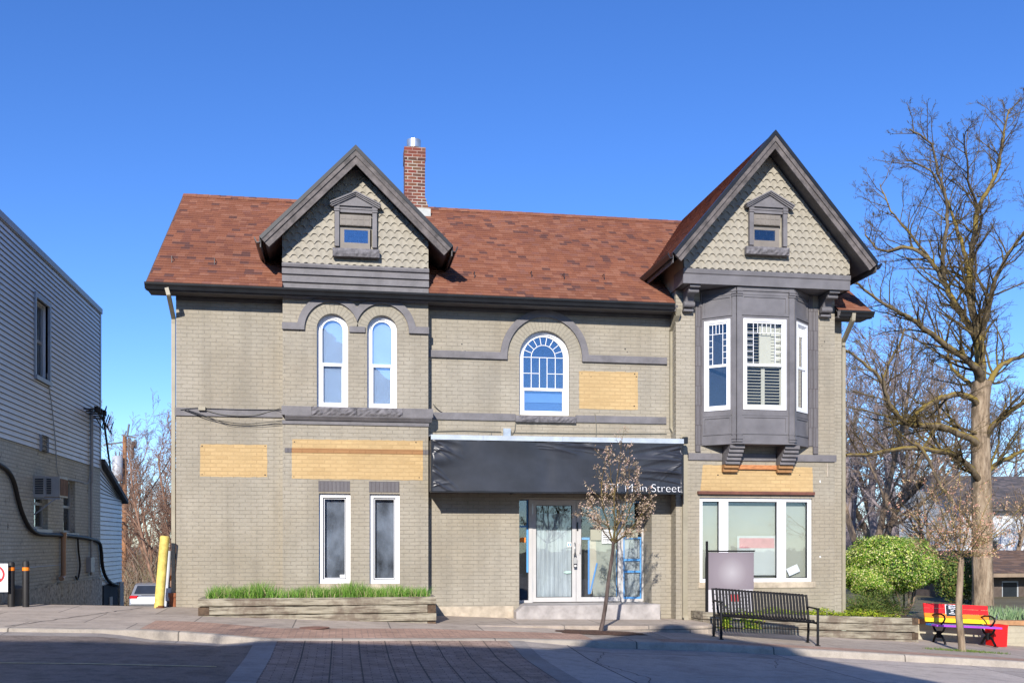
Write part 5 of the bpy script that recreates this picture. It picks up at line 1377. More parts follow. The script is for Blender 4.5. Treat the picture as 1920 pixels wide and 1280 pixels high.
# copper coloured drain pipe and elbow
a_, b2 = wpts([(119, 1004), (119, 1078)], .08); MB().tube([Vector(a_), Vector(b2), Vector(b2) + Vector((.0, -.10, -.06)), Vector(b2) + Vector((.02, -.26, -.06))], [.055] * 4, 10).tube([Vector(a_) + Vector((0, 0, -.05)), Vector(a_) + Vector((0, 0, .08))], .07, 10).build('copper_drain_pipe', plain('copper_tan_pipe', (.42, .24, .13), .5, .12), NB)
pl = wpts([(14, 1066), (118, 1066)], .012); MB().box(XN + .002, pl[0][1], pl[0][2] - .012, XN + .008, pl[1][1], pl[0][2] + .012).build('pale_painted_line', plain('pale_blue_line', (.45, .5, .55), .7), NB)
# lower annex at the back with sloping roof
yS = yx(229, 940)[0]; zs0 = yx(190, 868)[1]; zs1 = yx(228, 937)[1]; zdo = yx(210, 1093)[1]
fz_ = lambda y: lerp(zs0, zs1, (y - yN) / (yS - yN))
an = clapboards('annex_siding', XN - .02, yN + .02, yS, zdo, fz_, side2_m, NB, step=.12)
MB().yz([(yN, -3.5), (yS, -3.5), (yS, zs1 - .02), (yN, zs0 - .02)], XN - 5, XN - .03).build('annex_wall', side2_m, NB)
MB().yz([(yN + .0, zs0 - .02), (yN + .0, zs0 + .10), (yS + .25, zs1 + .02), (yS + .25, zs1 - .10)], XN - 5, XN + .12).build('annex_roof', plain('dark_annex_roof', (.10, .10, .10), .8), NB)
MB().box(XN - .025, yN + .3, -3.4, XN + .02, yN + 2.0, zdo - .02).build('annex_doorway', room_m, NB); MB().box(XN + .022, yN + .9, -3.4, XN + .04, yN + 1.25, zdo - .35).box(XN + .022, yS - .5, -3.4, XN + .05, yS - .02, zdo - .003).build('door_leaf', plain('pale_door', (.38, .33, .28), .7), NB)

# ------------------------------------------------------------------ small things by the alley
def ground(x, y): return G(x, y) if y < 0 else T(x, y)
bx, by = at(297, 1140, -.30).x, -.30; gz = ground(bx, by)
tz = W(309, 1006, by)[1]; tx = W(309, 1006, by)[0]
t = thing('yellow_bollard', 'thick leaning yellow steel bollard beside the left corner of the brick building', 'bollard', (bx, by, gz))
MB().tube([(0, 0, -.1), (tx - bx, 0, tz - gz)], [.088, .086], 20).build('post', (ym := plain('chipped_yellow_paint', (.70, .52, .13), .6, .22, 9, bmp=.2)), t)
MB().tube([(tx - bx - .001, 0, tz - gz), (tx - bx + .001, 0, tz - gz + .02)], [.086, .06], 20).build('cap', ym, t)
mb = MB().tube([(0, 0, -.1), (.02, 0, .05)], [.096, .089], 14); mb.build('rusty_foot', plain('rust', (.16, .06, .025), .9, .3, 12), t)
x1 = at(317, 1060, .15).x; t = thing('utility_conduit', 'grey pipe with white box and orange cap between yellow bollard and building corner', 'pipe', (x1, .15, T(x1, .15)))
MB().tube([(-.05, 0, 0), (.0, 0, W(317, 1032, .15)[1] - t.location.z)], .045, 10).build('pipe', plain('grey_pvc', (.50, .51, .53), .5), t)
MB().box(-.05, -.10, .12, .10, -.045, .36).build('meter_box', plain('white_box', (.60, .60, .60), .5), t)
MB().box(.03, -.06, .50, .09, .0, .60).build('cap', orange_m, t)
# two dark posts with orange bands, no parking sign, low wooden panel
def dark_post(px, y, pyt, lab):
    x = W(px, 1138, y)[0]; gz = ground(x, y); zt_ = W(px, pyt, y)[1] - gz; zb_ = W(px, 1066, y)[1] - gz
    t = thing('dark_post', lab, 'post', (x, y, gz), 'dark posts with orange bands by the alley')
    MB().tube([(0, 0, -.1), (0, 0, zt_ - .02), (0, 0, zt_)], [.058, .058, .045], 16).build('post', bk, t)
    MB().tube([(0, 0, zb_ - .03), (0, 0, zb_ + .03)], .0605, 16, smooth=True).build('reflective_band', orange_m, t)
    return t
dark_post(48.5, -.62, 1051, 'black round post with orange band standing in front of the pebble dashed wall')
dark_post(21, -.62, 1053, 'black post with orange band directly right of the no parking sign')
x = at(6, 1138, -.75).x; gz = ground(x, -.75)
t = thing('no_parking_sign', 'white no parking sign with red ring on a dark post at the left edge', 'sign', (x - .12, -.75, gz))
zt_, zb_ = W(5, 1056, -.75)[1] - gz, W(5, 1109, -.75)[1] - gz
MB().box(-.03, .0, -.1, .03, .05, zt_ - .03).build('post', bk, t)
wsg = .225; SPn = MB().box(-.23, -.012, zb_, .20, -.004, zt_).build('sign_panel', paper_m, t)
zc_ = lerp(zb_, zt_, .62); mb = MB(); n = 32; cxs = -.015
o_ = [(cxs + .165 * math.cos(2 * math.pi * i / n), zc_ + .165 * math.sin(2 * math.pi * i / n)) for i in range(n)]; i_ = [(cxs + .130 * math.cos(2 * math.pi * i / n), zc_ + .130 * math.sin(2 * math.pi * i / n)) for i in range(n)]
ringmb(mb, o_, i_, -.0160, -.0125); mb.obox((cxs, -.0185, zc_), (.10, 0, -.10), (0, .0015, 0), (.012, 0, .012)); mb.build('red_ring', plain('sign_red', (.50, .02, .03), .5), SPn)
text('P', .24, (cxs - .075, -.0135, zc_ - .085), ink_m, SPn, 'letter')
text('NO PARKING', .048, (-.20, -.0135, zb_ + .105), ink_m, SPn, 'lettering')
text('AT ANY TIME', .034, (-.20, -.0135, zb_ + .06), ink_m, SPn, 'lettering')
x = at(31, 1138, -.40).x; gz = ground(x, -.4)
t = thing('waste_bin', 'low grey bin with curved lid between the two dark posts', 'bin', (x, -.4, gz))
hh = W(31, 1104, -.4)[1] - gz
MB().tube([(0, 0, 0), (0, 0, hh)], [.085, .10], 16).build('body', plain('dull_grey_bin', (.10, .10, .09), .7, .2), t)
MB().tube([(0, 0, hh), (0, 0, hh + .02), (0, 0, hh + .06), (0, 0, hh + .075)], [.11, .11, .09, .03], 16).build('lid', plain('grey_lid', (.13, .13, .12), .6), t)

# utility pole behind
uy = 42.0; up_ = at(232, 1120, uy); zt_ = W(234, 817, uy)[1]; gz = T(up_.x, uy)
t = thing('utility_pole', 'brown wooden utility pole with grey transformer behind the alley', 'utility pole', (up_.x, uy, gz))
H = zt_ - gz
MB().tube([(0, 0, 0), (.04, 0, H * .5), (.06, 0, H)], [.15, .14, .12], 12).build('pole', plain('creosoted_orange_wood', (.34, .16, .075), .85, .25, 3, stretch=(1, 1, .2)), t)
MB().tube([(0, 0, 0), (0, 0, 1.2)], .24, 12).build('base_guard', dark_m, t)
zt2 = W(225, 875, uy)[1] - gz; MB().tube([(-.28, -.32, zt2 - .85), (-.28, -.32, zt2 - .8), (-.28, -.32, zt2 + .55), (-.28, -.32, zt2 + .62)], [.26, .30, .30, .2], 20).build('transformer', plain('light_grey_enamel', (.38, .39, .41), .4, .06), t)
mb = MB()
for sx_ in (-.38, -.18): mb.tube([(-.28 + sx_ + .28, -.32, zt2 + .6), (-.28 + sx_ + .28, -.32, zt2 + .85)], [.05, .03], 8)
mb.tube([(.06, 0, H), (.14, 0, H + .3)], .04, 8).tube([(.3, 0, H - .9), (.3, 0, H - .1)], [.12, .09], 8).beam((.06, 0, H - .35), (-1.1, -.1, H - .55), .07, .09).beam((.05, 0, H - .45), (.35, 0, H - .45), .05, .05)
mb.tube([(.42, -.1, H - 1.3), (.46, -.1, H - .3)], [.20, .14], 10).tube([(.62, .1, H - .7), (.62, .1, H - .2)], [.10, .08], 8).beam((-.1, -.1, H + .05), (.7, -.1, H - .1), .10, .10).tube([(.2, 0, H), (.3, 0, H + .7)], .06, 6)
mb.build('insulators', plain('porcelain_grey', (.14, .14, .145), .3), t)
def line(a, b_, sag, r, lab, n=14, name='power_line', g='overhead lines by the utility pole'):
    a, b_ = Vector(a), Vector(b_); pts = []
    for i in range(n + 1): t = i / n; p = a.lerp(b_, t); p.z -= sag * 4 * t * (1 - t); pts.append(p)
    o = MB().tube(pts, r, 5).build(name, bk); tag(o, lab, 'cable', g); return o
top = Vector((up_.x, uy, zt_))
whd = c0 + Vector((.15, .1, 0))
line(whd, top - Vector((0, 0, 5.0)), .8, .03, 'thick twisted service cable from the sided wall bracket down to the pole')
line(top + Vector((.1, 0, -.3)), (at(262, 870, 60)), .6, .02, 'thin wire dropping from the pole top to the right')
line(top - Vector((0, 0, 5.2)), at(335, 830, 30), .3, .025, 'cable rising from mid pole towards the brick building')
line(top - Vector((0, 0, 5.6)), at(335, 930, 30), .15, .025, 'level cable leaving mid pole towards the brick building')
line(top - Vector((0, 0, 4.6)), at(268, 1010, 55), .2, .02, 'steep guy wire right of the utility pole')

# ------------------------------------------------------------------ parked car far down the alley
cy = 32.5; cg = T(at(279, 1130, cy).x, cy)
cxp = at(278, 1130, cy)
for it in range(20):   # the car stands where its roof meets the sight line
    cg = T(cxp.x, cy); zr_ = W(279, 1089, cy)[1]
    if zr_ - cg > 1.62: break
    cy += 1.0; cxp = at(279, 1130, cy)
CAR = thing('parked_car', 'silver estate car with red tail lights parked facing away at the foot of the alley', 'car', (cxp.x, cy, T(cxp.x, cy)))
silver = plain('silver_paint', (.34, .345, .35), .3, .03, 2, metal=.5, coat=.5)
wdt = .92
# cross sections along the length (y from the rear bumper forward)
secs = [(0.0, .30, .62, .88), (.05, .28, .92, .90), (.12, .26, 1.02, .92), (.35, .25, 1.08, .92), (4.2, .25, .98, .90), (4.6, .28, .72, .84)]
def ringsec(y, z0, z1, hw): return [(-hw * .93, y, z0), (-hw, y, z0 + .18), (-hw, y, z1 - .14), (-hw * .93, y, z1), (hw * .93, y, z1), (hw, y, z1 - .14), (hw, y, z0 + .18), (hw * .93, y, z0)]
mb = MB(); R_ = [ringsec(*q) for q in secs]
mb.add([p for r_ in R_ for p in r_], [(i * 8 + k, i * 8 + (k + 1) % 8, (i + 1) * 8 + (k + 1) % 8, (i + 1) * 8 + k) for i in range(len(R_) - 1) for k in range(8)] + [tuple(range(8))[::-1], tuple(range((len(R_) - 1) * 8, len(R_) * 8))])
cab = [(.14, 1.02, .84, .84), (.50, 1.50, .72, .70), (.75, 1.58, .70, .66), (2.5, 1.58, .70, .66), (3.3, 1.02, .80, .8)]
vs = []
for (y, z, hw, hb_) in cab: vs += [(-hw, y, z), (hw, y, z)]
bot = []
for (y, z, hw, hb_) in cab: bot += [(-.84, y, 1.0), (.84, y, 1.0)]
fs = [(2 * i, 2 * i + 1, 2 * i + 3, 2 * i + 2) for i in range(4)] + [(2 * i, 2 * i + 2, 10 + 2 * i + 2, 10 + 2 * i) for i in range(4)] + [(2 * i + 1, 10 + 2 * i + 1, 10 + 2 * i + 3, 2 * i + 3) for i in range(4)]
mb.add(vs + bot, fs); mb.build('body', silver, CAR)
MB().add([(-.70, .155, 1.08), (.70, .155, 1.08), (.60, .465, 1.47), (-.60, .465, 1.47)], [(0, 1, 2, 3)]).build('rear_window', plain('dark_car_glass', (.03, .035, .045), .08, .1, spec=.8), CAR)
for sg in (-1, 1):
    MB().xz([(sg * .90, .86), (sg * .86, 1.00), (sg * .50, .99), (sg * .56, .86)], -.005, .16).build('tail_light', plain('tail_light_red', (.55, .01, .02), .25, .1), CAR)
    MB().box(sg * .80 - .12, -.02, .42, sg * .80 + .08, .02, .46).build('reflector', red_m, CAR)
    for yy in (.85, 3.65):
        wh = MB().tube([(sg * .93, yy, .34), (sg * .70, yy, .34)], .34, 24, smooth=False).build('wheel', bk, CAR); MB().tube([(sg * .935, yy, .34), (sg * .90, yy, .34)], .21, 16, smooth=False).build('rim', steel_m, wh)
MB().box(-.24, -.012, .66, .24, .05, .80).build('licence_plate', paper_m, CAR)
MB().tube([(-.5, -.03, .30), (-.5, .2, .30)], .05, 10).build('exhaust_pipe', dark_m, CAR)
MB().box(-.88, -.01, .50, .88, .015, .53).box(-.35, .10, 1.00, .35, .118, 1.02).build('bumper_trim', dark_m, CAR)

# ------------------------------------------------------------------ planters
def timber_beam(mb, x0, x1, y0, y1, z0a, z1a, z0b, z1b, seed, n=26):
    """a slightly uneven beam; heights may differ between its ends"""
    rnd = random.Random(seed); vs = []
    for i in range(n + 1):
        t = i / n; x = lerp(x0, x1, t); a = rnd.uniform(-.004, .004); b_ = rnd.uniform(-.006, .006); za, zb2 = lerp(z0a, z0b, t), lerp(z1a, z1b, t)
        vs += [(x, y0 + a + .008, za), (x, y0 + a, za + .012), (x, y0 + a * .5, zb2 - .015 + b_), (x, y0 + .012, zb2 + b_), (x, y1, zb2 + b_ * .3), (x, y1, za)]
    fs = [(i * 6 + k, (i + 1) * 6 + k, (i + 1) * 6 + (k + 1) % 6, i * 6 + (k + 1) % 6) for i in range(n) for k in range(6)] + [(5, 4, 3, 2, 1, 0), tuple(n * 6 + k for k in range(6))]
    mb.add(vs, fs); return mb
Yp = -1.75
pa, pb = W(371, 1122, Yp), W(818, 1118, Yp); zp = (pa[1] + pb[1]) / 2 + .0
PL = thing('timber_planter', 'long weathered timber planter full of grass under the left ground floor windows', 'planter', (0, 0, 0), 'weathered timber planters')
hb = .148
for i in range(4):
    z1 = zp - i * hb; x1e = pb[0] - (.16 if i % 2 else 0); x0e = pa[0] + (.19 if i % 2 else 0)
    timber_beam(mb_ := MB(), x0e, x1e, Yp, Yp + .14, z1 - hb + .014, z1, z1 - hb + .014, z1, i + 1); mb_.build('beam', timber_m, PL)
    if i % 2:
        MB().box(pb[0] - .155, Yp - .004, z1 - hb + .006, pb[0] - .005, -.0, z1 - .004).build('cross_beam', endgrain_m, PL)
        if i == 1: MB().box(pa[0] + .005, Yp - .004, z1 - hb + .006, pa[0] + .185, -.0, z1 - .004).build('cross_beam', endgrain_m, PL)
    else:
        MB().box(pb[0] - .15, Yp + .145, z1 - hb + .006, pb[0] - .002, .0 if i < 9 else 0, z1).build('end_beam', timber_m, PL)
        MB().box(pa[0] + .002, Yp + .145, z1 - hb + .006, pa[0] + .15, 0, z1).build('end_beam', timber_m, PL)
MB().box(pa[0] + .15, Yp + .14, zp - .45, pb[0] - .15, -.0, zp - .05).build('soil', soil_m, PL)

def leafmat(name, stops, rough=.6, trans=.25):
    m, n, b = newmat(name)
    gi = node(n, 'ShaderNodeNewGeometry')
    n.links.new(ramp(n, gi.outputs['Random Per Island'], stops), b.inputs['Base Color']); b.inputs['Roughness'].default_value = rough
    b.inputs['Specular IOR Level'].default_value = .3
    return m
grass_m = leafmat('fresh_grass_blades', [(0, (.05, .13, .015)), (.45, (.11, .25, .025)), (.78, (.20, .36, .05)), (.88, (.36, .34, .15)), (1, (.45, .38, .22))])
rnd = random.Random(12); mb = MB()
for i in range(10500):
    x = rnd.uniform(pa[0] + .14, pb[0] - .12); y = rnd.uniform(Yp + .06, -.12) if rnd.random() < .5 else rnd.uniform(Yp + .05, Yp + .5)
    clump = .62 + .38 * math.sin(x * 2.1 + 1.2) * math.sin(x * 5.7 + .6)
    if rnd.random() < .6 * max(0, math.sin(x * 3.3 + 2) * math.sin(x * 1.3)): continue
    h = rnd.uniform(.06, .31) * (.5 + .75 * max(0, clump)); a = rnd.uniform(0, 6.28); lx_, ly_ = rnd.gauss(0, .09), rnd.uniform(-.10, .06); wd_ = rnd.uniform(.0025, .006)
    dx, dy = math.cos(a) * wd_, math.sin(a) * wd_; z0 = zp - .06
    mb.add([(x - dx, y - dy, z0), (x + dx, y + dy, z0), (x + dx * .8 + lx_ * .4, y + dy * .8 + ly_ * .4, z0 + h * .6), (x - dx * .8 + lx_ * .4, y - dy * .8 + ly_ * .4, z0 + h * .6), (x + lx_, y + ly_, z0 + h)], [(0, 1, 2, 3), (3, 2, 4)])
stuff(mb.build('grass', grass_m), 'long fresh green grass growing in the left timber planter', 'grass')

# right planter, following the slope of the street
Y2 = -1.0
ra, rb = W(1318, 1147, Y2), W(1722, 1158, Y2)
P2 = thing('timber_planter', 'weathered timber planter with shrubs and yellow ground cover behind the black slatted bench', 'planter', (0, 0, 0), 'weathered timber planters')
hb2 = .150
for i in range(4):
    z1a, z1b = ra[1] - i * hb2, rb[1] - i * hb2; x1e = rb[0] - (.14 if i % 2 == 0 else 0)
    timber_beam(mb_ := MB(), ra[0], x1e if i < 3 else rb[0], Y2, Y2 + .14, z1a - hb2 + .013, z1a, z1b - hb2 + .013, z1b, i + 11, 30); mb_.build('beam', timber_m, P2)
    if i % 2 == 0: MB().box(rb[0] - .135, Y2 - .004, z1b - hb2 + .01, rb[0] - .002, .4, z1b).build('cross_beam', endgrain_m, P2)
    MB().box(ra[0] + .0, Y2 + .145, z1a - hb2 + .006, ra[0] + .14, YR, z1a - .01).build('end_beam', timber_m, P2)
mb = MB(); mb.add([(ra[0] + .1, Y2 + .14, ra[1] - .06), (rb[0], Y2 + .14, rb[1] - .05), (rb[0], 2, rb[1] - .03), (ra[0] + .1, .0, ra[1] - .06)], [(0, 1, 2, 3)]); mb.add([(rb[0], Y2 + .14, rb[1] - .8), (rb[0], 2, rb[1] - .8), (rb[0], 2, rb[1] - .03), (rb[0], Y2 + .14, rb[1] - .05)], [(0, 1, 2, 3)])
mb.build('soil', soil_m, P2)
# low block wall with wooden cap further right, recess in dark timber behind the painted bench
Y3 = -.15
wa, wb_ = W(1724, 1158, Y3), W(1925, 1162, Y3)
block_m = bricks('tan_concrete_blocks', [(.45, .40, .29), (.42, .37, .27)], (.30, .26, .19), bw=.6, rh=.11, ms=.006, joint=.5)
x9 = wb_[0] + 9
LW = thing('low_garden_wall', 'low tan block garden wall with wooden cap behind the rainbow bench', 'wall', (0, 0, 0))
sl = (wb_[1] - wa[1]) / (wb_[0] - wa[0])
wxa = rb[0] + .0
MB().xz([(wxa, -2.5), (x9, -2.5), (x9, wb_[1] + sl * 9 - .10), (wxa, wa[1] - .10)], Y3, Y3 + .2).build('block_wall', block_m, LW)
MB().xz([(wxa, wa[1] - .097), (x9, wb_[1] + sl * 9 - .097), (x9, wb_[1] + sl * 9), (wxa, wa[1])], Y3 - .05, Y3 + .24).build('wooden_cap', plain('orange_brown_cap', (.42, .22, .10), .7, .2, 5), LW)
# ------------------------------------------------------------------ black slatted bench
bxL, byL = 6.62, -2.80; bxR, byR = 8.42, -3.0
zl_, zr2 = G(bxL, byL), G(bxR, byR)
bench = thing('slatted_bench', 'black metal bench with vertical strap slats standing on the sidewalk before the shop window', 'bench', (bxL, byL, zl_), None, math.atan2(byR - byL, bxR - bxL))
Lb = math.hypot(bxR - bxL, byR - byL); dzb = zr2 - zl_
def sh(x): return dzb * x / Lb         # the bench leans with the street
prof_s = [(-.02, .415), (.0, .44), (.05, .45), (.22, .43), (.40, .425), (.455, .45), (.48, .52), (.53, .72), (.575, .87), (.60, .885), (.615, .87)]
seat = MB(); backm = MB(); n = 28
for i in range(n):
    x = lerp(.10, Lb - .10, i / (n - 1)); hw = .023
    for (p, q), tgt in zip(zip(prof_s, prof_s[1:]), [seat] * 5 + [backm] * 5):
        th = .007; d = Vector((0, q[0] - p[0], q[1] - p[1])).normalized(); nn = Vector((0, -d.z, d.y)) * th
        a = [Vector((x + s_ * hw, p[0], p[1] + sh(x))) for s_ in (-1, 1)]; b_ = [Vector((x + s_ * hw, q[0], q[1] + sh(x))) for s_ in (-1, 1)]
        vs = a + b_ + [v + nn for v in a + b_]
        tgt.add(vs, [(0, 1, 3, 2), (4, 6, 7, 5), (0, 4, 5, 1), (2, 3, 7, 6), (0, 2, 6, 4), (1, 5, 7, 3)])
seat.beam((.05, .42, .40 + sh(0)), (Lb - .05, .42, .40 + sh(Lb)), .03, .03).beam((.05, .03, .41), (Lb - .05, .03, .41 + sh(Lb)), .03, .03)
backm.beam((.05, .585, .865), (Lb - .05, .585, .865 + sh(Lb)), .02, .03)
seat.build('seat', black_metal_m, bench); backm.build('backrest', black_metal_m, bench)
for x in (.03, Lb - .03):
    s0 = sh(x)
    MB().tube([(x, -.03, 0 + s0), (x, -.03, .62 + s0), (x, -.015, .655 + s0)], .024, 8).box(x - .035, -.075, s0, x + .035, .02, s0 + .012).build('leg', black_metal_m, bench)
    MB().tube([(x, .50, 0 + s0), (x, .46, .2 + s0), (x, .455, .42 + s0), (x, .50, .60 + s0), (x, .58, .88 + s0)], .024, 8).box(x - .035, .46, s0, x + .035, .55, s0 + .012).build('leg', black_metal_m, bench)
    MB().beam((x, -.06, .66 + s0), (x, .52, .665 + s0), .05, .022).build('armrest', black_metal_m, bench)
    MB().beam((x, -.03, .40 + s0), (x, .46, .40 + s0), .03, .035).build('side_rail', black_metal_m, bench)

# ------------------------------------------------------------------ rainbow bench
rx0_, ry0_ = 11.93, -1.05
g0 = G(rx0_ + .6, ry0_ + .1)
rb_ = thing('rainbow_bench', 'rainbow painted plank bench with black cast iron legs beside a low tan wall', 'bench', (rx0_, ry0_, g0), None, -.05)
wB = 1.42
def sl2_(x): return -.05 * x
planks = [((.50, .845), (.485, .755), red_m), ((.482, .745), (.465, .655), red_m), ((.462, .645), (.442, .565), orange_m), ((.440, .555), (.415, .470), yellowp_m)]
for (a, b_, m_) in planks:
    mb = MB(); v = []
    for x in (0, wB):
        v += [(x, a[0] - .02, a[1] + sl2_(x)), (x, a[0] + .015, a[1] + sl2_(x)), (x, b_[0] + .015, b_[1] + sl2_(x)), (x, b_[0] - .02, b_[1] + sl2_(x))]
    mb.add(v, [(0, 4, 5, 1), (1, 5, 6, 2), (2, 6, 7, 3), (3, 7, 4, 0), (0, 1, 2, 3), (7, 6, 5, 4)]); mb.build('back_plank', m_, rb_)
for k, (y, m_) in enumerate(((-.04, purple_m), (.07, purple_m), (.18, bluep_m), (.29, bluep_m))):
    mb = MB(); v = []
    for x in (0, wB): v += [(x, y, .435 + sl2_(x)), (x, y + .10, .435 + sl2_(x)), (x, y + .10, .400 + sl2_(x)), (x, y, .400 + sl2_(x))]
    mb.add(v, [(0, 4, 5, 1), (1, 5, 6, 2), (2, 6, 7, 3), (3, 7, 4, 0), (0, 1, 2, 3), (7, 6, 5, 4)]); mb.build('seat_plank', m_, rb_)
for x in (.17, wB - .17):
    z = sl2_(x)
    mb = MB()
    mb.tube([(x, .50, .84 + z), (x, .47, .62 + z), (x, .43, .42 + z), (x, .33, .30 + z), (x, .18, .24 + z), (x, .02, .30 + z), (x, -.05, .39 + z)], .022, 8)
    mb.tube([(x, .18, .25 + z), (x, .30, .20 + z), (x, .38, .10 + z), (x, .42, .0)], .024, 8); mb.tube([(x, .18, .25 + z), (x, .06, .20 + z), (x, -.04, .10 + z), (x, -.08, .0)], .024, 8)
    mb.tube([(x, .18, .30 + z), (x, .18, .16 + z)], .05, 10); mb.box(x - .03, -.13, 0 + z * .5 - .0, x + .03, -.05, .02 + z * .5)
    mb.build('leg', black_metal_m, rb_)
    MB().tube([(x, .46, .60 + z), (x, .30, .64 + z), (x, .10, .65 + z), (x, -.02, .62 + z), (x, -.05, .56 + z), (x, .0, .50 + z), (x, .12, .42 + z)], .019, 8).build('armrest', black_metal_m, rb_)
mb = MB().obox((.60, .455, .70 + sl2_(.6)), (.135, 0, -.012), (0, .006, 0), (0, .018, .135), 0)
pq = mb.build('plaque', paper_m, rb_); MB().obox((.60, .447, .70 + sl2_(.6)), (.12, 0, -.011), (0, .003, 0), (0, .016, .12)).build('plaque_face', plain('blackboard', (.02, .03, .035), .4), pq)
mb = MB(); rr = random.Random(2)
for i in range(5):
    zq = .79 - i * .035 + sl2_(.6); hw = rr.uniform(.03, .08) ; mb.obox((.61, .4415 + (zq - .70) * .12, zq), (hw, 0, -hw * .09), (0, .001, 0), (0, .001, .007 if i else .012))
mb.build('plaque_print', paper_m, pq)
x = at(1868, 1203, -.62); gz = G(x.x, -.62)
t = thing('red_box', 'bright red open box standing right of the rainbow bench', 'box', (x.x, -.62, gz))
zt_ = W(1868, 1171, -.62)[1] - gz
mb = MB(); a, b_ = .145, .16
mb.add([(-a, -a, .02), (a, -a, .0), (a, a, .0), (-a, a, .02), (-b_, -b_, zt_), (b_, -b_, zt_), (b_, b_, zt_), (-b_, b_, zt_)], [(0, 1, 5, 4), (1, 2, 6, 5), (2, 3, 7, 6), (3, 0, 4, 7), (3, 2, 1, 0)])
mb.build('body', red_m, t); mb = MB(); ringmb(tt := MB(), rect(-b_ - .008, -b_ - .008, b_ + .008, b_ + .008), rect(-b_ + .008, -b_ + .008, b_ - .008, b_ - .008), 0, .02); mb.add([(v[0], v[2], zt_ - .01 + v[1]) for v in tt.v], tt.f); mb.build('rim', red_m, t)
MB().obox((.02, -.158, .18), (.012, 0, .012), (0, .004, 0), (-.003, 0, .003)).build('latch_mark', plain('dark_red', (.35, .01, .01), .5), t)

# ------------------------------------------------------------------ estate sign on its post, blurred face
ys_ = -.75
a, b_ = W(1329, 1034, ys_), W(1413, 1104, ys_); gz = G(a[0], ys_)
t = thing('hanging_sign', 'mauve grey sign panel hanging from a black post between entrance and bench', 'sign', (a[0] - .04, ys_, gz))
t0x, t0z = a[0] - .04, gz
MB().box(-.02, -.02, 0, .02, .02, W(1324, 1014, ys_)[1] - gz).build('post', black_metal_m, t)
MB().box(.02, -.015, a[1] - gz + .0, b_[0] - t0x + .02, .015, a[1] - gz + .03).build('crossbar', black_metal_m, t)
m, nn_, bs = newmat('blurred_mauve_panel'); tc = node(nn_, 'ShaderNodeTexCoord'); mp = node(nn_, 'ShaderNodeMapping')
w_, h_ = b_[0] - a[0], a[1] - b_[1]
gr = node(nn_, 'ShaderNodeTexGradient', gradient_type='SPHERICAL'); mp.inputs['Location'].default_value = (-(w_ * .52 + .03) * 1.6, 0, -(a[1] - gz - h_ * .55) * 1.6); mp.inputs['Scale'].default_value = (1.6, .0, 1.6)
nn_.links.new(tc.outputs['Object'], mp.inputs[0]); nn_.links.new(mp.outputs[0], gr.inputs[0])
nn_.links.new(ramp(nn_, gr.outputs[1], [(0, (.17, .14, .155)), (.5, (.22, .185, .20)), (1, (.36, .33, .34))]), bs.inputs['Base Color']); bs.inputs['Roughness'].default_value = .5
zlow = W(1329, 1147, ys_)[1] - gz
MB().box(.03, -.012, b_[1] - gz, b_[0] - t0x, .012, a[1] - gz - .01).build('sign_panel', m, t)
lo = MB().box(.03, -.010, zlow, b_[0] - t0x - .02, .010, b_[1] - gz - .002).build('lower_panel', plain('off_white_panel', (.52, .49, .50), .6, .04), t)
mb = MB()
for i in range(5):
    z = b_[1] - gz - .08 - i * .07; rr = random.Random(i); x = .10
    while x < w_ - .1: l = rr.uniform(.04, .12); mb.box(x, -.0125, z - .022, min(x + l, w_ - .06), -.0102, z); x += l + .03
mb.build('grey_print', plain('grey_print', (.20, .19, .20), .7), lo)
MB().box(w_ * .52, -.0165, b_[1] - gz - .24, w_ * .74, -.0128, b_[1] - gz - .10).build('red_patch', plain('pale_red', (.60, .07, .07), .6), lo)

# ------------------------------------------------------------------ trees
def barkmat(name, a, b_, moss=None, scale=6):
    m, n, b = newmat(name); f = noise(n, scale, 6, .7, stretch=(1.6, 1.6, .35))
    c = ramp(n, f, [(.34, tuple(x * .45 for x in a)), (.5, a), (.66, b_)])
    if moss:
        gi = node(n, 'ShaderNodeNewGeometry'); sp = node(n, 'ShaderNodeSeparateXYZ'); n.links.new(gi.outputs['Normal'], sp.inputs[0])
        f2 = noise(n, 1.4, 4, .6)
        k = mth(n, 'ADD', mth(n, 'MULTIPLY', sp.outputs[2], .30), f2)
        c = mixc(n, ramp(n, k, [(.48, 0), (.62, .85)]), c, moss)
    n.links.new(c, b.inputs['Base Color']); b.inputs['Roughness'].default_value = .9; b.inputs['Specular IOR Level'].default_value = .15
    bump(n, b, f, .9, .03); return m
bark_m = barkmat('grey_brown_bark', (.25, .185, .125), (.36, .285, .20), None, 5)
limb_m = barkmat('lichen_covered_bark', (.125, .095, .062), (.195, .155, .10), (.23, .165, .035), 3)
twig_m = barkmat('twig_bark', (.085, .062, .038), (.14, .105, .06), (.15, .11, .03), 3)
far_m = barkmat('distant_bark', (.22, .16, .11), (.30, .23, .17), None, 3)
farp_m = barkmat('mauve_distant_twigs', (.23, .19, .19), (.31, .26, .25), None, 3)
def rot_about(v, axis, ang):
    from mathutils import Quaternion
    return Quaternion(axis, ang) @ v
def branch(mb, rnd, p, d, L, r, lev, cfg, tips=None):
    """one limb: crooked path, then children along it"""
    seg = cfg['seg'][lev]; n = max(2, int(L / seg)); pts = [p.copy()]; rad = [r]; dd = d.copy(); q = p.copy()
    for i in range(n):
        j = Vector((rnd.gauss(0, 1), rnd.gauss(0, 1), rnd.gauss(0, 1))) * cfg['wob'][lev]
        dd = (dd + j + Vector((0, 0, cfg['up'][lev]))).normalized(); q = q + dd * (L / n); pts.append(q.copy()); rad.append(r * (1 - (i + 1) / n * (1 - cfg['tip'])))
    mb.tube(pts, rad, cfg['sides'][lev], cap=False)
    kids(mb, rnd, pts, rad, lev, cfg, L, tips)
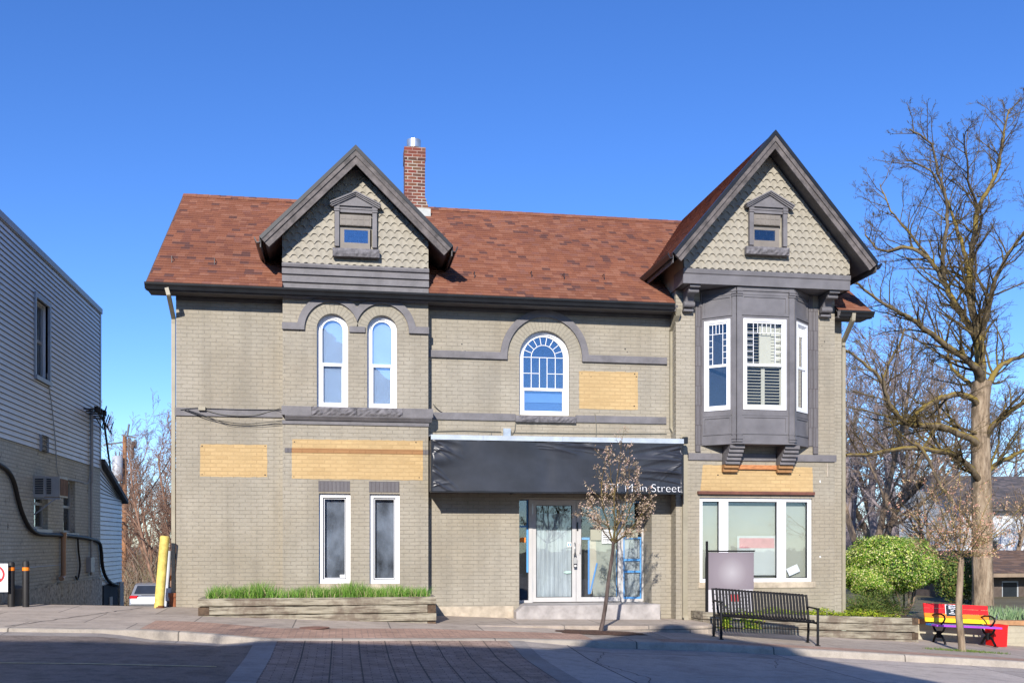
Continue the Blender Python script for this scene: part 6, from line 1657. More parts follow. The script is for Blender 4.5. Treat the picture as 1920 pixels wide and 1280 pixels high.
def kids(mb, rnd, pts, rad, lev, cfg, L, tips, start=None, dens=1.0):
    if lev + 1 >= len(cfg['n']):
        if tips is not None: tips.append((pts[-1], (pts[-1] - pts[-2]).normalized())); tips.append((pts[len(pts) // 2], (pts[-1] - pts[-2]).normalized()))
        return
    k = max(1, int(cfg['n'][lev + 1] * dens)); m = len(pts) - 1; s0 = cfg['from'][lev + 1] if start is None else start
    for c in range(k):
        t = s0 + (1 - s0) * (c + rnd.random()) / k; f = t * m; i = min(int(f), m - 1); p = pts[i].lerp(pts[i + 1], f - i)
        ax = (pts[i + 1] - pts[i]).normalized(); perp = rot_about(ax.orthogonal().normalized(), ax, rnd.uniform(0, 6.283))
        ang = math.radians(rnd.gauss(cfg['ang'][lev + 1], 9)); nd = (ax * math.cos(ang) + perp * math.sin(ang)).normalized()
        if nd.z < cfg.get('minz', -.5): nd.z = abs(nd.z) * .3; nd.normalize()
        rr = lerp(rad[i], rad[min(i + 1, m)], f - i)
        nl = L * cfg['len'][lev + 1] * rnd.uniform(.6, 1.15) * (1 - .45 * t)
        branch(mb, rnd, p, nd, nl, max(cfg['rmin'], rr * cfg['rr'][lev + 1] * rnd.uniform(.75, 1)), lev + 1, cfg, tips)

# the big honey locust: main limbs surveyed from the photograph
YT = 11.8
big = thing('bare_tree', 'tall bare tree with thick furrowed trunk and lichen yellowed limbs behind the rainbow bench', 'tree', (0, 0, 0))
rnd = random.Random(21)
base = at(1843, 1130, YT)
def pl_(pts, y0=0, y1=0): 
    n = len(pts) - 1; return [at(px, py, YT + lerp(y0, y1, i / n)) for i, (px, py) in enumerate(pts)]
def smoothpath(P, sub=4, rnd=None, jit=0):
    out = []
    for i in range(len(P) - 1):
        a, b_, c_, d_ = P[max(i - 1, 0)], P[i], P[i + 1], P[min(i + 2, len(P) - 1)]
        for k in range(sub):
            t = k / sub; v = .5 * ((2 * b_) + (c_ - a) * t + (2 * a - 5 * b_ + 4 * c_ - d_) * t * t + (3 * b_ - a - 3 * c_ + d_) * t ** 3)
            if rnd and (i or k): v = v + Vector((rnd.uniform(-1, 1), rnd.uniform(-1, 1), rnd.uniform(-1, 1))) * jit
            out.append(v)
    return out + [P[-1]]
tr = MB(); TP = smoothpath(pl_([(1843, 1150), (1843, 1130), (1842, 1040), (1841, 930), (1838, 820), (1838, 760), (1840, 715)]), 6, rnd, .012)
n_ = len(TP) - 1
# furrowed trunk
rings = []; K = 40
for i, p in enumerate(TP):
    t = i / n_; r0 = lerp(.36, .27, t) + .16 * max(0, 1 - t / .16) ** 2 + .05 * max(0, (t - .85) / .15)
    rings.append([p + Vector((math.cos(2 * math.pi * k / K), math.sin(2 * math.pi * k / K), 0)) * (r0 * (1 + .035 * math.sin(k * 2.1 + i * .25) + .03 * math.sin(k * 5.3 - i * .4) + rnd.uniform(-.015, .015))) for k in range(K)])
tr.add([q for r_ in rings for q in r_], [(i * K + k, i * K + (k + 1) % K, (i + 1) * K + (k + 1) % K, (i + 1) * K + k) for i in range(n_) for k in range(K)], smooth=True)
tr.build('trunk', bark_m, big)
cfg = dict(seg=[.5, .35, .28, .22, .18], wob=[.16, .17, .19, .21, .2], up=[.03, .045, .05, .05, .03], tip=.30, sides=[8, 6, 4, 3, 3], n=[0, 8, 7, 5, 4], len=[1, .52, .52, .5, .55], rr=[1, .5, .5, .5, .6], ang=[0, 46, 44, 42, 40], rmin=.0055, **{'from': [0, .22, .15, .12, .1]}, minz=-.25)
limbs = [
 ([(1836, 905), (1826, 885), (1807, 863), (1766, 846), (1694, 840), (1627, 853), (1586, 853)], .14, .05, 0, -2.0, 1.0),
 ([(1836, 840), (1825, 825), (1787, 809), (1751, 797), (1709, 796), (1684, 778), (1663, 749), (1648, 708), (1606, 672), (1578, 650)], .16, .035, 0, -1.5, 1.0),
 ([(1672, 765), (1660, 735), (1658, 703), (1679, 662), (1697, 615)], .07, .03, -1, -1.6, .8),
 ([(1836, 765), (1828, 749), (1797, 740), (1756, 750), (1725, 768), (1706, 790)], .13, .08, 0, -1.0, .5),
 ([(1838, 745), (1820, 722), (1797, 703), (1781, 684), (1776, 655), (1762, 620)], .11, .03, 0, 1.6, 1.0),
 ([(1841, 725), (1838, 700), (1815, 677), (1766, 641), (1730, 615), (1702, 593), (1646, 562), (1603, 528)], .18, .03, 0, -2.4, 1.2),
 ([(1841, 725), (1836, 680), (1826, 627), (1792, 571), (1770, 528), (1745, 489), (1702, 464), (1655, 470), (1622, 440)], .19, .03, 0, 1.5, 1.2),
 ([(1770, 528), (1768, 490), (1771, 451), (1776, 391), (1758, 322), (1745, 270), (1706, 243)], .10, .025, .8, -1.2, 1.1),
 ([(1841, 725), (1840, 670), (1832, 610), (1818, 558), (1819, 502), (1826, 451), (1835, 391), (1866, 330), (1878, 280), (1884, 235), (1893, 205)], .20, .025, 0, .8, 1.3),
 ([(1818, 520), (1810, 480), (1797, 440), (1788, 408), (1766, 356), (1742, 320), (1700, 300)], .10, .025, .2, 2.2, 1.1),
 ([(1836, 644), (1857, 558), (1880, 494), (1922, 434), (1960, 380)], .12, .03, .2, -2.4, 1.2),
 ([(1842, 730), (1854, 718), (1869, 693), (1895, 675), (1932, 662), (1985, 620)], .16, .04, 0, .9, 1.0),
 ([(1846, 840), (1857, 806), (1880, 780), (1925, 750), (1980, 700)], .15, .05, 0, -1.2, 1.0),
 ([(1848, 900), (1857, 880), (1880, 863), (1925, 842), (1990, 820)], .14, .05, 0, 1.8, .9),
 ([(1714, 830), (1735, 850), (1760, 905), (1782, 935)], .07, .05, -1.2, -1.8, .5),
 ([(1835, 391), (1818, 350), (1812, 300), (1806, 250)], .06, .02, .6, -1.4, .9),
 ([(1745, 489), (1700, 430), (1670, 395), (1650, 345)], .06, .02, 1.0, 2.2, .9),
]
limbm = MB(); twig = MB()
for pts, r0, r1, y0, y1, dn in limbs:
    P = smoothpath(pl_(pts, y0, y1), 4, rnd, .03); n = len(P) - 1; rad = [lerp(r0, r1, (i / n) ** .8) * .92 for i in range(n + 1)]
    limbm.tube(P, rad, 10, cap=False); L = sum((P[i + 1] - P[i]).length for i in range(n))
    k = max(3, int(L * 3.2 * dn)); 
    for c in range(k):
        t = .12 + .88 * (c + rnd.random()) / k; f = t * n; i = min(int(f), n - 1); p = P[i].lerp(P[i + 1], f - i); ax = (P[i + 1] - P[i]).normalized()
        perp = rot_about(ax.orthogonal().normalized(), ax, rnd.uniform(0, 6.283)); ang = math.radians(rnd.gauss(48, 10)); nd = ax * math.cos(ang) + perp * math.sin(ang); nd.z = nd.z * .8 + .25; nd.normalize()
        branch(twig, rnd, p, nd, min(3.4, rnd.uniform(1.3, 2.7) * (1.25 - .78 * t)), max(.018, min(.05, rad[i] * .42)), 1, cfg)
limbm.build('limbs', limb_m, big)
tw = twig.build('crown', twig_m, big); print('big tree faces', len(twig.f))

# generic bare trees far away: one mesh, copies differ in size, turn and place
def bare_tree_mesh(seed, H=10, stems=1, spread=34, dens=1.0, r0=.16):
    rnd = random.Random(seed); mb = MB()
    c = dict(seg=[.7, .5, .4, .3, .25], wob=[.07, .10, .13, .16, .18], up=[.06, .07, .06, .05, .03], tip=.28, sides=[8, 6, 4, 3, 3], n=[0, int(11 * dens), int(9 * dens), 7, 3], len=[1, .55, .50, .48, .5], rr=[1, .5, .48, .5, .6], ang=[0, spread, 36, 38, 36], rmin=.009, **{'from': [0, .28, .12, .1, .1]}, minz=-.1)
    for s_ in range(stems):
        a = rnd.uniform(0, 6.28); tilt = 0 if stems == 1 else rnd.uniform(.12, .32)
        branch(mb, rnd, Vector((0, 0, -.3)), Vector((math.cos(a) * tilt, math.sin(a) * tilt, 1)).normalized(), H * rnd.uniform(.85, 1), r0, 0, c)
    return mb
def place_tree(mb_or_ob, px, pybase, pytop, Y, lab, mat=None, group='bare trees beyond the buildings', Hn=10, name='bare_tree', rz=0, src=None, sxy=1.0, zg=None):
    p = at(px, pybase, Y); gz = T(p.x, Y) if zg is None else zg
    H = W(px, pytop, Y)[1] - gz; s_ = H / (Hn * 1.08)
    t = thing(name, lab, 'tree', (p.x, Y, gz), group)
    if src is None: c = mb_or_ob.build('crown', mat)
    else: c = src.copy(); COL.objects.link(c)
    c.parent = t; t.scale = (s_ * sxy, s_ * sxy, s_); t.rotation_euler = (0, 0, rz)
    return c
mA = bare_tree_mesh(3, 10, 3, 34, 1.0, .17)
cA = place_tree(mA, 1630, 1005, 600, 24, 'multi stemmed bare tree rising just behind the round variegated bush', far_m, rz=.6)
mBt = bare_tree_mesh(7, 10, 1, 40, 1.15, .15)
cB = place_tree(mBt, 1700, 1010, 640, 34, 'grey mauve bare tree between the multi stemmed tree and the big trunk', farp_m, sxy=1.5)
place_tree(None, 1790, 1010, 690, 42, 'slender bare tree behind the left limbs of the big tree', src=cB, rz=2.1, sxy=1.4)
place_tree(None, 1600, 1010, 680, 52, 'distant bare tree showing beside the right edge of the brick building', src=cB, rz=1.1, sxy=1.5)
place_tree(None, 1905, 1010, 760, 60, 'distant bare tree above the white house roof', src=cB, rz=3.1, sxy=1.3)
place_tree(None, 1655, 1010, 720, 60, 'low distant bare tree under the lower limb of the big tree', src=cA, rz=4.1, sxy=1.4)
place_tree(None, 1668, 1010, 560, 40, 'tall mauve bare tree behind the upper left limbs of the big tree', src=cB, rz=4.4, sxy=1.5)
place_tree(None, 1585, 1010, 610, 38, 'mauve bare tree half hidden by the right downspout of the brick building', src=cB, rz=5.3, sxy=1.4)
place_tree(None, 1745, 1010, 640, 46, 'mauve bare tree just left of the big trunk', src=cB, rz=.4, sxy=1.6)
place_tree(None, 1850, 1010, 700, 50, 'mauve bare tree exactly behind the big trunk', src=cB, rz=1.7, sxy=1.6)
place_tree(None, 1640, 1010, 660, 58, 'faint bare tree behind the multi stemmed tree', src=cB, rz=2.7, sxy=1.7)
place_tree(None, 1752, 1060, 880, 21, 'short bare tree in front of the white house left of the big trunk', src=cA, rz=2.2, sxy=1.5)
place_tree(None, 1893, 1060, 850, 22, 'short bare tree in front of the white house right of the big trunk', src=cA, rz=.9, sxy=1.5)
# thicket behind the alley
mC = bare_tree_mesh(17, 9, 2, 30, 1.1, .11)
cC = place_tree(mC, 318, 1110, 790, 34, 'reddish brown vine covered bare tree beside the left edge of the brick building', plain('reddish_bark', (.26, .15, .10), .9, .3, 3), Hn=9, rz=.3, sxy=1.0)
place_tree(None, 285, 1110, 870, 40, 'bare tree directly behind the yellow bollard and silver car', src=cC, Hn=9, rz=2.0, sxy=1.25)
place_tree(None, 255, 1110, 905, 50, 'short bare tree between utility pole and yellow bollard', src=cC, Hn=9, rz=3.7, sxy=1.4)
place_tree(None, 205, 1110, 845, 60, 'thin bare tree rising above the annex roof left of the utility pole', src=cA, rz=1.0, sxy=1.0)
place_tree(None, 345, 1110, 770, 30, 'dense bare tree partly hidden by the brick building in the alley', src=cC, Hn=9, rz=5.0, sxy=1.0)
place_tree(None, 305, 1110, 830, 44, 'bare tree seen just above the yellow bollard top', src=cC, Hn=9, rz=1.2, sxy=1.3)
place_tree(None, 270, 1110, 940, 38, 'low bushy bare tree above the silver car roof', src=cC, Hn=9, rz=4.4, sxy=1.6)
# brushwood: dense low stems
rnd = random.Random(31); mb = MB()
for i in range(2600):
    y = rnd.uniform(34, 60); px = rnd.uniform(215, 345); p = at(px, 1100, y); z = T(p.x, y); h = rnd.uniform(1.2, 5.0) * (.6 + .4 * (px - 215) / 130)
    q = Vector((p.x, y, z)); pts = [q]; d = Vector((rnd.uniform(-.4, .4), rnd.uniform(-.4, .4), 1)).normalized()
    for k in range(4): d = (d + Vector((rnd.gauss(0, .28), rnd.gauss(0, .28), rnd.gauss(0, .2)))).normalized(); q = q + d * h / 4; pts.append(q)
    mb.tube(pts, [.03, .02, .015, .012, .008], 3, cap=False)
stuff(mb.build('brushwood', leafmat('brushwood_stems', [(0, (.14, .09, .055)), (.5, (.24, .16, .10)), (.8, (.33, .27, .21)), (1, (.22, .20, .08))])), 'dense tangled brown brushwood at the end of the alley', 'brushwood')

# ---- leaves ------------------------------------------------------------------
def leafcloud(mb, rnd, c, rx, ry, rz_, n, size, shell=.6, flat=.5, zmin=None, lumps=None):
    for i in range(n):
        u = rnd.uniform(-1, 1); a = rnd.uniform(0, 6.283); r = (shell + (1 - shell) * rnd.random()) ; s_ = math.sqrt(1 - u * u)
        dv = Vector((s_ * math.cos(a), s_ * math.sin(a), u))
        lp = 1 + .09 * math.sin(dv.x * 7 + 1) * math.sin(dv.z * 6) + .07 * math.sin(dv.y * 9 + dv.z * 5)
        p = Vector(c) + Vector((dv.x * rx, dv.y * ry, dv.z * rz_)) * r * lp
        if zmin is not None and p.z < zmin: continue
        nrm = (dv + Vector((rnd.gauss(0, .5), rnd.gauss(0, .5), rnd.gauss(0, .5)))).normalized(); t1 = nrm.orthogonal().normalized(); t1 = rot_about(t1, nrm, rnd.uniform(0, 6.28)); t2 = nrm.cross(t1)
        L = size * rnd.uniform(.6, 1.3); wd_ = L * flat
        mb.add([p - t1 * L, p + t2 * wd_ - nrm * L * .1, p + t1 * L, p - t2 * wd_ - nrm * L * .1], [(0, 1, 2), (0, 2, 3)])
vari_m = leafmat('variegated_leaves', [(0, (.03, .09, .010)), (.32, (.09, .22, .015)), (.56, (.22, .34, .028)), (.78, (.45, .48, .10)), (1, (.66, .62, .34))])
yb_ = 2.2; c = at(1669, 1058, yb_)
bush = thing('round_bush', 'large round variegated yellow green bush right of the brick building', 'bush', (c.x, yb_, T(c.x, yb_) + .0), None)
rnd = random.Random(41); mb = MB(); dep = .0116
cc = (0, 0, c.z - bush.location.z)
leafcloud(mb, rnd, cc, 1.12, 1.08, .70, 30000, .026, .75, .5)
for i in range(16):
    a = rnd.uniform(0, 6.28); e = rnd.uniform(-.1, 1.0); q_ = (math.cos(a) * math.cos(e) * .85, math.sin(a) * math.cos(e) * .8, cc[2] + math.sin(e) * .52); leafcloud(mb, rnd, q_, .36, .36, .24, 1100, .027, .7, .3); leafcloud(mb, rnd, (-.50, -.15, cc[2] - .30), .72, .6, .45, 6500, .026, .6, .4); leafcloud(mb, rnd, (.30, -.1, cc[2] - .1), .8, .8, .5, 4000, .028, .8, .55)
mb.build('foliage', vari_m, bush)
mb = MB()
for i in range(9):
    a = i * .7; mb.tube([(.1 * math.cos(a) + .25, .1 * math.sin(a), 0), (.25 + .3 * math.cos(a), .3 * math.sin(a), .3), (.7 * math.cos(a), .6 * math.sin(a), cc[2])], [.035, .025, .015], 6, cap=False)
mb.build('stems', far_m, bush)
MB().tube([(cc[0] - .0, 0, cc[2] - .5), (0, 0, cc[2] - .35), (0, 0, cc[2]), (0, 0, cc[2] + .35), (0, 0, cc[2] + .48)], [.3, .75, .9, .7, .1], 18).build('inner_shade', plain('painted_inner_shade', (.03, .045, .012), .95, .4, 12), bush)  # solid dark core, shade among the leaves put into its colour
jun_m = leafmat('juniper_sprays', [(0, (.03, .07, .012)), (.5, (.08, .13, .02)), (.85, (.16, .20, .04)), (1, (.24, .16, .06))])
c = at(1628, 1128, .55); ju = thing('juniper_shrub', 'low spreading dark green juniper between the round bush and the planter', 'shrub', (c.x, .35, rb[1] - .02))
rnd = random.Random(43); mb = MB()
for i in range(900):
    a = rnd.uniform(0, 6.283); el = rnd.uniform(.12, 1.35); d = Vector((math.cos(a) * math.cos(el), math.sin(a) * math.cos(el) * .7, math.sin(el) * .8)); L = rnd.uniform(.42, .92); p = Vector((rnd.uniform(-.42, .42), rnd.uniform(-.15, .15), .02))
    for k in range(16):
        q = p + d * L * (k + 3) / 19 + Vector((0, 0, -.10 * ((k + 3) / 19) ** 2)); s_ = Vector((rnd.gauss(0, 1), rnd.gauss(0, 1), rnd.gauss(0, 1))).normalized(); t_2 = (d + s_ * .7).normalized() * rnd.uniform(.03, .06); w2 = t_2.cross(s_).normalized() * .006
        mb.add([q - w2, q + w2, q + t_2], [(0, 1, 2)])
mb.build('foliage', jun_m, ju)
# ground cover in the right planter
gc_m = leafmat('yellow_green_ground_cover', [(0, (.10, .20, .01)), (.4, (.30, .42, .02)), (.8, (.52, .58, .04)), (1, (.30, .16, .05))])
rnd = random.Random(47); mb = MB()
for i in range(9000):
    x = rnd.uniform(ra[0] + .35, rb[0] - .25); y = rnd.uniform(Y2 + .08, -.35 if x < XR1 else .5)
    z = lerp(ra[1], rb[1], (x - ra[0]) / (rb[0] - ra[0])) - .04 + (.10 + .05 * math.sin(x * 6) + .04 * math.sin(x * 17)) * rnd.random()
    if (x < 7.9) and rnd.random() < .7: continue
    s_ = rnd.uniform(.012, .026); a = rnd.uniform(0, 6.28); t1 = Vector((math.cos(a), math.sin(a), rnd.uniform(-.4, .6))) * s_; t2 = Vector((-math.sin(a), math.cos(a), rnd.uniform(-.3, .5))) * s_ * .7; p = Vector((x, y, z))
    mb.add([p - t1, p + t2, p + t1, p - t2], [(0, 1, 2, 3)])
for i in range(420):    # trailing over the beam
    x = rnd.choice([rnd.gauss(7.45, .06), rnd.gauss(7.95, .12)]); y = Y2 - rnd.uniform(.01, .06); z = lerp(ra[1], rb[1], (x - ra[0]) / (rb[0] - ra[0])) - rnd.random() ** 1.3 * .30
    s_ = rnd.uniform(.014, .028); p = Vector((x, y, z)); t1 = Vector((rnd.uniform(-1, 1), -.3, rnd.uniform(-1, 1))).normalized() * s_; t2 = Vector((t1.z, -.2 * s_, -t1.x)) * .7
    mb.add([p - t1, p + t2, p + t1, p - t2], [(0, 1, 2, 3)])
stuff(mb.build('ground_cover', gc_m), 'bright yellow green ground cover filling and trailing over the right timber planter', 'ground cover')
# strappy iris leaves above the low wall
iris_m = leafmat('grey_green_strap_leaves', [(0, (.10, .17, .07)), (.5, (.17, .26, .12)), (.9, (.27, .34, .17)), (1, (.20, .16, .32))])
rnd = random.Random(51); mb = MB()
for i in range(1500):
    x = rnd.uniform(wa[0] + 1.4, wb_[0] + 3.5); y = rnd.uniform(.1, 1.3); z = wa[1] + sl * (x - wa[0]) - .08; h = rnd.uniform(.12, .38); lx_, ly_ = rnd.gauss(0, .09), rnd.gauss(0, .07)
    mb.add([(x - .010, y, z), (x + .010, y, z), (x + lx_ * .5 + .008, y + ly_ * .5, z + h * .6), (x + lx_ * .5 - .008, y + ly_ * .5, z + h * .6), (x + lx_, y + ly_, z + h)], [(0, 1, 2, 3), (3, 2, 4)])
stuff(mb.build('iris_leaves', iris_m), 'grey green strap leaved plants behind the low tan wall at right', 'plants')
# tufts of grass around the right street tree
stree = Vector((11.62, -2.42, 0)); stree.z = G(stree.x, stree.y)
mb = MB()
for i in range(700):
    a = rnd.uniform(0, 6.28); r_ = rnd.uniform(.05, 1) ; x, y = stree.x + .1 + math.cos(a) * r_ * .95, stree.y + math.sin(a) * r_ * .16; z = G(x, y) + .003; h = rnd.uniform(.01, .05)
    lx_ = rnd.gauss(0, .02); mb.add([(x - .006, y, z), (x + .006, y, z), (x + lx_, y, z + h)], [(0, 1, 2)])
stuff(mb.build('grass', jun_m), 'thin strip of grass at the foot of the right street tree', 'grass')

# ---- two young street trees ---------------------------------------------------
bud1_m = leafmat('opening_olive_buds', [(0, (.22, .16, .09)), (.35, (.40, .30, .19)), (.7, (.52, .39, .30)), (1, (.52, .33, .29))])
bud2_m = leafmat('pink_buds', [(0, (.45, .20, .14)), (.4, (.55, .30, .22)), (.7, (.42, .36, .14)), (1, (.65, .42, .34))])
def young_tree(loc, trunk_pts, trunk_r, crown, lab, seed, budmat, budn, barkm, main, cfg2, bud_size):
    rnd = random.Random(seed); t = thing('young_tree', lab, 'tree', loc, 'young street trees')
    mb = MB(); P = smoothpath([Vector(p) - Vector(loc) for p in trunk_pts], 5, rnd, .004); n = len(P) - 1
    mb.tube(P, [lerp(trunk_r[0], trunk_r[1], i / n) * (1 + .35 * max(0, 1 - i / n / .08)) for i in range(n + 1)], 12); mb.build('trunk', barkm, t)
    tw = MB(); tips = []
    for (pts, r0) in main:
        Q = smoothpath([Vector(p) - Vector(loc) for p in pts], 4, rnd, .012); m = len(Q) - 1; rad = [lerp(r0, .006, i / m) for i in range(m + 1)]; tw.tube(Q, rad, 6, cap=False)
        L = sum((Q[i + 1] - Q[i]).length for i in range(m)); kids(tw, rnd, Q, rad, 0, cfg2, L, tips, start=.2)
        for i in range(m // 3, m + 1): tips.append((Q[i], Vector((0, 0, 1))))
    tw.build('branches', twig_m if barkm is not bark_m else limb_m, t)
    bm = MB()
    for i in range(budn):
        p, d = tips[rnd.randrange(len(tips))]; p = p + Vector((rnd.gauss(0, .02), rnd.gauss(0, .02), rnd.gauss(0, .02)))
        for k in range(rnd.randint(2, 5)):
            q = p + Vector((rnd.gauss(0, .017), rnd.gauss(0, .017), rnd.gauss(0, .017))); nrm = Vector((rnd.gauss(0, 1), rnd.gauss(0, 1), rnd.gauss(0, 1))).normalized(); t1 = nrm.orthogonal().normalized(); t2 = nrm.cross(t1); s_ = rnd.uniform(.5, 1) * bud_size
            bm.add([q - t1 * s_, q + t2 * s_ * .7, q + t1 * s_, q - t2 * s_ * .7], [(0, 1, 2, 3)])
    bm.build('buds', budmat, t); return t
youngbark_m = barkmat('dark_young_bark', (.10, .075, .065), (.15, .115, .10), None, 9)
Y1 = -2.35; q = lambda px, py, dy=0: at(px, py, Y1 + dy)
cfg2 = dict(seg=[.2, .10, .08], wob=[.1, .10, .14], up=[.05, .09, .05], tip=.45, sides=[6, 4, 3], n=[0, 13, 4], len=[1, .32, .45], rr=[1, .5, .6], ang=[0, 38, 40], rmin=.0032, **{'from': [0, .2, .2]}, minz=-.1)
B1 = q(1126, 1190); B1.z = G(B1.x, Y1)
m1 = [([q(1149, 1020), q(1153, 985), q(1152, 930), q(1160, 880), q(1166, 825)], .018), ([q(1149, 1018), q(1142, 990, .1), q(1131, 950, .2), q(1128, 905, .3), q(1135, 860, .3)], .015), ([q(1147, 1015), q(1135, 1000, -.1), q(1118, 975, -.2), q(1090, 962, -.3)], .012),
      ([q(1150, 1018), q(1165, 990, -.1), q(1182, 955, -.2), q(1190, 915, -.2), q(1196, 880, -.2)], .015), ([q(1150, 1020), q(1172, 1000, .2), q(1196, 975, .3), q(1212, 950, .4)], .014), ([q(1150, 1020), q(1170, 1003, -.2), q(1190, 990, -.4), q(1222, 935, -.5)], .012),
      ([q(1150, 1010), q(1158, 960, .3), q(1148, 910, .4), q(1142, 860, .4)], .012), ([q(1149, 1012), q(1136, 985, .3), q(1112, 955, .3), q(1108, 940, .3)], .010), ([q(1152, 1000), q(1168, 960, .1), q(1178, 905, .1), q(1180, 860, .1)], .012)]
young_tree(B1, [B1 - Vector((0, 0, .05)), B1 + Vector((0, 0, .02)), q(1133, 1150), q(1141, 1090), q(1148, 1040), q(1150, 1015)], (.043, .028), None, 'young leaning street tree with olive buds in front of the entrance', 61, bud1_m, 1150, youngbark_m, m1, cfg2, .019)
Y1 = -2.42; B2 = stree.copy()
m2 = []
rnd = random.Random(67)
for (px_, py_, dy) in ((1690, 945, -.3), (1715, 905, .5), (1745, 890, -.6), (1770, 895, .3), (1700, 1000, .2), (1800, 885, .6), (1830, 905, -.5), (1860, 925, .4), (1885, 935, -.3), (1915, 965, .2), (1905, 1015, -.2), (1735, 960, -.9), (1850, 985, -.8), (1770, 940, .9), (1820, 955, .8), (1925, 940, .5), (1780, 920, -.2)):
    e = q(px_, py_, dy); s_ = q(1801, rnd.uniform(1040, 1058)); mid = s_.lerp(e, .5) + Vector((0, 0, -.08)); m2.append(([s_, s_.lerp(mid, .5) + Vector((0, 0, -.01)), mid, e], .013))
cfg3 = dict(cfg2); cfg3['n'] = [0, 12, 4]; cfg3['len'] = [1, .42, .5]; cfg3['wob'] = [.1, .16, .2]; cfg3['ang'] = [0, 45, 42]; cfg3['up'] = [.05, .02, .0]
young_tree(B2, [B2 - Vector((0, 0, .05)), B2 + Vector((0, 0, .02)), q(1798, 1150), q(1800, 1090), q(1802, 1045)], (.075, .052), None, 'street tree with pink buds standing in front of the rainbow bench', 63, bud2_m, 1500, bark_m, m2, cfg3, .018)

# ------------------------------------------------------------------ houses at the right
white_wall_m = plain('white_render', (.62, .64, .66), .8, .06, 1)
droof_m = cells('dark_grey_shingles', .3, .16, [(0, (.10, .09, .09)), (.4, (.14, .12, .12)), (.7, (.08, .075, .08))], rough=.9)
broof_m = cells('brown_shingles', .3, .16, [(0, (.16, .10, .07)), (.4, (.22, .14, .10)), (.7, (.12, .085, .07))], rough=.9)
def quadroof(mb, a, b_, c_, d_, mi=0):
    a, b_, c_, d_ = map(Vector, (a, b_, c_, d_)); u = (b_ - a).length; v = (d_ - a).length
    mb.add([a, b_, c_, d_], [(0, 1, 2, 3)], mi, uvs=[(0, 0), (u, 0), (u, v), (0, v)]); return mb
Yh = 27.0
h0, h1 = W(1806, 1000, Yh)[0], W(1990, 1000, Yh)[0]; hz = W(1850, 948, Yh)[1]; hr_ = W(1850, 892, Yh + 3)[1]
WH = thing('white_house', 'white rendered house with dark grey roof behind the big tree', 'house')
mb = MB(); zb0_ = -3
mb.wall(rect(h0, zb0_, h1, hz), [rect(h0 + 1.0, .4, h0 + 2.0, 1.8)], Yh, .15); mb.add([(h0, Yh, zb0_), (h0, Yh + 6, zb0_), (h0, Yh + 6, hz), (h0, Yh + 3, hr_ - .2), (h0, Yh, hz)], [(0, 4, 3, 2, 1)]); mb.add([(h1, Yh, zb0_), (h1, Yh + 6, zb0_), (h1, Yh + 6, hz), (h1, Yh + 3, hr_ - .2), (h1, Yh, hz)], [(0, 1, 2, 3, 4)])
mb.build('wall', white_wall_m, WH)
o = MB(); ringmb(o, rect(h0 + 1, .4, h0 + 2, 1.8), inset(rect(h0 + 1, .4, h0 + 2, 1.8), .07), Yh + .06, Yh + .12); o = o.build('window', wframe_m, WH); MB().box(h0 + 1.05, Yh + .10, .45, h0 + 1.95, Yh + .12, 1.75).build('pane', plain('dark_pane', (.03, .035, .04), .1), o)
mb = MB(); quadroof(mb, (h0 - .4, Yh - .5, hz - .1), (h1 + .4, Yh - .5, hz - .1), (h1 + .4, Yh + 3, hr_), (h0 - .4, Yh + 3, hr_)); quadroof(mb, (h1 + .4, Yh + 6.5, hz - .1), (h0 - .4, Yh + 6.5, hz - .1), (h0 - .4, Yh + 3, hr_), (h1 + .4, Yh + 3, hr_)); mb.box(h0 - .4, Yh - .48, hz - .26, h1 + .4, Yh - .45, hz - .12)
mb.build('roof', droof_m, WH)
Yl = 17.0
l0, l1_ = W(1765, 1100, Yl)[0], W(1990, 1100, Yl)[0]; lz = W(1850, 1074, Yl - .8)[1]; lr = W(1850, 1031, Yl + 3)[1]
LH = thing('low_brown_house', 'low dark house with brown shingle roof behind the big trunk', 'house')
holes = [rect(lerp(l0, l1_, .50), -.9, lerp(l0, l1_, .64), lz - .35), rect(lerp(l0, l1_, .70), -.9, lerp(l0, l1_, .92), lz - .35)]
dk = plain('dark_brown_boards', (.10, .075, .06), .8, .2, 4)
mb = MB().wall(rect(l0, -3, l1_, lz), holes, Yl, .1); mb.add([(l0, Yl, -3), (l0, Yl + 6, -3), (l0, Yl + 6, lz), (l0, Yl, lz)], [(0, 3, 2, 1)]); mb.build('wall', dk, LH)
for h_ in holes:
    o = MB(); ringmb(o, h_, inset(h_, .05), Yl + .02, Yl + .06); o = o.build('window', wframe_m, LH); MB().xz(inset(h_, .04), Yl + .05, Yl + .055).build('pane', plain('dark_pane_b', (.02, .025, .03), .08), o)
mb = MB(); quadroof(mb, (l0 - .5, Yl - .8, lz), (l1_ + .5, Yl - .8, lz), (l1_ + .5, Yl + 3, lr), (l0 + 1.5, Yl + 3, lr)); mb.add([(l0 - .5, Yl - .8, lz), (l0 + 1.5, Yl + 3, lr), (l0 - .5, Yl + 6.8, lz)], [(2, 1, 0)]); quadroof(mb, (l1_ + .5, Yl + 6.8, lz), (l0 - .5, Yl + 6.8, lz), (l0 + 1.5, Yl + 3, lr), (l1_ + .5, Yl + 3, lr)); mb.build('roof', broof_m, LH)
MB().box(l0 - .5, Yl - .82, lz - .16, l1_ + .5, Yl - .78, lz - .01).build('fascia', plain('pale_brown_fascia', (.26, .19, .13), .7), LH)
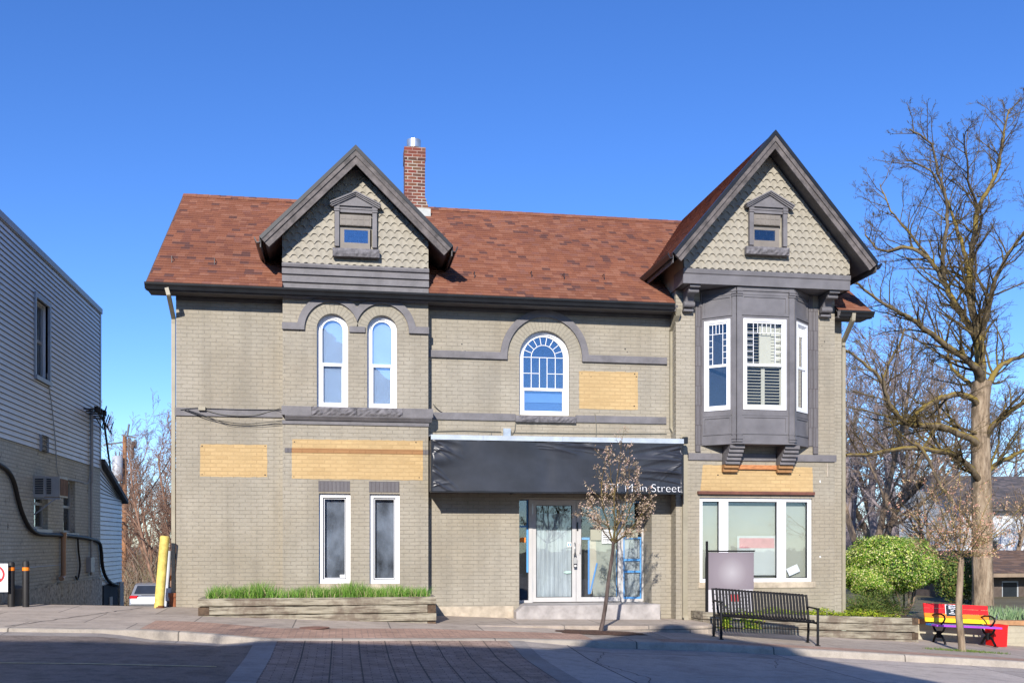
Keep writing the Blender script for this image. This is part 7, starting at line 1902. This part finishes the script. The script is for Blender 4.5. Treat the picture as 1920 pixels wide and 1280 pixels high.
# dark evergreen hedge piece left of the big trunk
c = at(1800, 1090, 13.5); hd = thing('evergreen_shrub', 'dark evergreen shrub between round bush and big tree trunk', 'shrub', (c.x, 13.5, T(c.x, 13.5)))
rnd = random.Random(71); mb = MB(); leafcloud(mb, rnd, (0, 0, .9), 1.0, .9, 1.0, 7000, .05, .5, .5, zmin=0); mb.build('foliage', jun_m, hd)
MB().tube([(0, 0, 0), (.05, 0, 1.2)], [.06, .03], 8).build('stem', far_m, hd)
c = at(1640, 1010, 70)
def far_row(px0, px1, y, h0_, n, seed, lab, mat):
    rnd = random.Random(seed); mb = MB()
    for i in range(n):
        px = rnd.uniform(px0, px1); yy = y + rnd.uniform(-4, 4); X = W(px, 1000, yy)[0]; z = T(X, yy); h = h0_ * rnd.uniform(.5, 1); q_ = Vector((X, yy, z)); pts = [q_]; d = Vector((rnd.uniform(-.2, .2), 0, 1)).normalized()
        for k in range(5): d = (d + Vector((rnd.gauss(0, .22), rnd.gauss(0, .15), rnd.gauss(0, .05) + .03))).normalized(); q_ = q_ + d * h / 5; pts.append(q_)
        mb.tube(pts, [.05, .035, .025, .018, .012, .008], 3, cap=False)
    stuff(mb.build('far_thicket', mat), lab, 'thicket')
far_row(1560, 1990, 78, 9.5, 2600, 5, 'mauve grey thicket of bare branches far behind the houses', farp_m)
far_row(-300, 345, 84, 6.0, 1500, 6, 'low brown thicket far beyond the alley and parked car', farp_m)

# ------------------------------------------------------------------ the opposite side of the street, behind the camera (casts the street's shadow)
OPP = thing('opposite_building', 'brick building with steep gable across the street behind the viewer', 'building')
yo = -23.0
poly = [(-34, -3), (4.6, -3), (4.6, 6.1), (2.4, 8.05), (1.0, 9.3), (-1.4, 10.85), (-3.3, 9.2), (-34, 9.2)]
opm = bricks('opposite_red_brick', [(.24, .10, .07), (.28, .12, .08), (.20, .09, .065)], (.3, .27, .23))
hs = [rect(x, z, x + 1.1, z + 1.8) for x in (-30, -26, -22, -18, -14, -10, -6, -1.6) for z in (1.6, 5.6)]
mb = MB().xz(poly, yo - 8, yo); mb.build('wall', opm, OPP)
for h_ in hs: MB().xz(h_, yo, yo + .03).build('window', wframe_m, OPP)
ot = thing('bare_tree', 'bare street tree across the road behind the viewer', 'tree', (-8.2, -21.6, .3), 'bare trees beyond the buildings')
mO = bare_tree_mesh(23, 8.6, 1, 38, .8, .13); mO.build('crown', far_m, ot)
bpy.context.view_layer.update()
